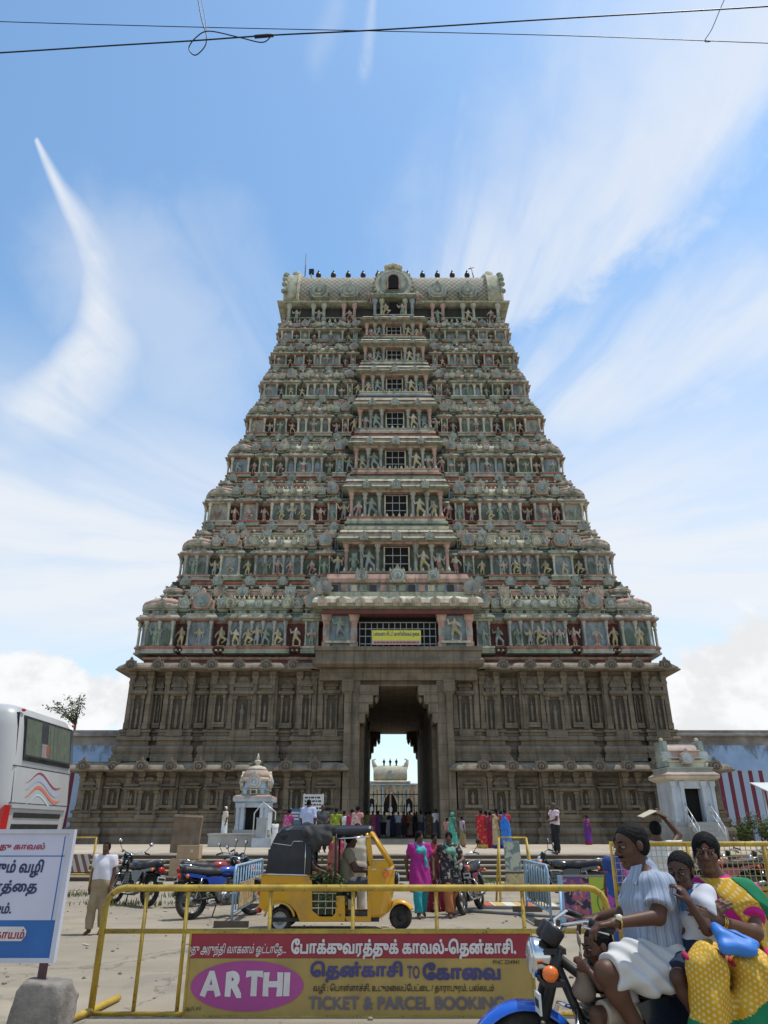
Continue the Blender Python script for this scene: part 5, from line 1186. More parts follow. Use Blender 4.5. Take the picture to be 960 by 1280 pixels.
for i in range(32): a0, a1 = 2 * math.pi * i / 32, 2 * math.pi * (i + 1) / 32; mb.add([(cxo + .155 * math.cos(a0), -.024, zo + .2 * math.sin(a0)), (cxo + .155 * math.cos(a1), -.024, zo + .2 * math.sin(a1)), (cxo + .172 * math.cos(a1), -.024, zo + .218 * math.sin(a1)), (cxo + .172 * math.cos(a0), -.024, zo + .218 * math.sin(a0))], [(3, 2, 1, 0)])
mb.m(mat('red_letter', (.50, .03, .02), .5)); write(mb, 'A', cxo - .1, zo - .13, .2, .26, -.026, bold=.03); mb.build('emblem', pn)
# small yellow frames on the far side of the street
def frame(name, lab, px, pyb, w, h, boards, lean=0., rz=0.):
    Y = CZ / math.tan(math.atan((pyb - 640) / FOC) - PITCH); q = at(px, pyb, Y)
    t = thing(name, lab, 'sign' if 'stand' in name else 'barrier', (q.x, Y, 0), rz)
    for s in (-1, 1):
        mb = MB().m(YP); mb.tube([(s * w / 2, -.3 * (lean > 0), 0), (s * w / 2 * (1 - lean), 0, h)], .028, 6); 
        if lean: mb.tube([(s * w / 2, .35, 0), (s * w / 2 * (1 - lean), .01, h)], .026, 6)
        mb.build('leg', t)
    mb = MB().m(YP)
    for z in (h * .3, h): f = z / h; mb.tube([(-w / 2 * (1 - lean * f), -.3 * (lean > 0) * (1 - f), z), (w / 2 * (1 - lean * f), -.3 * (lean > 0) * (1 - f), z)], .022, 6)
    mb.build('rail', t)
    for x0, x1, z0, z1, m in boards:
        mb = MB().m(m)
        sl = lambda z: -.3 * (lean > 0) * (1 - z / h) - .035
        mb.add([(x0 * w / 2, sl(z0), z0), (x1 * w / 2, sl(z0), z0), (x1 * w / 2, sl(z1), z1), (x0 * w / 2, sl(z1), z1), (x0 * w / 2, sl(z0) + .02, z0), (x1 * w / 2, sl(z0) + .02, z0), (x1 * w / 2, sl(z1) + .02, z1), (x0 * w / 2, sl(z1) + .02, z1)], [(0, 1, 2, 3), (7, 6, 5, 4), (0, 4, 5, 1), (1, 5, 6, 2), (2, 6, 7, 3), (3, 7, 4, 0)]); mb.build('board', t)
    return t
GREYP = faded((.30, .31, .24), (.12, .16, .15), (.36, .33, .2))
frame('sign_stand', 'yellow A shaped stand holding a weathered grey green board near the steps', 646, 1130, .82, 1.36, [(-.55, .35, .68, 1.3, GREYP), (-.6, .5, .3, .62, faded((.30, .25, .12), (.22, .19, .12), (.4, .33, .15)))], .22)
def diag(t, vec, c):
    sp = t.nodes.new('ShaderNodeSeparateXYZ'); t.links.new(vec, sp.inputs[0]); x, z = E(t, sp.outputs[0]), E(t, sp.outputs[2]); return mixc(t, (x * 5. + z * 2.2).op('FRACT').sst(.48, .52), c, (.22, .10, .07))
ft = frame('yellow_barricade', 'yellow barricade with a small green sign beside the bus', 88, 1113, 1.0, 1.32, [(-1.3, -.2, .92, 1.18, mat('green_sign', (.02, .16, .11), .5, .1)), (-.1, .85, .45, .9, mat('striped_board', (.52, .50, .46), .6, .08, fn=diag)), (-1.2, -.15, .2, .7, faded((.36, .28, .08), (.3, .24, .06), (.3, .1, .05)))])
mb = MB().m(SIGNW)
for z, a, b in ((1.1, -.6, -.15), (1.04, -.6, -.2), (.98, -.6, -.25)): mb.box(a, b, -.045, -.037, z - .018, z + .018)
mb.build('lettering', ft)
# painted boards lying flat on the ground
def panels(t, vec, c):
    sp = t.nodes.new('ShaderNodeSeparateXYZ'); t.links.new(vec, sp.inputs[0]); x, y = E(t, sp.outputs[0]), E(t, sp.outputs[1])
    c = mixc(t, (x * 2.3).op('FRACT').sst(.45, .5), c, (.50, .36, .14)); return mixc(t, (x * 1.15 + .3).op('FRACT').sst(.72, .75), c, (.42, .12, .07))
q = at(645, 1134, 17.6); mb = MB().m(POSTG); mb.rloft(0, 0, .85, .55, [(0, .0), (0, .05)]); mb.m(mat('painted_squares', (.60, .57, .48), .6, .08, fn=panels)).rloft(0, 0, .8, .5, [(0, .052), (0, .06)])
o = mb.build('signboard', None, (q.x + .05, 17.6, .004)); o.rotation_euler.z = R(-6); tag(o, 'painted board with cream and orange squares lying flat on the ground', 'board')
q = at(700, 1150, 14.9); mb = MB().m(POSTG); mb.tube([(-1.3, .9, .03), (.9, -.5, .03)], .03, 6); o = mb.build('iron_pipe', None, (q.x - .2, 15.6, .0)); tag(o, 'dark iron pipe lying on the ground below the pale blue barrier', 'pipe')
# litter and pebbles on the dusty ground
mb = MB().m(mat('pebble', (.24, .2, .16), .9, .3, 30))
for i in range(420):
    y = rnd.uniform(6, 25); x = rnd.uniform(-.62, .62) * y; r = rnd.uniform(.008, .03); o0 = len(mb.v); mb.ball((x, y, r * .3), r, 6, (1, 1, .6)); jitter(mb, o0, r * .15)
tag(mb.build('gravel'), kind='stuff')
mb = MB(); LT = [mat('paper_scrap', c, .8, .1, 20) for c in ((.5, .48, .43), (.38, .33, .24), (.12, .10, .08), (.30, .10, .07))]
for i in range(130):
    y = rnd.uniform(9, 25.4); x = rnd.uniform(-.6, .6) * y; a = rnd.uniform(0, 6.3); w = rnd.uniform(.02, .07); h = w * rnd.uniform(.3, 1.2); mb.m(LT[rnd.randrange(4)]); c_, s_ = math.cos(a), math.sin(a); z = [rnd.uniform(.005, .025) for _ in range(4)]
    mb.add([(x + c_ * u - s_ * v, y + s_ * u + c_ * v, z[k]) for k, (u, v) in enumerate(((-w, -h), (w, -h), (w, h), (-w, h)))], [(0, 1, 2, 3)])
tag(mb.build('litter'), kind='stuff')
mb = MB().m(LEAF2)
for px, py, w in ((165, 1132, 1.2), (250, 1122, 1.0), (320, 1125, .8), (600, 1104, .7), (95, 1120, 1.)):
    Y = CZ / math.tan(math.atan((py - 640) / FOC) - PITCH); q = at(px, py, Y)
    for i in range(160): p = V((q.x + rnd.gauss(0, w * .5), Y + rnd.gauss(0, .25), rnd.uniform(0, .02))); d = V((rnd.uniform(-.05, .05), rnd.uniform(-.05, .05), rnd.uniform(.05, .16))); mb.add([tuple(p - V((.012, 0, 0))), tuple(p + V((.012, 0, 0))), tuple(p + d)], [(0, 1, 2)])
tag(mb.build('weeds'), kind='stuff')
# ------------------------------------------------------------------ vehicles
RUB = mat('tyre_rubber', (.022, .021, .02), .85, .25, 8, dirt=.5, dcol=(.14, .115, .085), dscale=6); CHR = mat('chrome', (.62, .62, .62), .16, .03, metal=1.); BLKP = mat('black_plastic', (.018, .018, .019), .45, .15, 6, dirt=.3, dcol=(.10, .085, .07), dscale=4); ALU = mat('engine_alloy', (.26, .26, .25), .45, .15, 12, metal=.7, dirt=.5, dcol=(.05, .045, .04), dscale=8); SEATM = mat('seat_vinyl', (.018, .018, .02), .5, .2, 6, bump=.2, bscale=60)
ORG = mat('indicator_orange', (.75, .16, .02), .25, .05, spec=.6); REDL = mat('tail_lamp_red', (.42, .012, .012), .2, .05, spec=.6); GLS = mat('lamp_glass', (.55, .57, .58), .08, .05, spec=.8, metal=.6); PLATE = mat('number_plate', (.55, .55, .5), .5, .1)
def wheel(name, par, c, r, w, spokes=12, face=None):
    t = MB().m(RUB); ax = c
    t.tube([(c[0] + (r - w) * math.cos(2 * math.pi * i / 28), c[1], c[2] + (r - w) * math.sin(2 * math.pi * i / 28)) for i in range(28)], w, 8, closed=True)
    for i in range(0): pass
    o = bpy.data.objects.new(name, None); COL.objects.link(o); o.parent = par
    t.build('tyre', o)
    m = MB().m(face or ALU)
    if face is None:
        m.tube([(c[0] + (r - 1.9 * w) * math.cos(2 * math.pi * i / 28), c[1], c[2] + (r - 1.9 * w) * math.sin(2 * math.pi * i / 28)) for i in range(28)], w * .36, 6, closed=True)
        m.T = Mx.Translation(c) @ Mx.Rotation(R(90), 4, 'X'); m.lathe(0, 0, [(.075, -.05), (.085, -.02), (.085, .02), (.075, .05)], 12); m.T = None
        for i in range(spokes):
            a = 2 * math.pi * i / spokes
            for s in (-1, 1): m.tube([(c[0] + .07 * math.cos(a), c[1] + s * .035, c[2] + .07 * math.sin(a)), (c[0] + (r - 2 * w) * math.cos(a + .25 * s), c[1], c[2] + (r - 2 * w) * math.sin(a + .25 * s))], .0035, 4)
    else:
        m.T = Mx.Translation(c) @ Mx.Rotation(R(90), 4, 'X'); rr = r - 1.5 * w
        m.lathe(0, 0, [(rr, -w * .7), (rr * 1.05, -w * .4), (rr * 1.05, w * .4), (rr, w * .7), (rr * .9, w * .75), (rr * .8, w * .45), (rr * .45, w * .5), (rr * .4, w * .8), (.01, w * .85)], 18); m.T = None
    m.build('rim', o); return o
def strip(mb, pts, hw, th, lip=.0):
    """a curved sheet along pts in the x-z plane, 2*hw wide"""
    n = len(pts); vs = []; fs = []
    for x, z, nx, nz in pts:
        for y, d in ((-hw, -lip), (-hw * .6, 0), (hw * .6, 0), (hw, -lip)): vs.append((x + nx * d, y, z + nz * d))
        for y, d in ((hw, -lip), (hw * .6, 0), (-hw * .6, 0), (-hw, -lip)): vs.append((x + nx * (d - th), y, z + nz * (d - th)))
    for i in range(n - 1):
        for j in range(8): k = (j + 1) % 8; fs.append((i * 8 + j, i * 8 + 8 + j, i * 8 + 8 + k, i * 8 + k))
    fs.append(tuple(range(8))); fs.append(tuple(range(8 * n - 1, 8 * n - 9, -1))); mb.add(vs, fs, True)
def arcp(cx, cz, r, a0, a1, n=12): return [(cx + r * math.cos(R(a)), cz + r * math.sin(R(a)), math.cos(R(a)), math.sin(R(a))) for a in [a0 + (a1 - a0) * i / n for i in range(n + 1)]]
def moto(lab, loc, rz, tank, fender, group=None, steer=0., hi=False, lean=0.):
    t = thing('motorcycle', lab, 'motorcycle', loc, rz, group); t.rotation_euler.x = lean
    TK = mat('tank_paint', tank, .22, .08, 4, coat=.6, spec=.5, obj=True); FD = mat('fender_paint', fender, .22, .08, 4, coat=.6, spec=.5, obj=True)
    wheel('front_wheel', t, (.63, 0, .31), .31, .048, 14 if hi else 9); wheel('rear_wheel', t, (-.64, 0, .31), .31, .055, 14 if hi else 9)
    mb = MB().m(FD); strip(mb, arcp(.63, .31, .352, 28, 132), .075, .006, .035); mb.m(BLKP); strip(mb, arcp(.63, .31, .35, 133, 195), .07, .006, .03); mb.build('front_fender', t)
    mb = MB().m(BLKP); strip(mb, arcp(-.64, .31, .37, -8 + 30, 165, 14)[::1], .085, .006, .03); mb.build('rear_fender', t)
    f = MB()
    for s in (-1, 1): f.m(ALU).tube([(.63, s * .085, .31), (.545, s * .085, .55)], .027, 8); f.m(CHR).tube([(.545, s * .085, .55), (.50, s * .085, .68)], .018, 8); f.m(BLKP).tube([(.535, s * .085, .58), (.45, s * .085, .82), (.42, s * .085, .93)], .03, 8)
    f.m(BLKP).box(.38, .5, -.11, .11, .9, .93); f.box(.40, .52, -.115, .115, .74, .77); f.build('fork', t)
    h = MB(); h.T = Mx.Translation((.50, 0, .875)) @ Mx.Rotation(R(90), 4, 'Y') @ Mx.Rotation(0, 4, 'Z')
    h.m(CHR).lathe(0, 0, [(.02, -.10), (.06, -.09), (.088, -.05), (.1, 0.), (.105, .045), (.108, .06), (.098, .07)], 20); h.m(GLS).lathe(0, 0, [(.096, .062), (.08, .08), (.04, .09), (.005, .092)], 20); h.build('headlight', t)
    for s in (-1, 1):
        i_ = MB(); i_.m(BLKP).tube([(.47, s * .08, .83), (.49, s * .17, .82)], .011, 6); i_.m(ORG).ball((.50, s * .2, .82), .042, 10, (1.1, .8, 1)); i_.build('indicator', t)
        i_ = MB(); i_.m(BLKP).tube([(-.78, s * .07, .72), (-.8, s * .15, .72)], .01, 6); i_.m(ORG).ball((-.81, s * .18, .72), .036, 8); i_.build('indicator', t)
    g = MB()
    for s in (-1, 1): g.T = Mx.Translation((.44, s * .065, 1.0)) @ Mx.Rotation(R(-38), 4, 'Y'); g.m(BLKP).lathe(0, 0, [(.045, -.06), (.06, -.04), (.062, .03), (.055, .04)], 14); g.m(CHR).lathe(0, 0, [(.052, .041), (.05, .045)], 14)
    g.build('instrument_pod', t)
    b = MB().m(CHR); hp = [(.18, -.35, 1.055), (.28, -.27, 1.085), (.39, -.12, 1.05), (.41, 0, .965), (.39, .12, 1.05), (.28, .27, 1.085), (.18, .35, 1.055)]; b.tube(hp, .012, 8)
    hb = b.build('handlebar', t)
    for s in (-1, 1):
        q = MB().m(BLKP); q.tube([(.27, s * .285, 1.083), (.16, s * .37, 1.045)], .019, 8); q.m(CHR).tube([(.31, s * .26, 1.07), (.31, s * .32, 1.06), (.2, s * .40, 1.035)], .006, 5); q.build('grip', hb)
        if hi: continue
        q = MB().m(BLKP); q.tube([(.29, s * .29, 1.07), (.27, s * .4, 1.2), (.27, s * .42, 1.24)], .007, 6); q.ball((.265, s * .43, 1.27), .06, 10, (.35, 1.05, .75)); q.m(CHR).ball((.252, s * .43, 1.27), .052, 10, (.25, 1.05, .75)); q.build('mirror', hb)
    fr = MB().m(BLKP); fr.tube([(.42, 0, .88), (.2, 0, .72), (-.2, 0, .68), (-.68, 0, .74)], .028, 8); fr.tube([(.42, 0, .84), (.3, 0, .55), (.22, 0, .3), (-.1, 0, .26)], .026, 8); fr.tube([(-.1, 0, .26), (-.25, 0, .5), (-.2, 0, .68)], .024, 8)
    for s in (-1, 1): fr.tube([(-.2, s * .1, .35), (-.64, s * .11, .31)], .022, 6); fr.tube([(.05, s * .16, .3), (-.12, s * .3, .3)], .012, 6)
    fr.m(BLKP).tube([(-.05, .12, .3), (-.12, .2, .02)], .012, 6); fr.build('frame', t)
    e = MB().m(ALU); e.rloft(.1, 0, .17, .1, [(-.05, .2), (0, .24), (0, .4), (-.03, .43)])
    for i in range(7): e.box(.08 - .0 , .29, -.1, .1, .44 + .03 * i, .452 + .03 * i)
    e.m(BLKP).box(.11, .26, -.08, .08, .43, .66); e.m(ALU).ball((.0, -.13, .33), .1, 10, (1, .4, 1)); e.ball((.0, .13, .33), .11, 10, (1, .4, 1)); e.build('engine', t)
    x = MB().m(CHR); x.tube([(.28, .06, .52), (.36, .08, .36), (.25, .12, .24), (-.1, .14, .24), (-.3, .15, .27)], .02, 8); x.m(ALU).tube([(-.3, .15, .27), (-.42, .155, .3), (-.85, .165, .38), (-.9, .165, .39)], [.025, .045, .052, .03], 10); x.build('exhaust', t)
    B = Body(); B.limb((.20, 0, .80), (-.06, 0, .77), .075, .08, .05); B.lump((.08, 0, .80), (.19, .115, .085), .05); B.build('tank', TK, .014 if hi else .022, t)
    B = Body(); B.limb((-.1, 0, .76), (-.3, 0, .76), .1, .12, .04); B.limb((-.3, 0, .76), (-.78, 0, .82), .12, .1, .05); B.build('seat', SEATM, .016 if hi else .025, t, trim=[((0, 0, .865), (.12, 0, 1)), ((0, 0, .72), (0, 0, -1))])
    for s in (-1, 1):
        p = MB().m(TK); yy = sorted((s * .1, s * .13)); p.prism([(-.08, .5), (.02, .66), (-.1, .7), (-.4, .7), (-.34, .56), (-.22, .46)], *yy); p.prism([(-.4, .66), (-.42, .72), (-.8, .78), (-.86, .73)], *yy); p.build('side_panel', t)
        k = MB().m(CHR); k.tube([(-.5, s * .14, .68), (-.62, s * .14, .34)], .012, 6); k.m(BLKP).tube([(-.51, s * .14, .64), (-.58, s * .14, .45)], .035, 8); k.build('shock_absorber', t)
    k = MB(); k.m(BLKP).box(-.9, -.78, -.08, .08, .66, .78); k.m(REDL).ball((-.9, 0, .73), .075, 10, (.6, 1.1, .8)); k.build('tail_light', t)
    k = MB().m(PLATE); k.box(-.965, -.955, -.1, .1, .5, .6); k.m(INK).box(-.968, -.964, -.08, .08, .53, .57); k.build('number_plate', t)
    k = MB().m(CHR); k.tube([(-.55, -.14, .86), (-.82, -.13, .92), (-.9, 0, .93), (-.82, .13, .92), (-.55, .14, .86)], .011, 6); k.build('grab_rail', t)
    k = MB().m(CHR)
    for s in (-1, 1): k.tube([(.34, s * .04, .62), (.38, s * .24, .6), (.40, s * .31, .5), (.36, s * .3, .34), (.27, s * .08, .3)], .014, 8)
    k.build('crash_guard', t)
    k = MB().m(PLATE); k.T = Mx.Translation((.575, -.0, .68)); k.box(-.006, .006, -.0 + .1, .24, -.05, .05); k.m(INK).box(.0065, .008, .12, .22, -.02, .02); k.build('number_plate', t)
    return t
FB = 1.435; FY = 4.9
moto('blue motorcycle carrying the family of four in front', (FB, FY, 0), R(180), (.010, .014, .03), (.015, .10, .50), hi=True)
GM = 'motorcycles parked on the far side of the street'
q = at(161, 1138, 17.6); moto('dark motorcycle parked behind the boy in the white shirt', (q.x - .1, 17.9, 0), R(142), (.02, .022, .04), (.03, .03, .035), GM, lean=R(7))
q = at(268, 1150, 15.4); moto('blue tanked motorcycle parked beside the blue grey pipe barrier, nearest the cartons', (q.x + .1, 15.6, 0), R(36), (.02, .06, .30), (.03, .03, .035), GM, lean=R(-7))
q = at(262, 1120, 18.4); moto('red motorcycle half hidden behind the blue tanked one', (q.x + .25, 17.9, 0), R(38), (.30, .02, .03), (.03, .03, .035), GM, lean=R(-7))
q = at(594, 1147, 16.1); moto('dark red motorcycle parked nose on behind the two walking women', (q.x, 16.6, 0), R(-112), (.14, .015, .03), (.03, .03, .035), GM, lean=R(7))
q = at(712, 1120, 18.0); moto('black motorcycle with silver handlebars behind the film poster', (q.x, 18.4, 0), R(160), (.025, .025, .03), (.03, .03, .035), GM, lean=R(7))
for px, Y, c, lab, rz in ((905, 19.0, (.30, .02, .03), 'red motorcycle parked behind the woman in the yellow saree', 170), (940, 19.8, (.35, .03, .03), 'bright red motorcycle parked second from the right edge behind the mesh barrier', 158), (975, 19.2, (.04, .04, .045), 'dark motorcycle parked at the right edge behind the mesh barrier', 165)):
    q = at(px, 1100, Y); moto(lab, (q.x, Y, 0), R(rz), c, (.25, .25, .26), GM, lean=R(7))
# ------------------------------------------------------------------ auto rickshaw
AY = 13.75; A0 = at(415, 1165, AY - .55)
AYEL = mat('rickshaw_yellow', (.60, .30, .012), .35, .08, 3, coat=.3, dirt=.6, dcol=(.26, .17, .08), dscale=3., obj=True); HOOD = mat('black_hood_cloth', (.012, .013, .02), .32, .25, 4, spec=.45, bump=.08, bscale=9, obj=True, dirt=.15, dcol=(.10, .09, .075), dscale=2.); AGL = mat('wind_screen', (.10, .11, .12), .05, .05, spec=.8, alpha=.4)
t = thing('auto_rickshaw', 'yellow three wheeled auto rickshaw with a black hood crossing behind the barrier', 'auto rickshaw', (A0.x, AY, 0)); rick = t; t.scale = (.95, .95, .955)
HWD = .62
for s, nm in ((-1, 0), (1, 0)): wheel('rear_wheel', t, (-.90, s * .52, .21), .21, .05, face=mat('steel_wheel', (.34, .34, .33), .5, .1, metal=.5))
wheel('front_wheel', t, (1.18, 0, .205), .205, .052, face=BLKP)
mb = MB().m(AYEL)
low = [(-1.27, .42), (-1.24, .86), (-1.15, .93), (-.45, .90), (-.37, .80), (-.345, .36), (-.22, .27), (.0, .27), (.05, .32), (.06, .58), (.20, .58), (.22, .27), (.25, .20), (-.55, .20), (-.62, .34), (-.74, .45), (-.90, .49), (-1.06, .45), (-1.16, .34)]
for s in (-1, 1): mb.prism(low, *sorted((s * (HWD - .035), s * HWD)))
mb.box(-1.26, -1.2, -HWD + .036, HWD - .036, .40, .9); mb.box(-1.2, -.4, -HWD + .036, HWD - .036, .86, .9)
mb.build('body', t)
mb = MB().m(BLKP); mb.box(-1.1, .8, -HWD + .04, HWD - .04, .19, .25)
mb.tube([(-.9, -.5, .21), (-.9, .5, .21)], .04, 8); mb.build('floor', t)
# front cowl, wrapping round to the nose
mb = MB().m(AYEL)
def ring(z, xf, xb, hw): return [(xb, -hw, z), (xb + (xf - xb) * .55, -hw * .96, z), (xf - .06, -hw * .62, z), (xf, -hw * .25, z), (xf, hw * .25, z), (xf - .06, hw * .62, z), (xb + (xf - xb) * .55, hw * .96, z), (xb, hw, z)]
RG = [ring(.20, .84, .62, .55), ring(.30, .98, .62, .60), ring(.62, 1.06, .64, HWD), ring(.98, 1.08, .66, HWD), ring(1.04, 1.04, .66, HWD)]
vs = [p for r_ in RG for p in r_]; fs = []
for i in range(len(RG) - 1):
    for j in range(7): fs.append((i * 8 + j, i * 8 + j + 1, i * 8 + 9 + j, i * 8 + 8 + j))
fs.append(tuple(range(32, 40))); fs.append((0, 8, 16, 24, 32, 39, 31, 23, 15, 7)); mb.add(vs, fs)
for s in (-1, 1): mb.prism([(.22, .20), (.66, .20), (.66, .27), (.22, .27)], *sorted((s * (HWD - .05), s * HWD))); mb.box(*sorted((.6, .66)), *sorted((s * (HWD - .04), s * HWD)), .27, 1.04)
mb.build('cowl', t)
GD = mat('grille_dark', (.03, .045, .02), .7, .3, 20)
for s in (1, -1): mb = MB().m(GD); mb.prism([(-.335, .38), (-.335, .62), (.05, .62), (.05, .38), (-.02, .30), (-.24, .30)], *sorted((s * (HWD - .03), s * (HWD - .02)))); mb.build('grille', t) if s > 0 else None
mb.m(CHR)
for z in (.40, .50, .62): mb.box(-.35, .06, -HWD - .008, -HWD + .0, z - .009, z + .009)
for x in (-.24, -.12, 0.): mb.box(x - .006, x + .006, -HWD - .005, -HWD - .001, .30, .62)
mb.build('grille', t)
mb = MB().m(AYEL); strip(mb, arcp(-.90, .22, .275, 12, 168), .045, .01, .02); mb.T = None
for i in range(len(mb.v)): p = mb.v[i]; mb.v[i] = (p[0], p[1] - HWD - .02, p[2])
mb.build('mudguard', t); mb = MB().m(AYEL); strip(mb, arcp(1.17, .22, .26, 25, 150), .12, .01, .05); mb.build('front_mudguard', t)
# hood
b = Body(); k = .06
for y in (-HWD + .1, HWD - .1): b.limb((-.86, y, 1.56), (.62, y, 1.60), .085, .07, k)
b.limb((-.86, 0, 1.60), (.62, 0, 1.62), .09, .075, k); 
for y in (-.26, .26): b.limb((-.86, y, 1.59), (.62, y, 1.62), .1, .07, k)
b.limb((-.9, -HWD + .1, 1.52), (-.9, HWD - .1, 1.52), .12, None, k)
b.build('hood', HOOD, .03, t)
mb = MB().m(HOOD)
def flap(s):
    y0, y1 = sorted((s * (HWD - .02), s * (HWD - .002))); mb.prism([(-1.19, .925), (-1.12, 1.35), (-1.02, 1.56), (-.80, 1.62), (-.40, 1.60), (-.40, .905), (-.46, .905)], y0, y1)
flap(-1); flap(1); mb.box(-1.16, -1.13, -HWD + .02, HWD - .02, .92, 1.3); mb.add([(-1.13, -HWD + .02, 1.3), (-1.13, HWD - .02, 1.3), (-.98, HWD - .02, 1.58), (-.98, -HWD + .02, 1.58)], [(3, 2, 1, 0)]); mb.build('hood_flap', t)
mb = MB().m(CHR); yy = -HWD - .006
mb.tube([(-1.21, yy, .915), (-.45, yy, .895)], .014, 6); mb.tube([(-1.09, yy, 1.40), (-.76, yy, 1.36), (-.72, yy, 1.43), (-.52, yy, 1.43)], .008, 6); mb.tube([(-.5, yy, 1.43), (-.5, yy, .9)], .009, 6); mb.tube([(.02, yy, 1.47), (.62, yy, 1.5)], .014, 6); mb.tube([(.66, yy, .985), (1.02, -HWD + .1, .985), (1.07, -.25, .99)], .012, 6); mb.build('trim', t)
for s in (-1, 1):
    for m_, pts, r_ in ((AYEL, [(.66, s * (HWD - .03), 1.0), (.60, s * (HWD - .03), 1.3), (.58, s * (HWD - .04), 1.56)], .03), (IRON, [(-.40, s * (HWD - .04), .9), (-.40, s * (HWD - .04), 1.55)], .022), (IRON, [(.03, s * (HWD - .04), .3), (.03, s * (HWD - .04), 1.55)], .02)): mb = MB().m(m_); mb.tube(pts, r_, 6); mb.build('door_post', t)
mb = MB().m(AGL); mb.add([(1.0, -HWD + .06, 1.04), (1.0, HWD - .06, 1.04), (.66, HWD - .06, 1.53), (.66, -HWD + .06, 1.53)], [(0, 1, 2, 3)]); mb.build('windscreen', t)
mb = MB().m(AYEL); mb.tube([(1.02, -HWD + .04, 1.04), (.66, -HWD + .04, 1.55), (.66, HWD - .04, 1.55), (1.02, HWD - .04, 1.04)], .042, 8); mb.prism([(.60, 1.0), (1.0, 1.0), (.93, 1.12), (.69, 1.12)], -HWD + .01, -HWD + .03); mb.prism([(.60, 1.12), (.69, 1.12), (.645, 1.53), (.58, 1.53)], -HWD + .01, -HWD + .03); mb.m(BLKP).tube([(.99, -HWD + .03, 1.06), (.68, -HWD + .03, 1.5)], .016, 6); mb.build('windscreen_frame', t)
mb = MB(); mb.T = Mx.Translation((1.1, 0, .82)) @ Mx.Rotation(R(90), 4, 'Y'); mb.m(BLKP).lathe(0, 0, [(.09, -.06), (.11, 0.), (.1, .04)], 16); mb.m(GLS).lathe(0, 0, [(.09, .041), (.05, .06), (.01, .065)], 16); mb.T = None; mb.m(BLKP).ball((1.2, -.16, .68), .07, 8); mb.build('headlight', t)
mb = MB().m(ORG); mb.box(.88, .98, -HWD - .01, -HWD + .1, .87, .95); mb.build('indicator', t)
for z in (.62, .36): mb = MB().m(REDL); mb.ball((-1.27, -.5, z), .05, 8); mb.ball((-1.27, .5, z), .05, 8); mb.build('tail_light', t)
mb = MB().m(SEATM); mb.rloft(-.62, 0, .28, .52, [(-.03, .5), (0, .55), (0, .64), (-.03, .68)]); mb.rloft(-.86, 0, .06, .52, [(0, .68), (0, 1.15)]); mb.rloft(.22, 0, .17, .3, [(-.02, .5), (0, .54), (0, .6), (-.02, .64)]); mb.build('seat', t)
mb = MB().m(BLKP); mb.tube([(.86, 0, .4), (.72, 0, .95), (.66, 0, 1.0)], .025, 6); mb.tube([(.60, -.36, 1.0), (.68, -.2, 1.0), (.68, .2, 1.0), (.60, .36, 1.0)], .016, 6); mb.build('handlebar', t)
mb = MB().m(INK); mb.T = None; write(mb, '02276', -.99, .655, .22, .062, -HWD - .004, bold=.03); mb.m(mat('red_small_letters', (.45, .05, .02), .5)); write(mb, 'D.U.S. 5', -.99, .74, .2, .035, -HWD - .004, bold=.01); mb.build('lettering', t)
# rolled side curtain hanging over the door
b = Body(); b.limb((-.48, -HWD + .06, 1.62), (-.05, -HWD + .04, 1.64), .07, .06, .06); b.limb((-.48, -HWD + .0, 1.55), (-.1, -HWD - .0, 1.5), .09, .08, .08); b.limb((-.42, -HWD - .02, 1.4), (-.15, -HWD - .01, 1.42), .06, .07, .08); b.limb((-.36, -HWD - .0, 1.28), (-.3, -HWD, 1.4), .04, .07, .06); b.limb((-.3, -HWD + .3, 1.67), (-.1, -.2, 1.67), .035, .035, .08)
b.build('rolled_curtain', mat('faded_black_cloth', (.045, .043, .042), .85, .25, 6), .02, t, wrinkle=wrk(.014, (38, 10, 14), (22, 5, 30)))
# ------------------------------------------------------------------ coach
BUSP = mat('coach_silver_white', (.42, .41, .40), .35, .05, .7, coat=.2, spec=.4, dirt=.3, dcol=(.26, .23, .19), dscale=.9, streak=3); BUSL = mat('coach_pale_blue', (.40, .46, .54), .35, .05, .7, coat=.2); BGL = mat('coach_glass', (.05, .06, .065), .12, .1, spec=.6)
bus = thing('coach_bus', 'silver white coach seen from behind with green curtains in the rear window', 'bus', (-11.3, 14.1, 0))
def rrect(hx, hy, r, n=5):
    out = []
    for cx, cy, a0 in ((hx - r, -hy + r, -90), (hx - r, hy - r, 0), (-hx + r, hy - r, 90), (-hx + r, -hy + r, 180)):
        for i in range(n + 1): a = R(a0 + 90 * i / n); out.append((cx + r * math.cos(a), cy + r * math.sin(a)))
    return out
def skin(mb, rings, m):
    n = len(rings[0]); vs = [p for r_ in rings for p in r_]; fs = []
    for i in range(len(rings) - 1):
        for j in range(n): k = (j + 1) % n; fs.append((i * n + j, i * n + k, i * n + n + k, i * n + n + j))
    fs.append(tuple(range(n - 1, -1, -1))); fs.append(tuple(range((len(rings) - 1) * n, len(rings) * n))); mb.m(m).add(vs, fs, True)
mb = MB(); HXB, HYB = 5.0, 1.40
skin(mb, [[(x, y, z) for x, y in rrect(HXB - i, HYB - j, .3)] for i, j, z in ((.12, .06, .35), (.06, .02, .8), (0, 0, 1.9), (.0, 0, 2.0), (.05, .02, 2.6), (.12, .05, 3.2), (.16, .08, 3.42), (.24, .16, 3.55), (.45, .36, 3.62), (.8, .7, 3.64))], BUSP)
mb.build('body', bus)
def bx(z): return 5.0 - np.interp(z, [1.9, 2.0, 2.6, 3.2, 3.42], [0, 0, .05, .12, .16]) if z > 1.9 else 5.0 - np.interp(z, [.35, .8, 1.9], [.12, .06, 0])
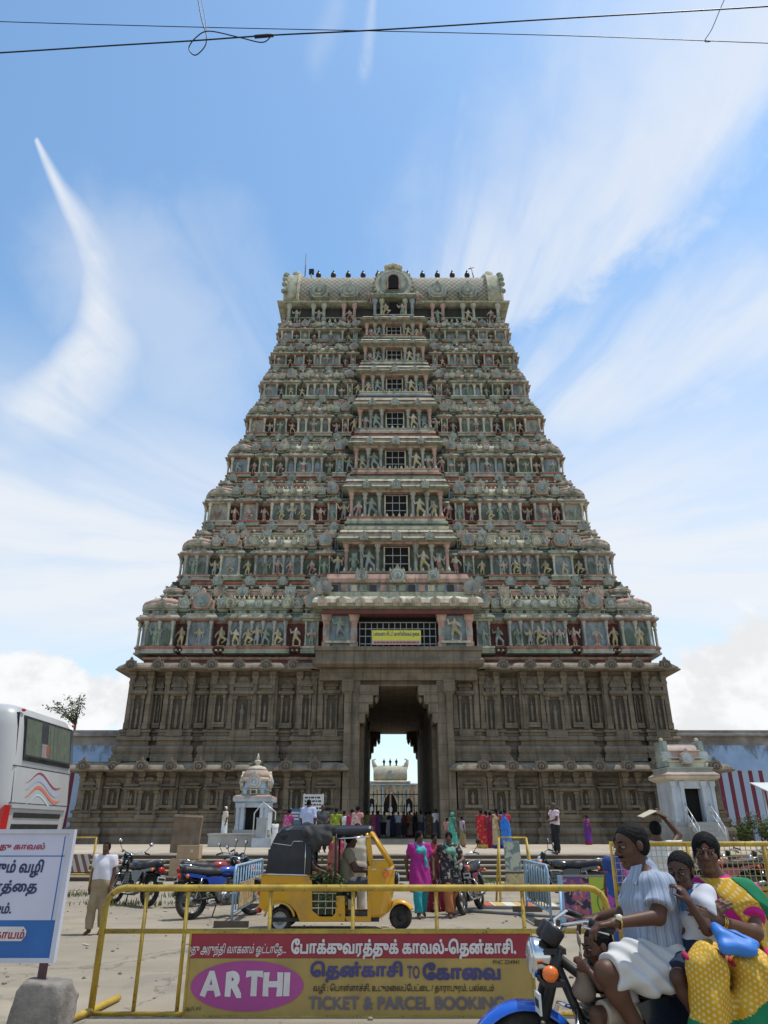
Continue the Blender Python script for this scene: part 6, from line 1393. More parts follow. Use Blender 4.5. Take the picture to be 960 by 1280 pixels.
def rear(mb, m, pts, e):
    mb.m(m); n = len(pts); vs = [(float(bx(z)) + e, y, z) for y, z in pts] + [(float(bx(z)) - .05, y, z) for y, z in pts]; mb.add(vs, [tuple(range(n))] + [(j, n + j, n + (j + 1) % n, (j + 1) % n) for j in range(n)], False)
q = lambda y0, y1, z0, z1, k=.0: [(y0 + k, z0), (y1 - k, z0), (y1, z1), (y0, z1)]
mb = MB(); rear(mb, BLKP, q(-.98, 1.12, 2.66, 3.42, .05), .02); rw = mb.build('rear_window', bus)
mb = MB(); CUR = mat('green_curtain', (.20, .235, .13), .8, .2, 5, dirt=.3)
def curtain(y0, y1):
    mb.m(CUR); n = 18; vs = []
    for i in range(n + 1):
        y = y0 + (y1 - y0) * i / n; d = .028 + .014 * math.sin(i * 2.2)
        for z in (2.76, 3.37): vs.append((float(bx(z)) + d, y, z))
    mb.add(vs, [(2 * i, 2 * i + 2, 2 * i + 3, 2 * i + 1) for i in range(n)], True)
curtain(-.90, -.32); curtain(.0, .98); mb.build('curtain', rw)
mb = MB(); mb.m(mat('window_sticker', (.5, .42, .4), .6, .2, 12)); rear(mb, mb.mats[0], q(-.3, -.06, 2.76, 3.0), .05); rear(mb, ORG, q(-.12, .0, 2.82, 2.98), .055); mb.build('sticker', rw)
mb = MB(); rear(mb, AGL, q(-.93, 1.07, 2.72, 3.38), .075); mb.build('glass', rw)
mb = MB()
for y0, y1, z0, z1 in ((-1.2, 1.2, 2.55, 2.562), (-1.2, 1.15, 1.955, 1.967), (-1.16, -1.148, 1.97, 3.45), (1.19, 1.202, .9, 3.4), (-.05, -.038, .92, 1.2)): rear(mb, BLKP, q(y0, y1, z0, z1), .004)
mb.build('panel_seam', bus)
def ribbon(m, pts, w):
    mb = MB(); N = 20; cv = []
    for i in range(N + 1):
        f = i / N * (len(pts) - 1); k = min(int(f), len(pts) - 2); u = f - k; u = u * u * (3 - 2 * u); cv.append((pts[k][0] + (pts[k + 1][0] - pts[k][0]) * (f - k), pts[k][1] + (pts[k + 1][1] - pts[k][1]) * u))
    lo = []; hi = []
    for i, (y, z) in enumerate(cv): ww = w * math.sin(math.pi * (i + .4) / (N + .8)); lo.append((y, z - ww)); hi.append((y, z + ww))
    mb.m(m); vs = [(float(bx(z)) + .006, y, z) for y, z in lo] + [(float(bx(z)) + .006, y, z) for y, z in hi]; mb.add(vs, [(i, i + 1, N + 2 + i, N + 1 + i) for i in range(N)], False); mb.build('swoosh_stripe', bus)
for c, z, w in (((.28, .05, .09), 2.40, .018), ((.36, .36, .45), 2.29, .04), ((.55, .16, .10), 2.16, .032), ((.45, .52, .55), 2.03, .02)): ribbon(mat('stripe_paint', c, .4, .05), [(-.72, z - .10), (-.2, z + .09), (.55, z - .15), (.78, z - .12)], w)
mb = MB(); rear(mb, BUSP, q(-1.2, 1.02, .9, 1.9), .02); rear(mb, mb.mats[0], q(-1.2, 1.02, 1.88, 1.94), .05)
for z in (1.78, 1.6, 1.42, 1.24): rear(mb, BLKP, q(-1.02, .86, z - .05, z + .03), .03)
mb.build('engine_grille', bus)
mb = MB(); mb.m(REDL); mb.prism([(4.6, 1.3), (5.03, 1.3), (5.03, 1.92), (4.72, 1.6)], -1.42, -1.2); mb.build('tail_light', bus)
for y in (-1.05, 1.18): mb = MB().m(REDL); mb.ball((4.85, y, 3.5), .035, 8, (1, 1.6, .8)); mb.build('marker_lamp', bus)
mb = MB().m(BGL); 
for i in range(4): x1 = 4.5 - 2.3 * i; mb.prism([(x1 - 2.2, 2.35), (x1, 2.35), (x1 - .08, 3.3), (x1 - 2.12, 3.3)], -1.44, -1.3)
mb.build('side_window', bus)
for x in (3.0, 2.0, -3.2):
    mb = MB().m(RUB); mb.T = Mx.Translation((x - .8, -1.2, .5)) @ Mx.Rotation(R(90), 4, 'X'); mb.lathe(0, 0, [(.3, -.15), (.5, -.14), (.5, .14), (.3, .15)], 20); mb.build('wheel', bus)
# ------------------------------------------------------------------ people
SK = [mat('brown_skin', c, .5, .1, 14, spec=.3) for c in ((.112, .054, .033), (.095, .044, .026), (.13, .064, .039), (.078, .036, .023))]
HAIR = mat('black_hair', (.006, .0055, .0055), .75, .4, 60, spec=.12); EYEW = mat('eye_white', (.22, .19, .17), .3, .03); EYED = mat('dark_iris', (.012, .008, .006), .2, .05)  # eye whites darkened in colour for the shade on the faces
GREYH = mat('greying_hair', (.06, .058, .056), .6, .5, 60, bump=.4, bscale=90)
A = lambda p: np.array(p, float)
def unit(v): v = A(v); return v / (np.linalg.norm(v) + 1e-9)
def headframe(fwd, up): f = unit(fwd); u = A(up) - f * (A(up) @ f); u = unit(u); return np.stack([np.cross(f, u), f, u])
def head_shape(b, c, M, s, hi):
    P = lambda r, f, u: A(c) + s * (r * M[0] + f * M[1] + u * M[2])
    b.lump(P(0, -.06, .14), A((.335, .415, .36)) * s, .02 * s, M)
    b.lump(P(0, .12, -.16), A((.25, .27, .32)) * s, .08 * s, M); b.limb(P(-.06, .27, -.42), P(.06, .27, -.42), .085 * s, None, .06 * s)
    if not hi: b.limb(P(0, .36, .02), P(0, .45, -.1), .04 * s, .06 * s, .03 * s); return
    for q in (-1, 1):
        b.lump(P(q * .15, .375, .03), A((.085, .07, .055)) * s, .05 * s, M, sub=True)
        b.lump(P(q * .165, .24, -.09), A((.12, .12, .12)) * s, .06 * s, M); b.limb(P(q * .06, .385, .115), P(q * .21, .325, .12), .042 * s, .035 * s, .04 * s)
        b.lump(P(q * .335, -.03, 0), A((.035, .085, .135)) * s, .015 * s, M); b.lump(P(q * .07, .42, -.125), A((.055, .055, .045)) * s, .03 * s, M)
        b.lump(P(q * .15, .348, .035), A((.085, .055, .03)) * s, .012 * s, M) if 0 else b.limb(P(q * .09, .375, .062), P(q * .215, .335, .058), .026 * s, .022 * s, .02 * s)
    b.limb(P(0, .37, .09), P(0, .475, -.10), .032 * s, .058 * s, .03 * s)
    b.limb(P(-.085, .365, -.235), P(.085, .365, -.235), .036 * s, None, .03 * s); b.limb(P(-.07, .36, -.29), P(.07, .36, -.29), .04 * s, None, .03 * s)
def hand_shape(b, w, f, n, th, curl, s=1., spread=.0, poses=None):
    """wrist w, finger direction f, palm normal n, thumb side th; curl in radians per joint"""
    w, f, n = A(w), unit(f), unit(n); t = unit(np.cross(f, n)) * th; k = .006
    L = ((.045, .028, .022), (.05, .032, .024), (.046, .03, .023), (.037, .023, .02))
    for i in range(4):
        o = (.030 - .020 * i) * s; kn = w + f * (.088 - .005 * abs(i - 1)) * s + t * o
        b.limb(w + t * o * .55 + f * .008, kn, .0145 * s, .012 * s, .014)
        d = f + t * (1.5 - i) * spread; d = unit(d); p = kn; c = poses[i] if poses else curl
        for j, l in enumerate(L[i]):
            a = c * (1 if j else .8); d = unit(d * math.cos(a) + np.cross(np.cross(d, n), d) * math.sin(a)); q = p + d * l * s
            b.limb(p, q, (.0095 - .0008 * j) * s, (.0088 - .0008 * j) * s, k); p = q
    p = w + t * .018 * s + f * .012 * s; d = unit(f * .72 + t * .7 + n * .25)
    for l, r in ((.042, .0135), (.032, .011), (.026, .0095)):
        q = p + d * l * s; b.limb(p, q, r * s, r * .88 * s, .01); p = q; d = unit(d * .9 + n * min(.5, curl * .6) + f * .35)
def limbc(b, a, c, ra, rb, k, clip0=False, clip1=False):
    d = unit(A(c) - A(a)); cl = []
    if clip0: cl.append((A(a), -d))
    if clip1: cl.append((A(c), d))
    b.limb(a, c, ra, rb, k, cl or None)
class Person:
    """joints: head (centre), fwd, up, neck, sh, el, wr, hd, chest, pel, hip, kn, an, toe; pairs are (image-left, image-right) or any order"""
    def __init__(s, label, J, skin, h=.02, sc=1., hi=False, group=None, fat=0., origin=None, cat='person', hands=None, legs=True):
        s.J, s.sc, s.h, s.hi = J, sc, h, hi
        o = s.o = A(origin if origin is not None else (0, 0, 0)); b = Body(); j = J; M = s.M = headframe(j['fwd'], j['up']); hs = s.hs = j.get('hs', .225 * sc)
        head_shape(b, j['head'] - o, M, hs, hi)
        s.ax = ax = unit(A(j['sh'][1]) - A(j['sh'][0])); s.fat = fat; P = s.P = lambda q: A(q) - o
        b.limb(P(j['head']) - hs * (.3 * M[2] + .08 * M[1]), P(j['neck']), .052 * sc, .06 * sc, .04 * sc)
        s.torso(b, 0)
        for i in (0, 1):
            b.limb(P(j['sh'][i]), P(j['el'][i]), .052 * sc, .042 * sc, .035 * sc); b.limb(P(j['el'][i]), P(j['wr'][i]), .042 * sc, .027 * sc, .025 * sc)
            hd = j['hd'][i] if 'hd' in j else unit(P(j['wr'][i]) - P(j['el'][i])) * .1
            if hands and hands[i]: hand_shape(b, P(j['wr'][i]), *hands[i])
            else: b.limb(P(j['wr'][i]), P(j['wr'][i]) + A(hd) * .6 * sc, .03 * sc, .035 * sc, .02 * sc); b.limb(P(j['wr'][i]) + A(hd) * .5 * sc, P(j['wr'][i]) + A(hd) * 1.4 * sc, .03 * sc, .018 * sc, .02 * sc)
            if legs:
                b.limb(P(j['hip'][i]), P(j['kn'][i]), .088 * sc, .06 * sc, .05 * sc); b.limb(P(j['kn'][i]), P(j['an'][i]), .058 * sc, .038 * sc, .03 * sc); b.lump(P(j['kn'][i]) * .7 + P(j['an'][i]) * .3 - 0, A((.055, .055, .055)) * sc, .05 * sc)
                b.limb(P(j['an'][i]) - A((0, 0, .02)) * sc, P(j['toe'][i]), .04 * sc, .03 * sc, .03 * sc)
        s.body = b.build('person', skin, h, None, loc=tuple(o)); tag(s.body, label, cat, group)
        if hi:
            for q in (-1, 1):
                e = MB(); c = P(j['head']) + hs * (q * .15 * M[0] + .345 * M[1] + .03 * M[2]); e.m(EYEW).ball(c, .056 * hs, 10, (1.1, 1.1, .6)); e.m(EYED).ball(c + hs * (.030 * M[1]), .036 * hs, 8, (1, 1, .8)); e.build('eye', s.body)
                e = MB().m(HAIR); Q = lambda r, f, u: tuple(P(j['head']) + hs * (r * M[0] + f * M[1] + u * M[2])); e.tube([Q(q * .06, .415, .135), Q(q * .15, .385, .165), Q(q * .24, .31, .135)], [.012 * hs, .022 * hs, .01 * hs], 6); e.build('eyebrow', s.body)
    def torso(s, b, f, top=True, low=0.):
        j, P, sc, ax = s.J, s.P, s.sc, s.ax; ch, pe = P(j['chest']), P(j['pel'])
        for q in (-1, 1):
            b.limb(ch + ax * .075 * q * sc, pe + ax * (.075 + s.fat * .3) * q * sc, (.108 + s.fat * .3) * sc + f, (.108 + s.fat) * sc + f, .07 * sc)
        if top:
            n = P(j['neck']); a, c = P(j['sh'][0]), P(j['sh'][1]); b.limb(a, c, .058 * sc + f, None, .06 * sc); b.limb(n, ch, .055 * sc + f, .1 * sc + f, .07 * sc)
        if low: b.limb(pe, pe + A((0, 0, -low)), .13 * sc + f, .14 * sc + f, .06 * sc)
    def add(s, name, b, m, h=None, **k): return b.build(name, m, h or s.h, s.body, **k)
    def hair(s, style='short', m=HAIR):
        b = Body(); M, hs, c = s.M, s.hs, s.P(s.J['head']); Q = lambda r, f, u: c + hs * (r * M[0] + f * M[1] + u * M[2])
        n = (.80 * M[1] - .60 * M[2]) if style == 'bald' else (.93 * M[1] - .37 * M[2]) if style != 'short' else (.86 * M[1] - .51 * M[2]); cl = [(Q(0, .25, .30), n)]
        if style != 'short' and style != 'bald':
            for q in (-1, 1): b.lump(Q(0, -.08, .15), A((.375, .455, .40)) * hs, .006, M, clip=[(Q(0, .36, .38), unit(.80 * M[1] - .32 * M[2] - q * .42 * M[0])), (Q(-q * .0, 0, 0), -q * M[0]), (Q(0, -.2, -.26), -M[2])])
        else: b.lump(Q(0, -.08, .15), A((.352, .436, .385) if style == 'short' else (.368, .45, .40)) * hs, .01, M, clip=cl + [(Q(0, -.2, -.26), -M[2])])
        b.lump(Q(0, -.16, -.06), A((.31, .31, .27)) * hs, .02, M, clip=[(Q(0, -.06, 0), M[1]), (Q(0, -.2, -.28), -M[2])])
        if style == 'bun': b.lump(Q(0, -.52, .0), A((.17, .16, .18)) * hs, .03)
        if style == 'braid': b.limb(Q(0, -.46, .0), Q(.0, -.5, -.4), .12 * hs, .12 * hs, .03); b.limb(Q(0, -.5, -.4), Q(.0, -.62, -1.9), .12 * hs, .06 * hs, .03)
        if style == 'bald': b = Body(); b.lump(Q(0, -.07, .11), A((.355, .43, .36)) * hs, .01, M, clip=[(Q(0, .02, .25), n), (Q(0, 0, .32), M[2]), (Q(0, -.2, -.22), -M[2])])
        rough = (lambda X, Y, Z: (.0032 * np.sin(260 * X + 90 * Z + 3 * np.sin(120 * Y)) * np.sin(210 * Z + 140 * Y + 2 * np.sin(170 * X))).astype(np.float32)) if s.hi else None
        return s.add('hair', b, m, .0055 if s.hi else s.h, wrinkle=rough)
    def shirt(s, m, sleeve=.55, f=.014, hem=.02, name='shirt', wr=None, long=False):
        b = Body(); j, P, sc = s.J, s.P, s.sc; s.torso(b, f + .004 * sc)
        d = unit(P(j['pel']) - P(j['chest']))
        for i in (0, 1):
            a, e, w = P(j['sh'][i]), P(j['el'][i]), P(j['wr'][i])
            if sleeve <= 1: limbc(b, a, a + (e - a) * sleeve, .06 * sc + f, .058 * sc + f, .04 * sc, clip1=True)
            else: b.limb(a, e, .06 * sc + f, .052 * sc + f, .04 * sc); limbc(b, e, e + (w - e) * (sleeve - 1), .05 * sc + f, .042 * sc + f, .03 * sc, clip1=True)
        nk = P(j['neck']); up = unit(nk - P(j['chest']))
        if s.hi: b.limb(nk + up * .0, nk + up * .02, .066 * sc, .062 * sc, .02)
        return s.add(name, b, m, trim=[(P(j['pel']) + d * hem * sc, d), (nk + up * .035 * sc, up)], wrinkle=wr)
    def legs(s, m, f=.016, to=1., name='trousers', wr=None, flare=1.):
        b = Body(); j, P, sc = s.J, s.P, s.sc; ax = s.ax; b.limb(P(j['pel']) - ax * .05, P(j['pel']) + ax * .05, .125 * sc + f, None, .05)
        for i in (0, 1):
            h, k, a = P(j['hip'][i]), P(j['kn'][i]), P(j['an'][i])
            if to <= .5: limbc(b, h, h + (k - h) * to * 2, .098 * sc + f, (.082 * sc + f) * flare, .05 * sc, clip1=True)
            else: b.limb(h, k, .095 * sc + f, (.066 * sc + f) * (1 + flare) / 2, .05 * sc); limbc(b, k, k + (a - k) * (to * 2 - 1), (.066 * sc + f) * (1 + flare) / 2, (.05 * sc + f) * flare, .03 * sc, clip1=True)
        return s.add(name, b, m, wrinkle=wr)
    def skirt(s, m, r0=.15, r1=.24, z=.05, name='saree_skirt', wr=None):
        b = Body(); j, P, sc = s.J, s.P, s.sc; p = P(j['pel']); g = (P(j['an'][0]) + P(j['an'][1])) / 2; bot = A((g[0], g[1], z * sc))
        for q in (-1, 1): limbc(b, p + s.ax * .06 * q + A((0, 0, .08)), bot + s.ax * .07 * q, r0 * sc * .85, r1 * sc * .8, .08, clip1=True)
        return s.add(name, b, m, wrinkle=wr)
    def drape(s, m, side=1, name='saree_drape', tail=True, w=.13):
        """cloth band from one hip over the other shoulder and down the back"""
        b = Body(); j, P, sc = s.J, s.P, s.sc; s.torso(b, .024 * sc); a = P(j['sh'][(side + 1) // 2]); o = P(j['pel']) - s.ax * side * .16 * sc
        F = unit(np.cross(s.ax, P(j['chest']) - P(j['pel']))); d = unit(a - o); n = unit(np.cross(d, F)); mid = (a * .75 + o * .25)
        r = s.add(name, b, m, trim=[(mid + n * w * sc, n), (mid - n * w * sc, -n)])
        if tail:
            b = Body(); q = a - F * .11 * sc; 
            for t in (-1, 0, 1): b.limb(a + s.ax * t * .03 * sc, q + s.ax * t * .05 * sc + A((0, 0, -.55)) * sc, .03 * sc, .04 * sc, .04)
            s.add(name, b, m)
        return r
def standing(label, pos, h, face, skin=0, top=None, bottom=None, kind='shirt', hairst='short', hm=HAIR, stride=0., arms=((.28, 0), (.28, 0)), group=None, vox=.034, scarf=None, sleeve=.5, bend=(0, 0), fat=0., turn=0., hold=None):
    """a standing or walking person; face is the heading in degrees, 0 towards -y"""
    sc = h / 1.68; c, s_ = math.cos(R(face)), math.sin(R(face))
    W_ = lambda x, y, z: A((pos[0] + (x * c - y * s_) * sc, pos[1] + (x * s_ + y * c) * sc, pos[2] + z * sc))
    D_ = lambda x, y, z: A((x * c - y * s_, x * s_ + y * c, z))
    J = dict(head=W_(0, -.02, 1.56), fwd=D_(math.sin(R(turn)), -math.cos(R(turn)), -.05), up=D_(0, 0, 1), neck=W_(0, .01, 1.40), sh=[W_(-.175, .01, 1.36), W_(.175, .01, 1.36)], chest=W_(0, 0, 1.22), pel=W_(0, .0, .93),
             hip=[W_(-.09, 0, .90), W_(.09, 0, .90)], kn=[W_(-.10, -stride * .7 - .03, .49), W_(.10, stride * .35 - .03, .49)], an=[W_(-.10, -stride, .08), W_(.10, stride, .09 + abs(stride) * .12)], toe=[W_(-.115, -stride - .14, .03), W_(.115, stride - .13, .035)])
    el, wr = [], []
    for i, q in ((0, -1), (1, 1)):
        a, f = arms[i]; sw = stride * .6 * (1 if i == 0 else -1)
        el.append(W_(q * (.2 + .12 * a), .03 + sw * .4 - .10 * bend[i], 1.09 + .03 * bend[i])); 
        if bend[i] == 0: wr.append(W_(q * (.22 + .05 * a) + 0, sw - .03, .84))
        elif bend[i] == 1: wr.append(W_(q * .12, -.26, 1.06))
        elif bend[i] == 2: wr.append(W_(q * .06, -.22, 1.44))
        else: el[-1] = W_(q * .33, -.1, 1.5); wr.append(W_(q * .16, -.1, 1.72))
    J['el'], J['wr'] = el, wr; g = [unit(wr[i] - el[i]) * .1 for i in (0, 1)]; J['hd'] = g
    p = Person(label, J, SK[skin], vox, sc, False, group, fat, origin=(pos[0], pos[1], pos[2]))
    p.hair(hairst, hm)
    wv = wrk(.008, (14, 14, 6), (0, 12, 40)) if vox < .025 else None
    if kind == 'shirt': p.shirt(top, sleeve, .018, .13, wr=wv); p.legs(bottom, .018, .97, flare=1.12, wr=wv); shoes = True
    elif kind == 'lungi': p.shirt(top, sleeve, .016, .08, wr=wv); p.skirt(bottom, .15, .19, .12, 'dhoti', wr=wv)
    elif kind == 'saree': p.shirt(top, .4, .012, -.1, 'blouse'); p.skirt(bottom, .16, .23, .03, wr=wrk(.02, (38, 38, 2), (25, 30, 3))); p.drape(bottom, 1)
    elif kind == 'salwar':
        p.shirt(top, sleeve, .018, .02, 'tunic_top', wr=wv); b = Body(); pe = p.P(J['pel']); kk = (p.P(J['kn'][0]) + p.P(J['kn'][1])) / 2
        for q in (-1, 1): limbc(b, pe + p.ax * .05 * q + A((0, 0, .05)), kk + p.ax * .09 * q + A((0, 0, .0)), .158 * sc, .178 * sc, .06, clip1=True)
        p.add('tunic_skirt', b, top, wrinkle=wrk(.012, (30, 30, 2), (22, 26, 3))); p.legs(bottom, .022, .97, wr=wrk(.012, (30, 30, 20), (20, 24, 9)), flare=1.15)
    if scarf is not None:
        b = Body(); n = p.P(J['neck']); F = D_(0, -1, 0)
        for q in (-1, 1): b.limb(n + p.ax * .07 * q * sc + A((0, 0, .0)), n + F * .13 * sc + p.ax * .05 * q * sc + A((0, 0, -.12)) * sc, .05 * sc, .05 * sc, .05); b.limb(n + p.ax * .09 * q * sc, n - F * .1 * sc + p.ax * .12 * q * sc + A((0, 0, -.35)) * sc, .045 * sc, .05 * sc, .05)
        b.limb(n + F * .12 * sc + p.ax * .05 * sc + A((0, 0, -.13)) * sc, n + F * .12 * sc - p.ax * .05 * sc + A((0, 0, -.13)) * sc, .045 * sc, None, .05)
        b.limb(n + F * .12 * sc + p.ax * .08 * sc + A((0, 0, -.12)) * sc, n + F * .16 * sc + p.ax * .10 * sc + A((0, 0, -.42)) * sc, .03 * sc, .04 * sc, .04)
        p.add('scarf', b, scarf, wrinkle=wrk(.008, (30, 20, 40), (20, 30, 50)))
    return p
def cl(name, c, v=.1, sc=8, **k): return mat(name, c, .85, v, sc, **k)
WHT = cl('white_cotton', (.62, .61, .60)); KHA = cl('khaki_cotton', (.24, .185, .11)); BLKC = cl('black_cotton', (.018, .018, .02))
def cs(c):
    """saree cotton with a woven border and a scatter of print"""
    e = rnd.choice(((.45, .33, .08), (.02, .10, .05), (.30, .02, .05), (.05, .04, .15), (.5, .42, .3))); q = rnd.uniform(5, 14)
    def f(t, vec, k):
        tx = t.nodes.new('ShaderNodeTexCoord'); sp = t.nodes.new('ShaderNodeSeparateXYZ'); t.links.new(tx.outputs['Object'], sp.inputs[0]); z = E(t, sp.outputs[2])
        k = mixc(t, noise(t, tx.outputs['Object'], q, 2).sst(.60, .64, 0., .7), k, e); return mixc(t, z.sst(.17, .14), k, e)
    return mat('saree_cotton', c, .8, .15, 5, fn=f)
def gp(px, py): Y = CZ / math.tan(math.atan((py - 640) / FOC) - PITCH); q = at(px, py, Y); return (q.x, Y, 0.)
def pp(px, Y, z=PLZ + .006): zc = Y * math.cos(PITCH) + (z + .9 - CZ) * math.sin(PITCH); return ((px - 480) / FOC * zc, Y, z)
q = gp(118, 1168); b_ = standing('boy in a white shirt and brown trousers walking on the left of the street', q, 1.36, -6, 1, cl('pale_shirt', (.60, .57, .61)), cl('stained_khaki', (.27, .20, .12), .2, 5, dirt=.4), stride=.06, vox=.016, sleeve=.6)
q = gp(526, 1147); standing('woman in a magenta tunic, teal trousers and teal scarf walking beside the rickshaw', q, 1.52, 14, 0, cl('magenta_tunic', (.36, .025, .20)), cl('teal_cotton', (.03, .30, .33)), 'salwar', 'braid', stride=.2, vox=.017, arms=((.75, 0), (.75, 0)), scarf=cl('teal_scarf', (.06, .33, .35)), turn=25, sleeve=.6)
q = gp(564, 1146); standing('woman in a black printed tunic, orange trousers and green scarf walking second', q, 1.50, 12, 0, cl('black_print', (.03, .028, .03), .5, 14, fn=lambda t, v, c: mixc(t, noise(t, v, 16, 2).sst(.56, .6), c, (.30, .24, .20))), cl('rust_cotton', (.40, .15, .06)), 'salwar', 'braid', stride=.24, vox=.017, arms=((.7, 0), (.7, 0)), bend=(0, 1), scarf=cl('green_scarf', (.12, .28, .20)), turn=-15, sleeve=.6)
q = gp(545, 1139); standing('woman in a dark red and white saree walking half hidden between two women', q, 1.48, 20, 1, cl('red_print', (.38, .05, .06), .2, 8), cl('wine_cotton', (.20, .02, .035), .1, 8, fn=lambda t, v, c: mixc(t, noise(t, v, 9, 2).sst(.6, .63), c, (.5, .45, .42))), 'saree', 'bun', stride=.1, vox=.02)
# people on the platform, near the steps
q = pp(694, 27.6); standing('man in a pink shirt and black trousers standing with his hand to his face', q, 1.68, -70, 1, cl('pink_shirt', (.58, .44, .47)), BLKC, hm=GREYH, bend=(2, 1), vox=.022, sleeve=.6)
q = pp(734, 43); standing('woman in a purple saree with a pink blouse walking along the tower base', q, 1.5, -75, 0, cl('pink_blouse', (.45, .06, .2)), cs((.12, .03, .24)), 'saree', 'bun', stride=.1)
GW = 'women in bright sarees standing together right of the gateway'
for px, Y, hh, f, t_, b2, st, lab in ((602, 35.5, 1.62, 170, (.36, .02, .03), (.40, .02, .03), 'bun', 'woman in a bright red saree, leftmost of the group by the tower base'), (608, 36.6, 1.6, 190, (.05, .22, .13), (.07, .30, .19), 'braid', 'woman in a green saree standing behind the one in bright red'),
        (613, 36.0, 1.55, 170, (.3, .02, .04), (.36, .03, .09), 'bun', 'woman in a crimson saree in the middle of the group by the tower base'), (621, 35.2, 1.66, 200, (.20, .06, .05), (.42, .33, .17), 'braid', 'woman in a sand coloured saree beside the one in blue'), (627, 36.4, 1.6, 160, (.02, .02, .06), (.04, .05, .22), 'bun', 'woman in a navy saree behind the one in bright blue'), (632, 35.0, 1.64, 175, (.4, .03, .05), (.03, .17, .55), 'bun', 'woman in a bright blue saree with a red blouse, rightmost of the group')):
    standing(lab, pp(px, Y), hh, f, rnd.randrange(4), cl('blouse_cotton', t_), cs(b2), 'saree', st, group=GW, stride=rnd.uniform(-.1, .14), bend=(rnd.choice((0, 1)), rnd.choice((0, 0, 1))), arms=((rnd.uniform(.2, .9), 0), (rnd.uniform(.2, .9), 0)), vox=.03)
standing('woman in a teal green saree with head covered beside the gateway jamb', pp(566, 36.0), 1.52, 120, 0, cl('green_blouse', (.04, .2, .14)), cs((.05, .32, .24)), 'saree', 'bun', hm=cl('teal_headcloth', (.05, .34, .26)))
standing('child in tan clothes walking behind the woman in teal green', pp(578, 36.5), 1.35, 110, 0, cl('lilac_top', (.45, .35, .42)), cl('tan_skirt', (.30, .22, .12)), 'lungi')
standing('small figure in brown standing left of the woman in teal green', pp(559, 37), 1.3, 150, 1, cl('rose_top', (.35, .18, .16)), cl('brown_skirt', (.18, .10, .06)), 'lungi')
# people left of the gateway, partly behind the rickshaw
standing('old man in cream tunic and white cap by the cement plinth', pp(281, 39.4, PLZ + .25), 1.62, -60, 1, cl('cream_tunic', (.52, .46, .36)), WHT, 'lungi', hm=cl('white_cap', (.62, .6, .58)), sleeve=.9)
standing('man in a pale blue shirt with his back turned behind the rickshaw roof', pp(385, 26.2), 1.74, 168, 1, cl('pale_blue_shirt', (.42, .46, .62)), cl('grey_trousers', (.10, .10, .11)), vox=.024, sleeve=.95)
standing('woman in a pink saree standing left of the man in pale blue', pp(361, 29.5), 1.52, 150, 0, cl('pink_blouse_b', (.4, .05, .2)), cs((.48, .10, .22)), 'saree', 'bun')
standing('man in a dark grey shirt holding a phone near the white notice board', pp(403, 29.0), 1.66, 15, 3, cl('dark_grey_shirt', (.06, .06, .065)), BLKC, bend=(1, 1), fat=.02)
standing('woman in a yellow green saree right of the man in dark grey', pp(420, 29.5), 1.56, 165, 0, cl('olive_blouse', (.2, .26, .02)), cs((.36, .42, .03)), 'saree', 'bun')
standing('person in white with a dark scarf right of the woman in yellow green', pp(430, 31.5), 1.5, 160, 2, WHT, cl('indigo_skirt', (.07, .06, .14)), 'lungi')
standing('woman in a crimson saree behind the one in pale pink', pp(440, 31), 1.55, 190, 1, cl('crimson_blouse', (.3, .02, .06)), cs((.34, .03, .09)), 'saree', 'bun')
standing('woman in a pale pink saree standing nearest the left gateway jamb', pp(447, 28.6), 1.6, 150, 0, cl('peach_blouse', (.5, .22, .2)), cs((.56, .36, .31)), 'saree', 'bun', vox=.026)
standing('seated person in white cloth crouching beside the grey metal box', pp(344, 37.0), 1.2, 30, 1, WHT, WHT, 'lungi')
# the queue in the shade of the gateway
GQ = 'people queuing in the shade of the gateway'; k = 0
QC = [('olive', (.16, .15, .05)), ('rose', (.34, .06, .14)), ('slate blue', (.10, .14, .22)), ('white', (.56, .55, .53)), ('indigo', (.08, .07, .18)), ('pale blue', (.36, .42, .5)), ('maroon', (.18, .03, .05)), ('dull pink', (.4, .22, .2)), ('dark green', (.03, .13, .07)), ('grey', (.2, .2, .2)), ('sky blue', (.25, .36, .5)), ('black', (.02, .02, .02)), ('cream', (.5, .44, .33)), ('brown', (.14, .08, .05)), ('violet', (.16, .06, .2)), ('orange', (.42, .16, .04))]
QX = (459, 466, 473, 485, 491, 498, 505, 512, 518, 526, 533, 521, 480, 537, 471, 509)
for i, (n_, c_) in enumerate(QC):
    fem = i % 3 == 1 or n_ in ('dark green', 'violet', 'olive'); Y = 48.5 + (i * 1.37 % 5.5); kid = i == 3
    standing('%s %s %s in the gateway queue%s' % ('child' if kid else 'woman' if fem else 'man', 'in', n_ + (' saree' if fem else ' shirt' if not kid else ' clothes'), ''), pp(QX[i], Y, PLZ + .27), 1.28 if kid else 1.55 + .12 * ((i * 7) % 5) / 5, 180 + rnd.uniform(-50, 50), rnd.randrange(4), cl('shirt_cotton', c_), cs(c_) if fem else cl('lower_cotton', c_ if kid else (.05, .05, .06)), 'saree' if fem else 'shirt', 'bun' if fem else 'short', group=GQ, vox=.04, bend=(rnd.choice((0, 1, 0, 2)), rnd.choice((0, 1, 0))), arms=((rnd.uniform(.1, .9), 0), (rnd.uniform(.1, .9), 0)), stride=rnd.uniform(-.08, .1))
standing('man in a white shirt leaning at the right gateway jamb', pp(545, 46.6, PLZ + .27), 1.64, 200, 2, WHT, cl('dark_lungi', (.08, .07, .07)), 'lungi', vox=.036)
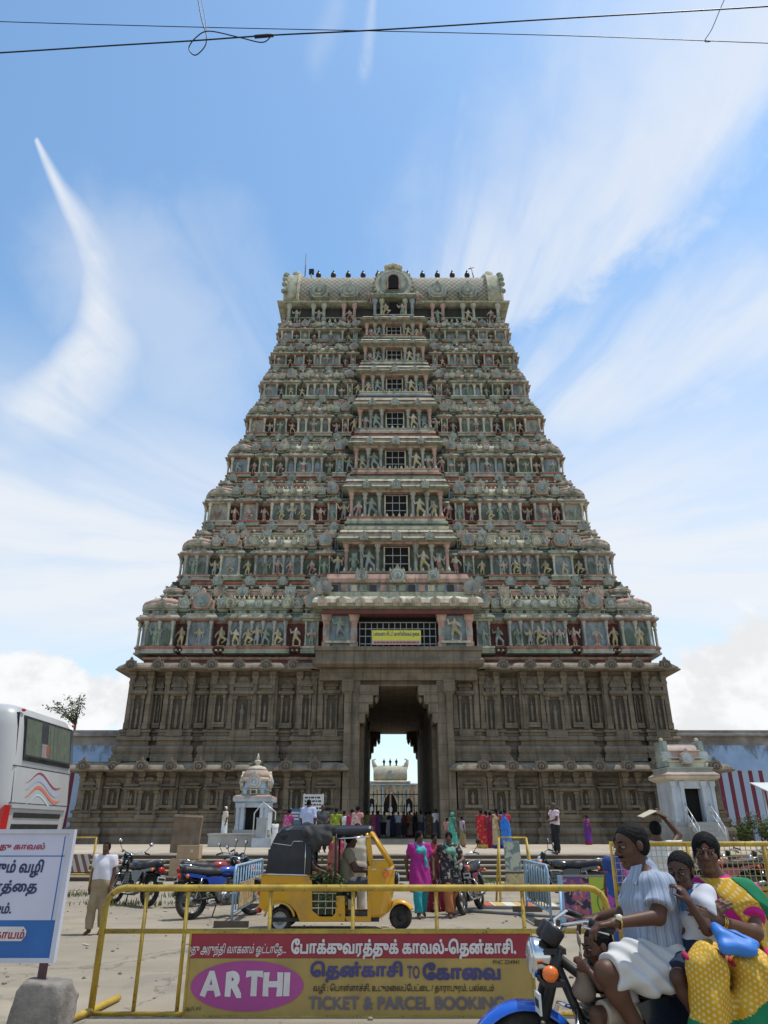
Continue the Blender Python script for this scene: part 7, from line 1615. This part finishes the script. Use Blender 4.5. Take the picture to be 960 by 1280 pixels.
# behind the rickshaw and behind the mesh barrier
standing('man in a cream shirt and trousers standing on the far side of the rickshaw', pp(446, 15.6, 0), 1.66, 200, 1, cl('cream_shirt', (.50, .43, .33)), cl('cream_trousers', (.42, .35, .26)), vox=.02, sleeve=.9)
standing('woman in a rose saree on the far side of the rickshaw door', pp(424, 16.4, 0), 1.54, 170, 0, cl('rose_blouse_c', (.40, .05, .08)), cl('rust_saree', (.42, .13, .09)), 'saree', 'bun', vox=.022)
wm = standing('man in a white shirt shading his head with a folded paper behind the mesh barrier', pp(829, 10.4, 0), 1.66, 176, 1, WHT, BLKC, vox=.017, sleeve=.95, bend=(3, 0))
q = wm.J['head']; mb = MB().m(cl('folded_paper', (.46, .40, .28))); mb.T = Mx.Translation((q[0], q[1] - .05, q[2] + .2)); mb.add([(-.19, -.12, -.05), (0, -.14, .03), (0, .14, .05), (-.19, .12, -.03), (.19, -.12, -.06), (.19, .12, -.04)] + [(-.19, -.12, -.042), (0, -.14, .038), (0, .14, .058), (-.19, .12, -.022), (.19, -.12, -.052), (.19, .12, -.032)], [(3, 2, 1, 0), (2, 5, 4, 1), (6, 7, 8, 9), (7, 10, 11, 8), (0, 1, 7, 6), (1, 4, 10, 7), (4, 5, 11, 10), (5, 2, 8, 11), (2, 3, 9, 8), (3, 0, 6, 9)]); o = mb.build('folded_paper'); tag(o, 'folded cream paper held over the head of the man in white', 'paper')
standing('woman in a pink and blue saree standing just behind the motorcycle driver', pp(783, 9.0, 0), 1.5, 175, 1, cl('navy_blouse', (.03, .06, .2)), cl('pink_blue_saree', (.42, .08, .32), .1, 6, fn=lambda t, v, c: mixc(t, noise(t, v, 7, 2).sst(.5, .53), c, (.03, .08, .28))), 'saree', 'bun', vox=.02)
# ------------------------------------------------------------------ rickshaw driver and passenger
def seated(label, base, face, skin, top, bottom, hs, hm=HAIR, style='short', reach=0., vox=.018, kind='shirt', sc=1.):
    c, s_ = math.cos(R(face)), math.sin(R(face)); W_ = lambda x, y, z: A((base[0] + (x * c - y * s_) * sc, base[1] + (x * s_ + y * c) * sc, base[2] + z * sc)); D_ = lambda x, y, z: A((x * c - y * s_, x * s_ + y * c, z))
    J = dict(head=W_(0, -.06, .76), fwd=D_(0, -1, -.05), up=D_(0, 0, 1), neck=W_(0, -.02, .60), sh=[W_(-.18, -.02, .56), W_(.18, -.02, .56)], chest=W_(0, 0, .40), pel=W_(0, .02, .10), hip=[W_(-.09, -.02, .08), W_(.09, -.02, .08)], kn=[W_(-.14, -.42, .08), W_(.14, -.42, .08)], an=[W_(-.14, -.42, -.34), W_(.14, -.42, -.34)], toe=[W_(-.14, -.56, -.38), W_(.14, -.56, -.38)],
             el=[W_(-.24, -.14, .30), W_(.24, -.14, .30)], wr=[W_(-.2, -.30 - reach, .24 + reach * .35), W_(.2, -.30 - reach, .24 + reach * .35)])
    p = Person(label, J, SK[skin], vox, sc, origin=base); p.hair(style, hm)
    p.shirt(top, .6, .016, .06, wr=wrk(.006, (20, 20, 8), (0, 14, 40)))
    if kind == 'saree': p.drape(bottom); p.legs(bottom, .04, .98, 'saree_skirt')
    else: p.legs(bottom, .018, .97)
    return p
rx = A0.x
seated('rickshaw driver in a khaki shirt gripping the handlebar', A((rx + .22 * .95, AY - .05, .62)), 90, 3, cl('driver_khaki', (.20, .17, .12)), cl('driver_grey', (.09, .09, .10)), .2, reach=.1)
seated('passenger in dark clothes sitting in the back of the rickshaw', A((rx - .5, AY - .2, .66)), 90, 1, cl('teal_dark_shirt', (.03, .07, .10)), BLKC, .2)
mb = MB()
for i in range(500):
    p = V((rx - .05 + rnd.gauss(0, .10), AY - .42 + rnd.gauss(0, .07), .30 + abs(rnd.gauss(.25, .18)))); mb.m(rnd.choice((LEAF, LEAF2))); leaf(mb, p, .15, .025)
st = MB().m(BARK)
for i in range(12): st.tube([(rx - .05 + rnd.uniform(-.1, .1), AY - .42, .24), (rx - .05 + rnd.uniform(-.15, .15), AY - .42 + rnd.uniform(-.06, .06), .85)], .008, 5)
t = thing('leaf_bundle', 'bundle of green leafy stalks standing in the rickshaw doorway', 'greenery', (rx - .05, AY - .42, .24))
for m_, n_ in ((mb, 'leaves'), (st, 'stalk')): m_.T = None; m_.v = [(x - rx + .05, y - AY + .42, z - .24) for x, y, z in m_.v]; m_.build(n_, t)
# ------------------------------------------------------------------ the family on the motorcycle
def F(px, py, dy=0.): return A(at(px, py, FY + dy))
def strip_cloth(c1, c2, f, c3=None):
    def g(t, vec, c):
        tx = t.nodes.new('ShaderNodeTexCoord'); sp = t.nodes.new('ShaderNodeSeparateXYZ'); t.links.new(tx.outputs['Object'], sp.inputs[0]); x, y, z = (E(t, sp.outputs[i]) for i in range(3))
        u = y.op('ARCTAN2', .02 - x) * .14 + (noise(t, vec, 5, 2) - .5) * .015
        c = mixc(t, (u * f).op('FRACT').sst(.62, .78) * .8, c, c2); return mixc(t, (u * f * .5).op('FRACT').sst(.86, .92) * .7, c, c3 or c2)
    return mat('striped_shirt_cotton', c1, .85, .06, 10, fn=g, bump=.15, bscale=120)
DRV = dict(head=F(789, 1057, .0), fwd=(-.93, -.28, -.18), up=(-.05, 0, 1), neck=F(806, 1092, .0), sh=[F(829, 1107, -.19), F(797, 1106, .17)], chest=F(812, 1126, .0), pel=F(820, 1192, .0),
    el=[F(822, 1146, -.27), F(784, 1140, .25)], wr=[F(766, 1154, -.36), F(746, 1147, .30)], hip=[F(832, 1206, -.10), F(826, 1204, .10)], kn=[F(757, 1216, -.25), F(752, 1216, .24)], an=[F(806, 1300, -.20), F(790, 1300, .22)], toe=[F(776, 1316, -.24), F(766, 1316, .22)], hs=.245)
dp = Person('man in a striped pale blue shirt and white dhoti driving the blue motorcycle', DRV, SK[1], .0065, 1.0, True, fat=.03, origin=(1.6, FY, .9), hands=[((-1, -.02, -.1), (0, 0, -1), -1, .75, 1.), ((-1, 0, -.1), (0, 0, -1), 1, .75, 1.)])
dp.hair('short', mat('grey_flecked_hair', (.012, .0115, .011), .8, .7, 90, spec=.12))
M, hs, c = dp.M, dp.hs, dp.P(DRV['head']); mb = MB().m(HAIR); Q = lambda r, f, u: tuple(c + hs * (r * M[0] + f * M[1] + u * M[2])); mb.tube([Q(-.12, .36, -.215), Q(-.05, .405, -.19), Q(0, .41, -.185), Q(.05, .405, -.19), Q(.12, .36, -.215)], [.012 * hs, .03 * hs, .024 * hs, .03 * hs, .012 * hs], 6); mb.build('moustache', dp.body)
SH = strip_cloth((.29, .33, .41), (.15, .20, .31), 62, (.50, .52, .56))
b = Body(); dp.torso(b, .015)
P = dp.P; j = DRV
for i in (0, 1):
    a, e = P(j['sh'][i]), P(j['el'][i]); q = a + (e - a) * .74; limbc(b, a, q, .066, .084, .04, clip1=True)
b.limb(P(j['pel']) + A((.03, 0, .02)), P(j['chest']) + A((.02, 0, 0)), .142, .115, .06)
nk = P(j['neck']); up = unit(P(j['head']) - nk); b.limb(nk, nk + up * .03, .068, .066, .02)
dp.add('shirt', b, SH, .009, trim=[(P(j['pel']) + A((0, 0, -.035)), (.25, 0, -1)), (nk + up * .04 - A((.05, 0, .0)), up * .8 - A((.75, 0, 0)))], wrinkle=wrk(.008, (40, 8, 34), (10, 12, 60)))
# collar, front edge and pocket
mb = MB().m(SH); P3 = lambda px, py, dy: tuple(P(F(px, py, dy)))
for s, d in ((-1, -.075), (1, .07)): mb.add([P3(802, 1080, d), P3(795, 1106, d * 1.45), P3(783, 1098, d * .8), P3(789, 1083, d * .7), P3(803, 1082, d * .9), P3(797, 1107, d * 1.3), P3(786, 1100, d * .7), P3(791, 1085, d * .6)], [(0, 1, 2, 3), (7, 6, 5, 4), (0, 4, 5, 1), (1, 5, 6, 2), (2, 6, 7, 3), (3, 7, 4, 0)])
mb.build('collar', dp.body)
# dhoti folded up over the knees
b = Body(); pe = P(F(826, 1196))
for i, dy in ((0, -.13), (1, .12)):
    h, k = P(j['hip'][i]), P(j['kn'][i]); m_ = h + (k - h) * .93; limbc(b, h, m_, .135, .092, .08, clip1=True)
b.limb(P(F(838, 1200, -.1)), P(F(780, 1200, -.12)), .11, .09, .08); b.limb(P(F(835, 1205, -.16)), P(F(805, 1226, -.25)), .085, .05, .08); b.limb(P(F(800, 1200, -.2)), P(F(815, 1232, -.27)), .06, .03, .08); b.limb(P(F(842, 1205, -.16)), P(F(836, 1228, -.24)), .08, .04, .08)
dp.add('dhoti', b, cl('white_dhoti', (.54, .53, .52), .05, 6), .008, wrinkle=wrk(.013, (48, 18, 52), (22, 10, -46), .6))
mb = MB(); w = P(j['wr'][0]); d = unit(P(j['el'][0]) - w); mb.m(mat('gold_metal', (.55, .38, .12), .3, .05, metal=1.)).tube([tuple(w + d * .035 + .036 * (math.cos(a) * unit(np.cross(d, (0, 1, 0))) + math.sin(a) * unit(np.cross(d, np.cross(d, (0, 1, 0)))))) for a in [2 * math.pi * i / 14 for i in range(14)]], .006, 6, closed=True)
mb.m(mat('watch_face', (.65, .6, .5), .25, .05)).ball(tuple(w + d * .035 + A((0, -.03, .028))), .02, 10, (1, .6, .8)); o = mb.build('wristwatch', None, tuple(dp.o)); tag(o, 'gold wristwatch with pale face on the wrist of the man driving', 'watch')
# cloth bag hung in front of the child
b = Body(); O2 = A((1.2, FY, .9)); b.limb(F(728, 1212, -.08) - O2, F(732, 1240, -.05) - O2, .03, .055, .05); b.limb(F(738, 1225, -.02) - O2, F(724, 1238, -.04) - O2, .04, .04, .05); b.limb(F(728, 1212, -.08) - O2, F(722, 1165, -.05) - O2, .012, .008, .02)
o = b.build('cloth_bag', cl('beige_cloth', (.24, .185, .145)), .009, wrinkle=wrk(.005, (50, 20, 20), (20, 20, 70)), loc=tuple(O2)); tag(o, 'beige cloth bag hanging from the handlebar in front of the small child', 'bag')
# small child on the tank
TD_ = dict(head=F(747, 1183, -.06), fwd=(-.93, -.22, -.25), up=(-.1, 0, 1), neck=F(760, 1206, -.03), sh=[F(772, 1214, -.13), F(764, 1212, .09)], chest=F(770, 1222, -.02), pel=F(782, 1262, -.0), el=[F(752, 1232, -.2), F(748, 1230, .14)], wr=[F(735, 1212, -.14), F(732, 1218, .08)], hip=[F(784, 1262, -.06), F(784, 1262, .06)], kn=[F(745, 1268, -.17), F(745, 1268, .17)], an=[F(755, 1312, -.17), F(755, 1312, .17)], toe=[F(740, 1320, -.17), F(740, 1320, .17)], hs=.20)
tp_ = Person('small child in a white top sitting in front between the arms of the driver', TD_, SK[1], .0065, .62, True, origin=(1.45, FY, .9), hands=[((-.55, .2, .5), (.3, .9, -.2), 1, .7, .62), ((-.6, 0, .3), (0, -1, -.2), -1, .8, .62)])
tp_.hair('short', HAIR); tp_.shirt(cl('white_child_top', (.56, .54, .58)), .35, .012, .02, wr=wrk(.004, (40, 20, 20), (10, 22, 60))); tp_.legs(cl('beige_shorts', (.40, .33, .27)), .012, .4, 'shorts')
# boy with his fingers at his mouth
BY = dict(head=F(851, 1089, -.16), fwd=(-.62, -.74, -.22), up=(.02, -.02, 1), neck=F(859, 1112, -.12), sh=[F(882, 1121, -.22), F(854, 1122, .02)], chest=F(867, 1138, -.12), pel=F(868, 1188, -.12), el=[F(884, 1162, -.34), F(846, 1160, .05)], wr=[F(861, 1127, -.33), F(842, 1180, -.14)], hip=[F(870, 1192, -.10), F(860, 1192, .04)], kn=[F(848, 1222, -.32), F(835, 1225, .2)], an=[F(880, 1290, -.30), F(850, 1290, .2)], toe=[F(868, 1304, -.36), F(835, 1304, .2)], hs=.205)
bp = Person('boy in a white shirt and navy shorts holding his fingers to his mouth', BY, SK[3], .0065, .72, True, origin=(1.85, FY, .9), hands=[((-.35, .2, .85), (-.5, .75, -.3), 1, .6, .72), None])
bp.hair('short', mat('cropped_hair', (.009, .008, .008), .8, .4, 60, spec=.12))
bp.shirt(cl('white_boy_shirt', (.52, .52, .56), .06, 9, fn=lambda t, v, c: mixc(t, noise(t, v, 6, 2).sst(.60, .62), c, (.10, .22, .42))), .62, .016, .07, wr=wrk(.009, (40, 16, 30), (14, 10, 60))); bp.legs(cl('navy_shorts', (.018, .03, .06), .2, 12), .02, .46, 'shorts', wr=wrk(.005, (40, 20, 14), (10, 30, 30)))
# woman riding side-saddle
WO = dict(head=F(883, 1066, -.08), fwd=(-.42, -.90, -.06), up=(.04, 0, 1), neck=F(895, 1102, -.03), sh=[F(870, 1116, .0), F(936, 1120, -.08)], chest=F(904, 1136, -.03), pel=F(906, 1196, -.02), el=[F(860, 1166, -.16), F(944, 1166, -.20)], wr=[F(884, 1146, -.27), F(896, 1150, -.31)], hip=[F(893, 1200, -.06), F(922, 1202, -.06)], kn=[F(884, 1206, -.42), F(940, 1212, -.42)], an=[F(893, 1330, -.44), F(940, 1330, -.44)], toe=[F(885, 1345, -.55), F(920, 1345, -.55)], hs=.215)
wp = Person('woman in a pink blouse and yellow dotted saree riding side saddle at the back', WO, SK[0], .0065, .98, True, fat=.03, origin=(2.05, FY, .9), hands=[((.5, -.35, .45), (.3, .8, -.4), -1, .55, .95), ((-.72, -.15, .35), (.2, .9, -.3), 1, .6, .95)])
wp.hair('bun'); P = wp.P; j = WO
wp.shirt(cl('magenta_blouse', (.50, .015, .20)), .62, .014, -.15, 'blouse', wr=wrk(.003, (40, 20, 20), (10, 22, 60)))
def dots(t, vec, c, uv=False):
    tx = t.nodes.new('ShaderNodeTexCoord'); sp = t.nodes.new('ShaderNodeSeparateXYZ'); t.links.new(tx.outputs['Object'], sp.inputs[0]); w = (noise(t, vec, 7, 2) - .5) * .03
    if uv: t.links.new(tx.outputs['UV'], sp.inputs[0]); x = E(t, sp.outputs[0]) + w * .4; z = E(t, sp.outputs[1]) + w * .4
    else: x = E(t, sp.outputs[0]) + E(t, sp.outputs[1]) * .45 + w; z = E(t, sp.outputs[2]) - E(t, sp.outputs[1]) * .45 + w
    u = (x * .86 + z * .5) * 40.; v = (z * .86 - x * .5) * 40.
    u = u + v.op('FLOOR') * .5; a = u.op('FRACT') - .5; b = v.op('FRACT') - .5; d = (a * a + b * b).op('SQRT')
    return mixc(t, d.sst(.34, .22, 0., .85), c, (.60, .50, .22))
SAR = mat('yellow_dotted_saree', (.56, .30, .012), .7, .1, 5, fn=dots, bump=.1, bscale=80); SARU = mat('yellow_dotted_saree_skirt', (.56, .30, .012), .7, .12, 5, fn=lambda t, v, c: dots(t, v, c, True), bump=.1, bscale=80); SGR = cl('green_saree_border', (.012, .17, .075)); SRED = cl('red_saree_edge', (.40, .02, .08)); SORG = cl('orange_saree_fold', (.55, .18, .01))
ch = P(j['chest']); S1 = P(j['sh'][1]); 
def band(name, m, n0, n1, f, extra=None):
    """shell of the torso between two slanting planes"""
    b = Body(); wp.torso(b, f); limbc(b, S1, S1 + (P(j['el'][1]) - S1) * .42, .072 + f, .07 + f, .05, clip1=True)
    n = unit((.80, 0, .60)); return wp.add(name, b, m, .008, trim=[(ch + n * n1, n), (ch + n * n0, -n), (P(j['neck']) + A((0, 0, .025)), (0, 0, 1)), (P(j['pel']), (0, 0, -1))] + (extra or []), wrinkle=wrk(.003, (30, 10, 40), (20, 20, 10)))
band('saree_drape', SAR, .0, .14, .026); band('saree_border', SGR, .135, .215, .029)
b = Body(); wp.torso(b, .024); n = unit((-.45, 0, .9)); wp.add('saree_fold', b, SORG, .008, trim=[(ch + n * .07, n), (ch + n * .02, -n), (ch + A((.06, 0, 0)), (1, 0, 0))])
b = Body()
for i in (0, 1):
    h, k, a = P(j['hip'][i]), P(j['kn'][i]), P(j['an'][i]); b.limb(h, k, .118, .098, .03); b.limb(k, a, .098, .108, .02)
b.limb(P(j['pel']) - A((.05, 0, 0)), P(j['pel']) + A((.07, 0, 0)), .15, .15, .06)
zb = at(0, 1252, FY - .5).z - .9
pk = lambda c: np.where(c[:, 2] < zb + .05 * np.sin(c[:, 0] * 9 + 1) + .35 * (c[:, 0] - .0) * .5, 1, 0)
def cloth_uv(p):
    k0, k1 = P(j['kn'][0]), P(j['kn'][1]); near = np.where((np.abs(p[:, 0] - k0[0]) < np.abs(p[:, 0] - k1[0]))[:, None], k0, k1); d = p - near
    shin = (d[:, 2] < 0) | (-d[:, 1] > d[:, 2] * 2)
    return np.stack([np.where(shin, np.arctan2(d[:, 0], np.maximum(-d[:, 1], .01)), np.arctan2(d[:, 0], np.maximum(d[:, 2], .01))) * .11 + near[:, 0] * 3, np.where(shin, -d[:, 2], -d[:, 1] + .1)], 1)
wp.add('saree_skirt', b, [SARU, SGR], .009, uvf=cloth_uv, wrinkle=wrk(.013, (52, 12, 22), (36, 16, -20), .4), pick=pk)
for i in (0, 1):
    k = P(j['kn'][i]); mb = MB().m(SRED); mb.tube([(k[0] + .108 * math.cos(a), k[1] + .03 - .10 * math.sin(a), k[2] + .07 - .055 * math.sin(a) + .02 * math.cos(a)) for a in [math.pi * t / 8 * 1.0 for t in range(9)]], .013, 6); mb.build('saree_edge', wp.body)
LIP = mat('lip_skin', (.16, .045, .035), .45, .1)
GOLD = mat('gold_jewellery', (.62, .42, .10), .3, .05, metal=1.)
M, hs, c = wp.M, wp.hs, P(j['head']); Q = lambda r, f, u: tuple(c + hs * (r * M[0] + f * M[1] + u * M[2]))
mb = MB().m(LIP); mb.ball(Q(0, .385, -.235), .085 * hs, 10, (1, .3, .3)); mb.ball(Q(0, .38, -.28), .075 * hs, 10, (1, .35, .35)); mb.build('lips', wp.body)
mb = MB().m(cl('red_mark', (.5, .02, .02))); mb.ball(Q(0, .385, .19), .02 * hs, 8); mb.build('forehead_mark', wp.body)
for q in (-1, 1): mb = MB().m(GOLD); mb.ball(Q(q * .36, -.01, -.14), .035 * hs, 8); mb.build('earring', wp.body)
nk = P(j['neck']); mb = MB().m(GOLD); mb.tube([tuple(nk + A((x, y, z))) for x, y, z in ((-.07, -.03, .03), (-.055, -.09, -.03), (-.03, -.125, -.1), (-.015, -.13, -.13), (.0, -.125, -.1), (.035, -.1, -.03), (.065, -.04, .03))], .0035, 6); mb.build('necklace', wp.body)
w = P(j['wr'][1]); d = unit(P(j['el'][1]) - w)
for e in (.03, .045): mb = MB().m(GOLD); u1 = unit(np.cross(d, (0, 1, 0))); u2 = np.cross(d, u1); mb.tube([tuple(w + d * e + .036 * (math.cos(a) * u1 + math.sin(a) * u2)) for a in [2 * math.pi * i / 14 for i in range(14)]], .004, 6, closed=True); mb.build('bangle', wp.body)
mb = MB().m(mat('jasmine_white', (.66, .62, .45), .8, .1, 30)); 
for i in range(26): t_ = i / 25; p = V(Q(.30, -.46, .05)).lerp(V(Q(.52, -.38, -.75)), t_); mb.ball((p.x + rnd.uniform(-.008, .008), p.y + rnd.uniform(-.008, .008), p.z), .013, 6)
mb.build('flower_garland', wp.body)
# blue bag on her lap
b = Body(); O = A((2.1, FY - .4, 1.0)); G = lambda px, py, dy: F(px, py, dy) - O
for (x0, y0, x1, y1, d0, d1, r_) in ((893, 1157, 918, 1168, -.40, -.44, .016), (918, 1168, 944, 1181, -.44, -.47, .02), (896, 1162, 907, 1186, -.42, -.50, .022), (907, 1188, 941, 1188, -.50, -.50, .024), (900, 1166, 936, 1182, -.44, -.49, .024), (903, 1174, 938, 1185, -.46, -.50, .026), (905, 1181, 930, 1187, -.49, -.5, .026)): b.limb(G(x0, y0, d0), G(x1, y1, d1), r_, None, .03)
t = b.build('shoulder_bag', mat('blue_bag_cloth', (.035, .17, .52), .5, .08, 6, spec=.4), .008, None, wrinkle=wrk(.005, (50, 20, 30), (20, 30, 60)), loc=tuple(O)); tag(t, 'blue cloth bag resting on the lap of the woman in the yellow saree', 'bag')
mb = MB().m(mat('dark_blue_trim', (.015, .03, .10), .5)); mb.tube([tuple(G(892, 1156, -.42)), tuple(G(919, 1167, -.475)), tuple(G(945, 1180, -.5))], .006, 6); mb.tube([tuple(G(890, 1152, -.34)), tuple(G(888, 1138, -.24)), tuple(G(896, 1126, -.16))], .008, 6); mb.build('strap', t)
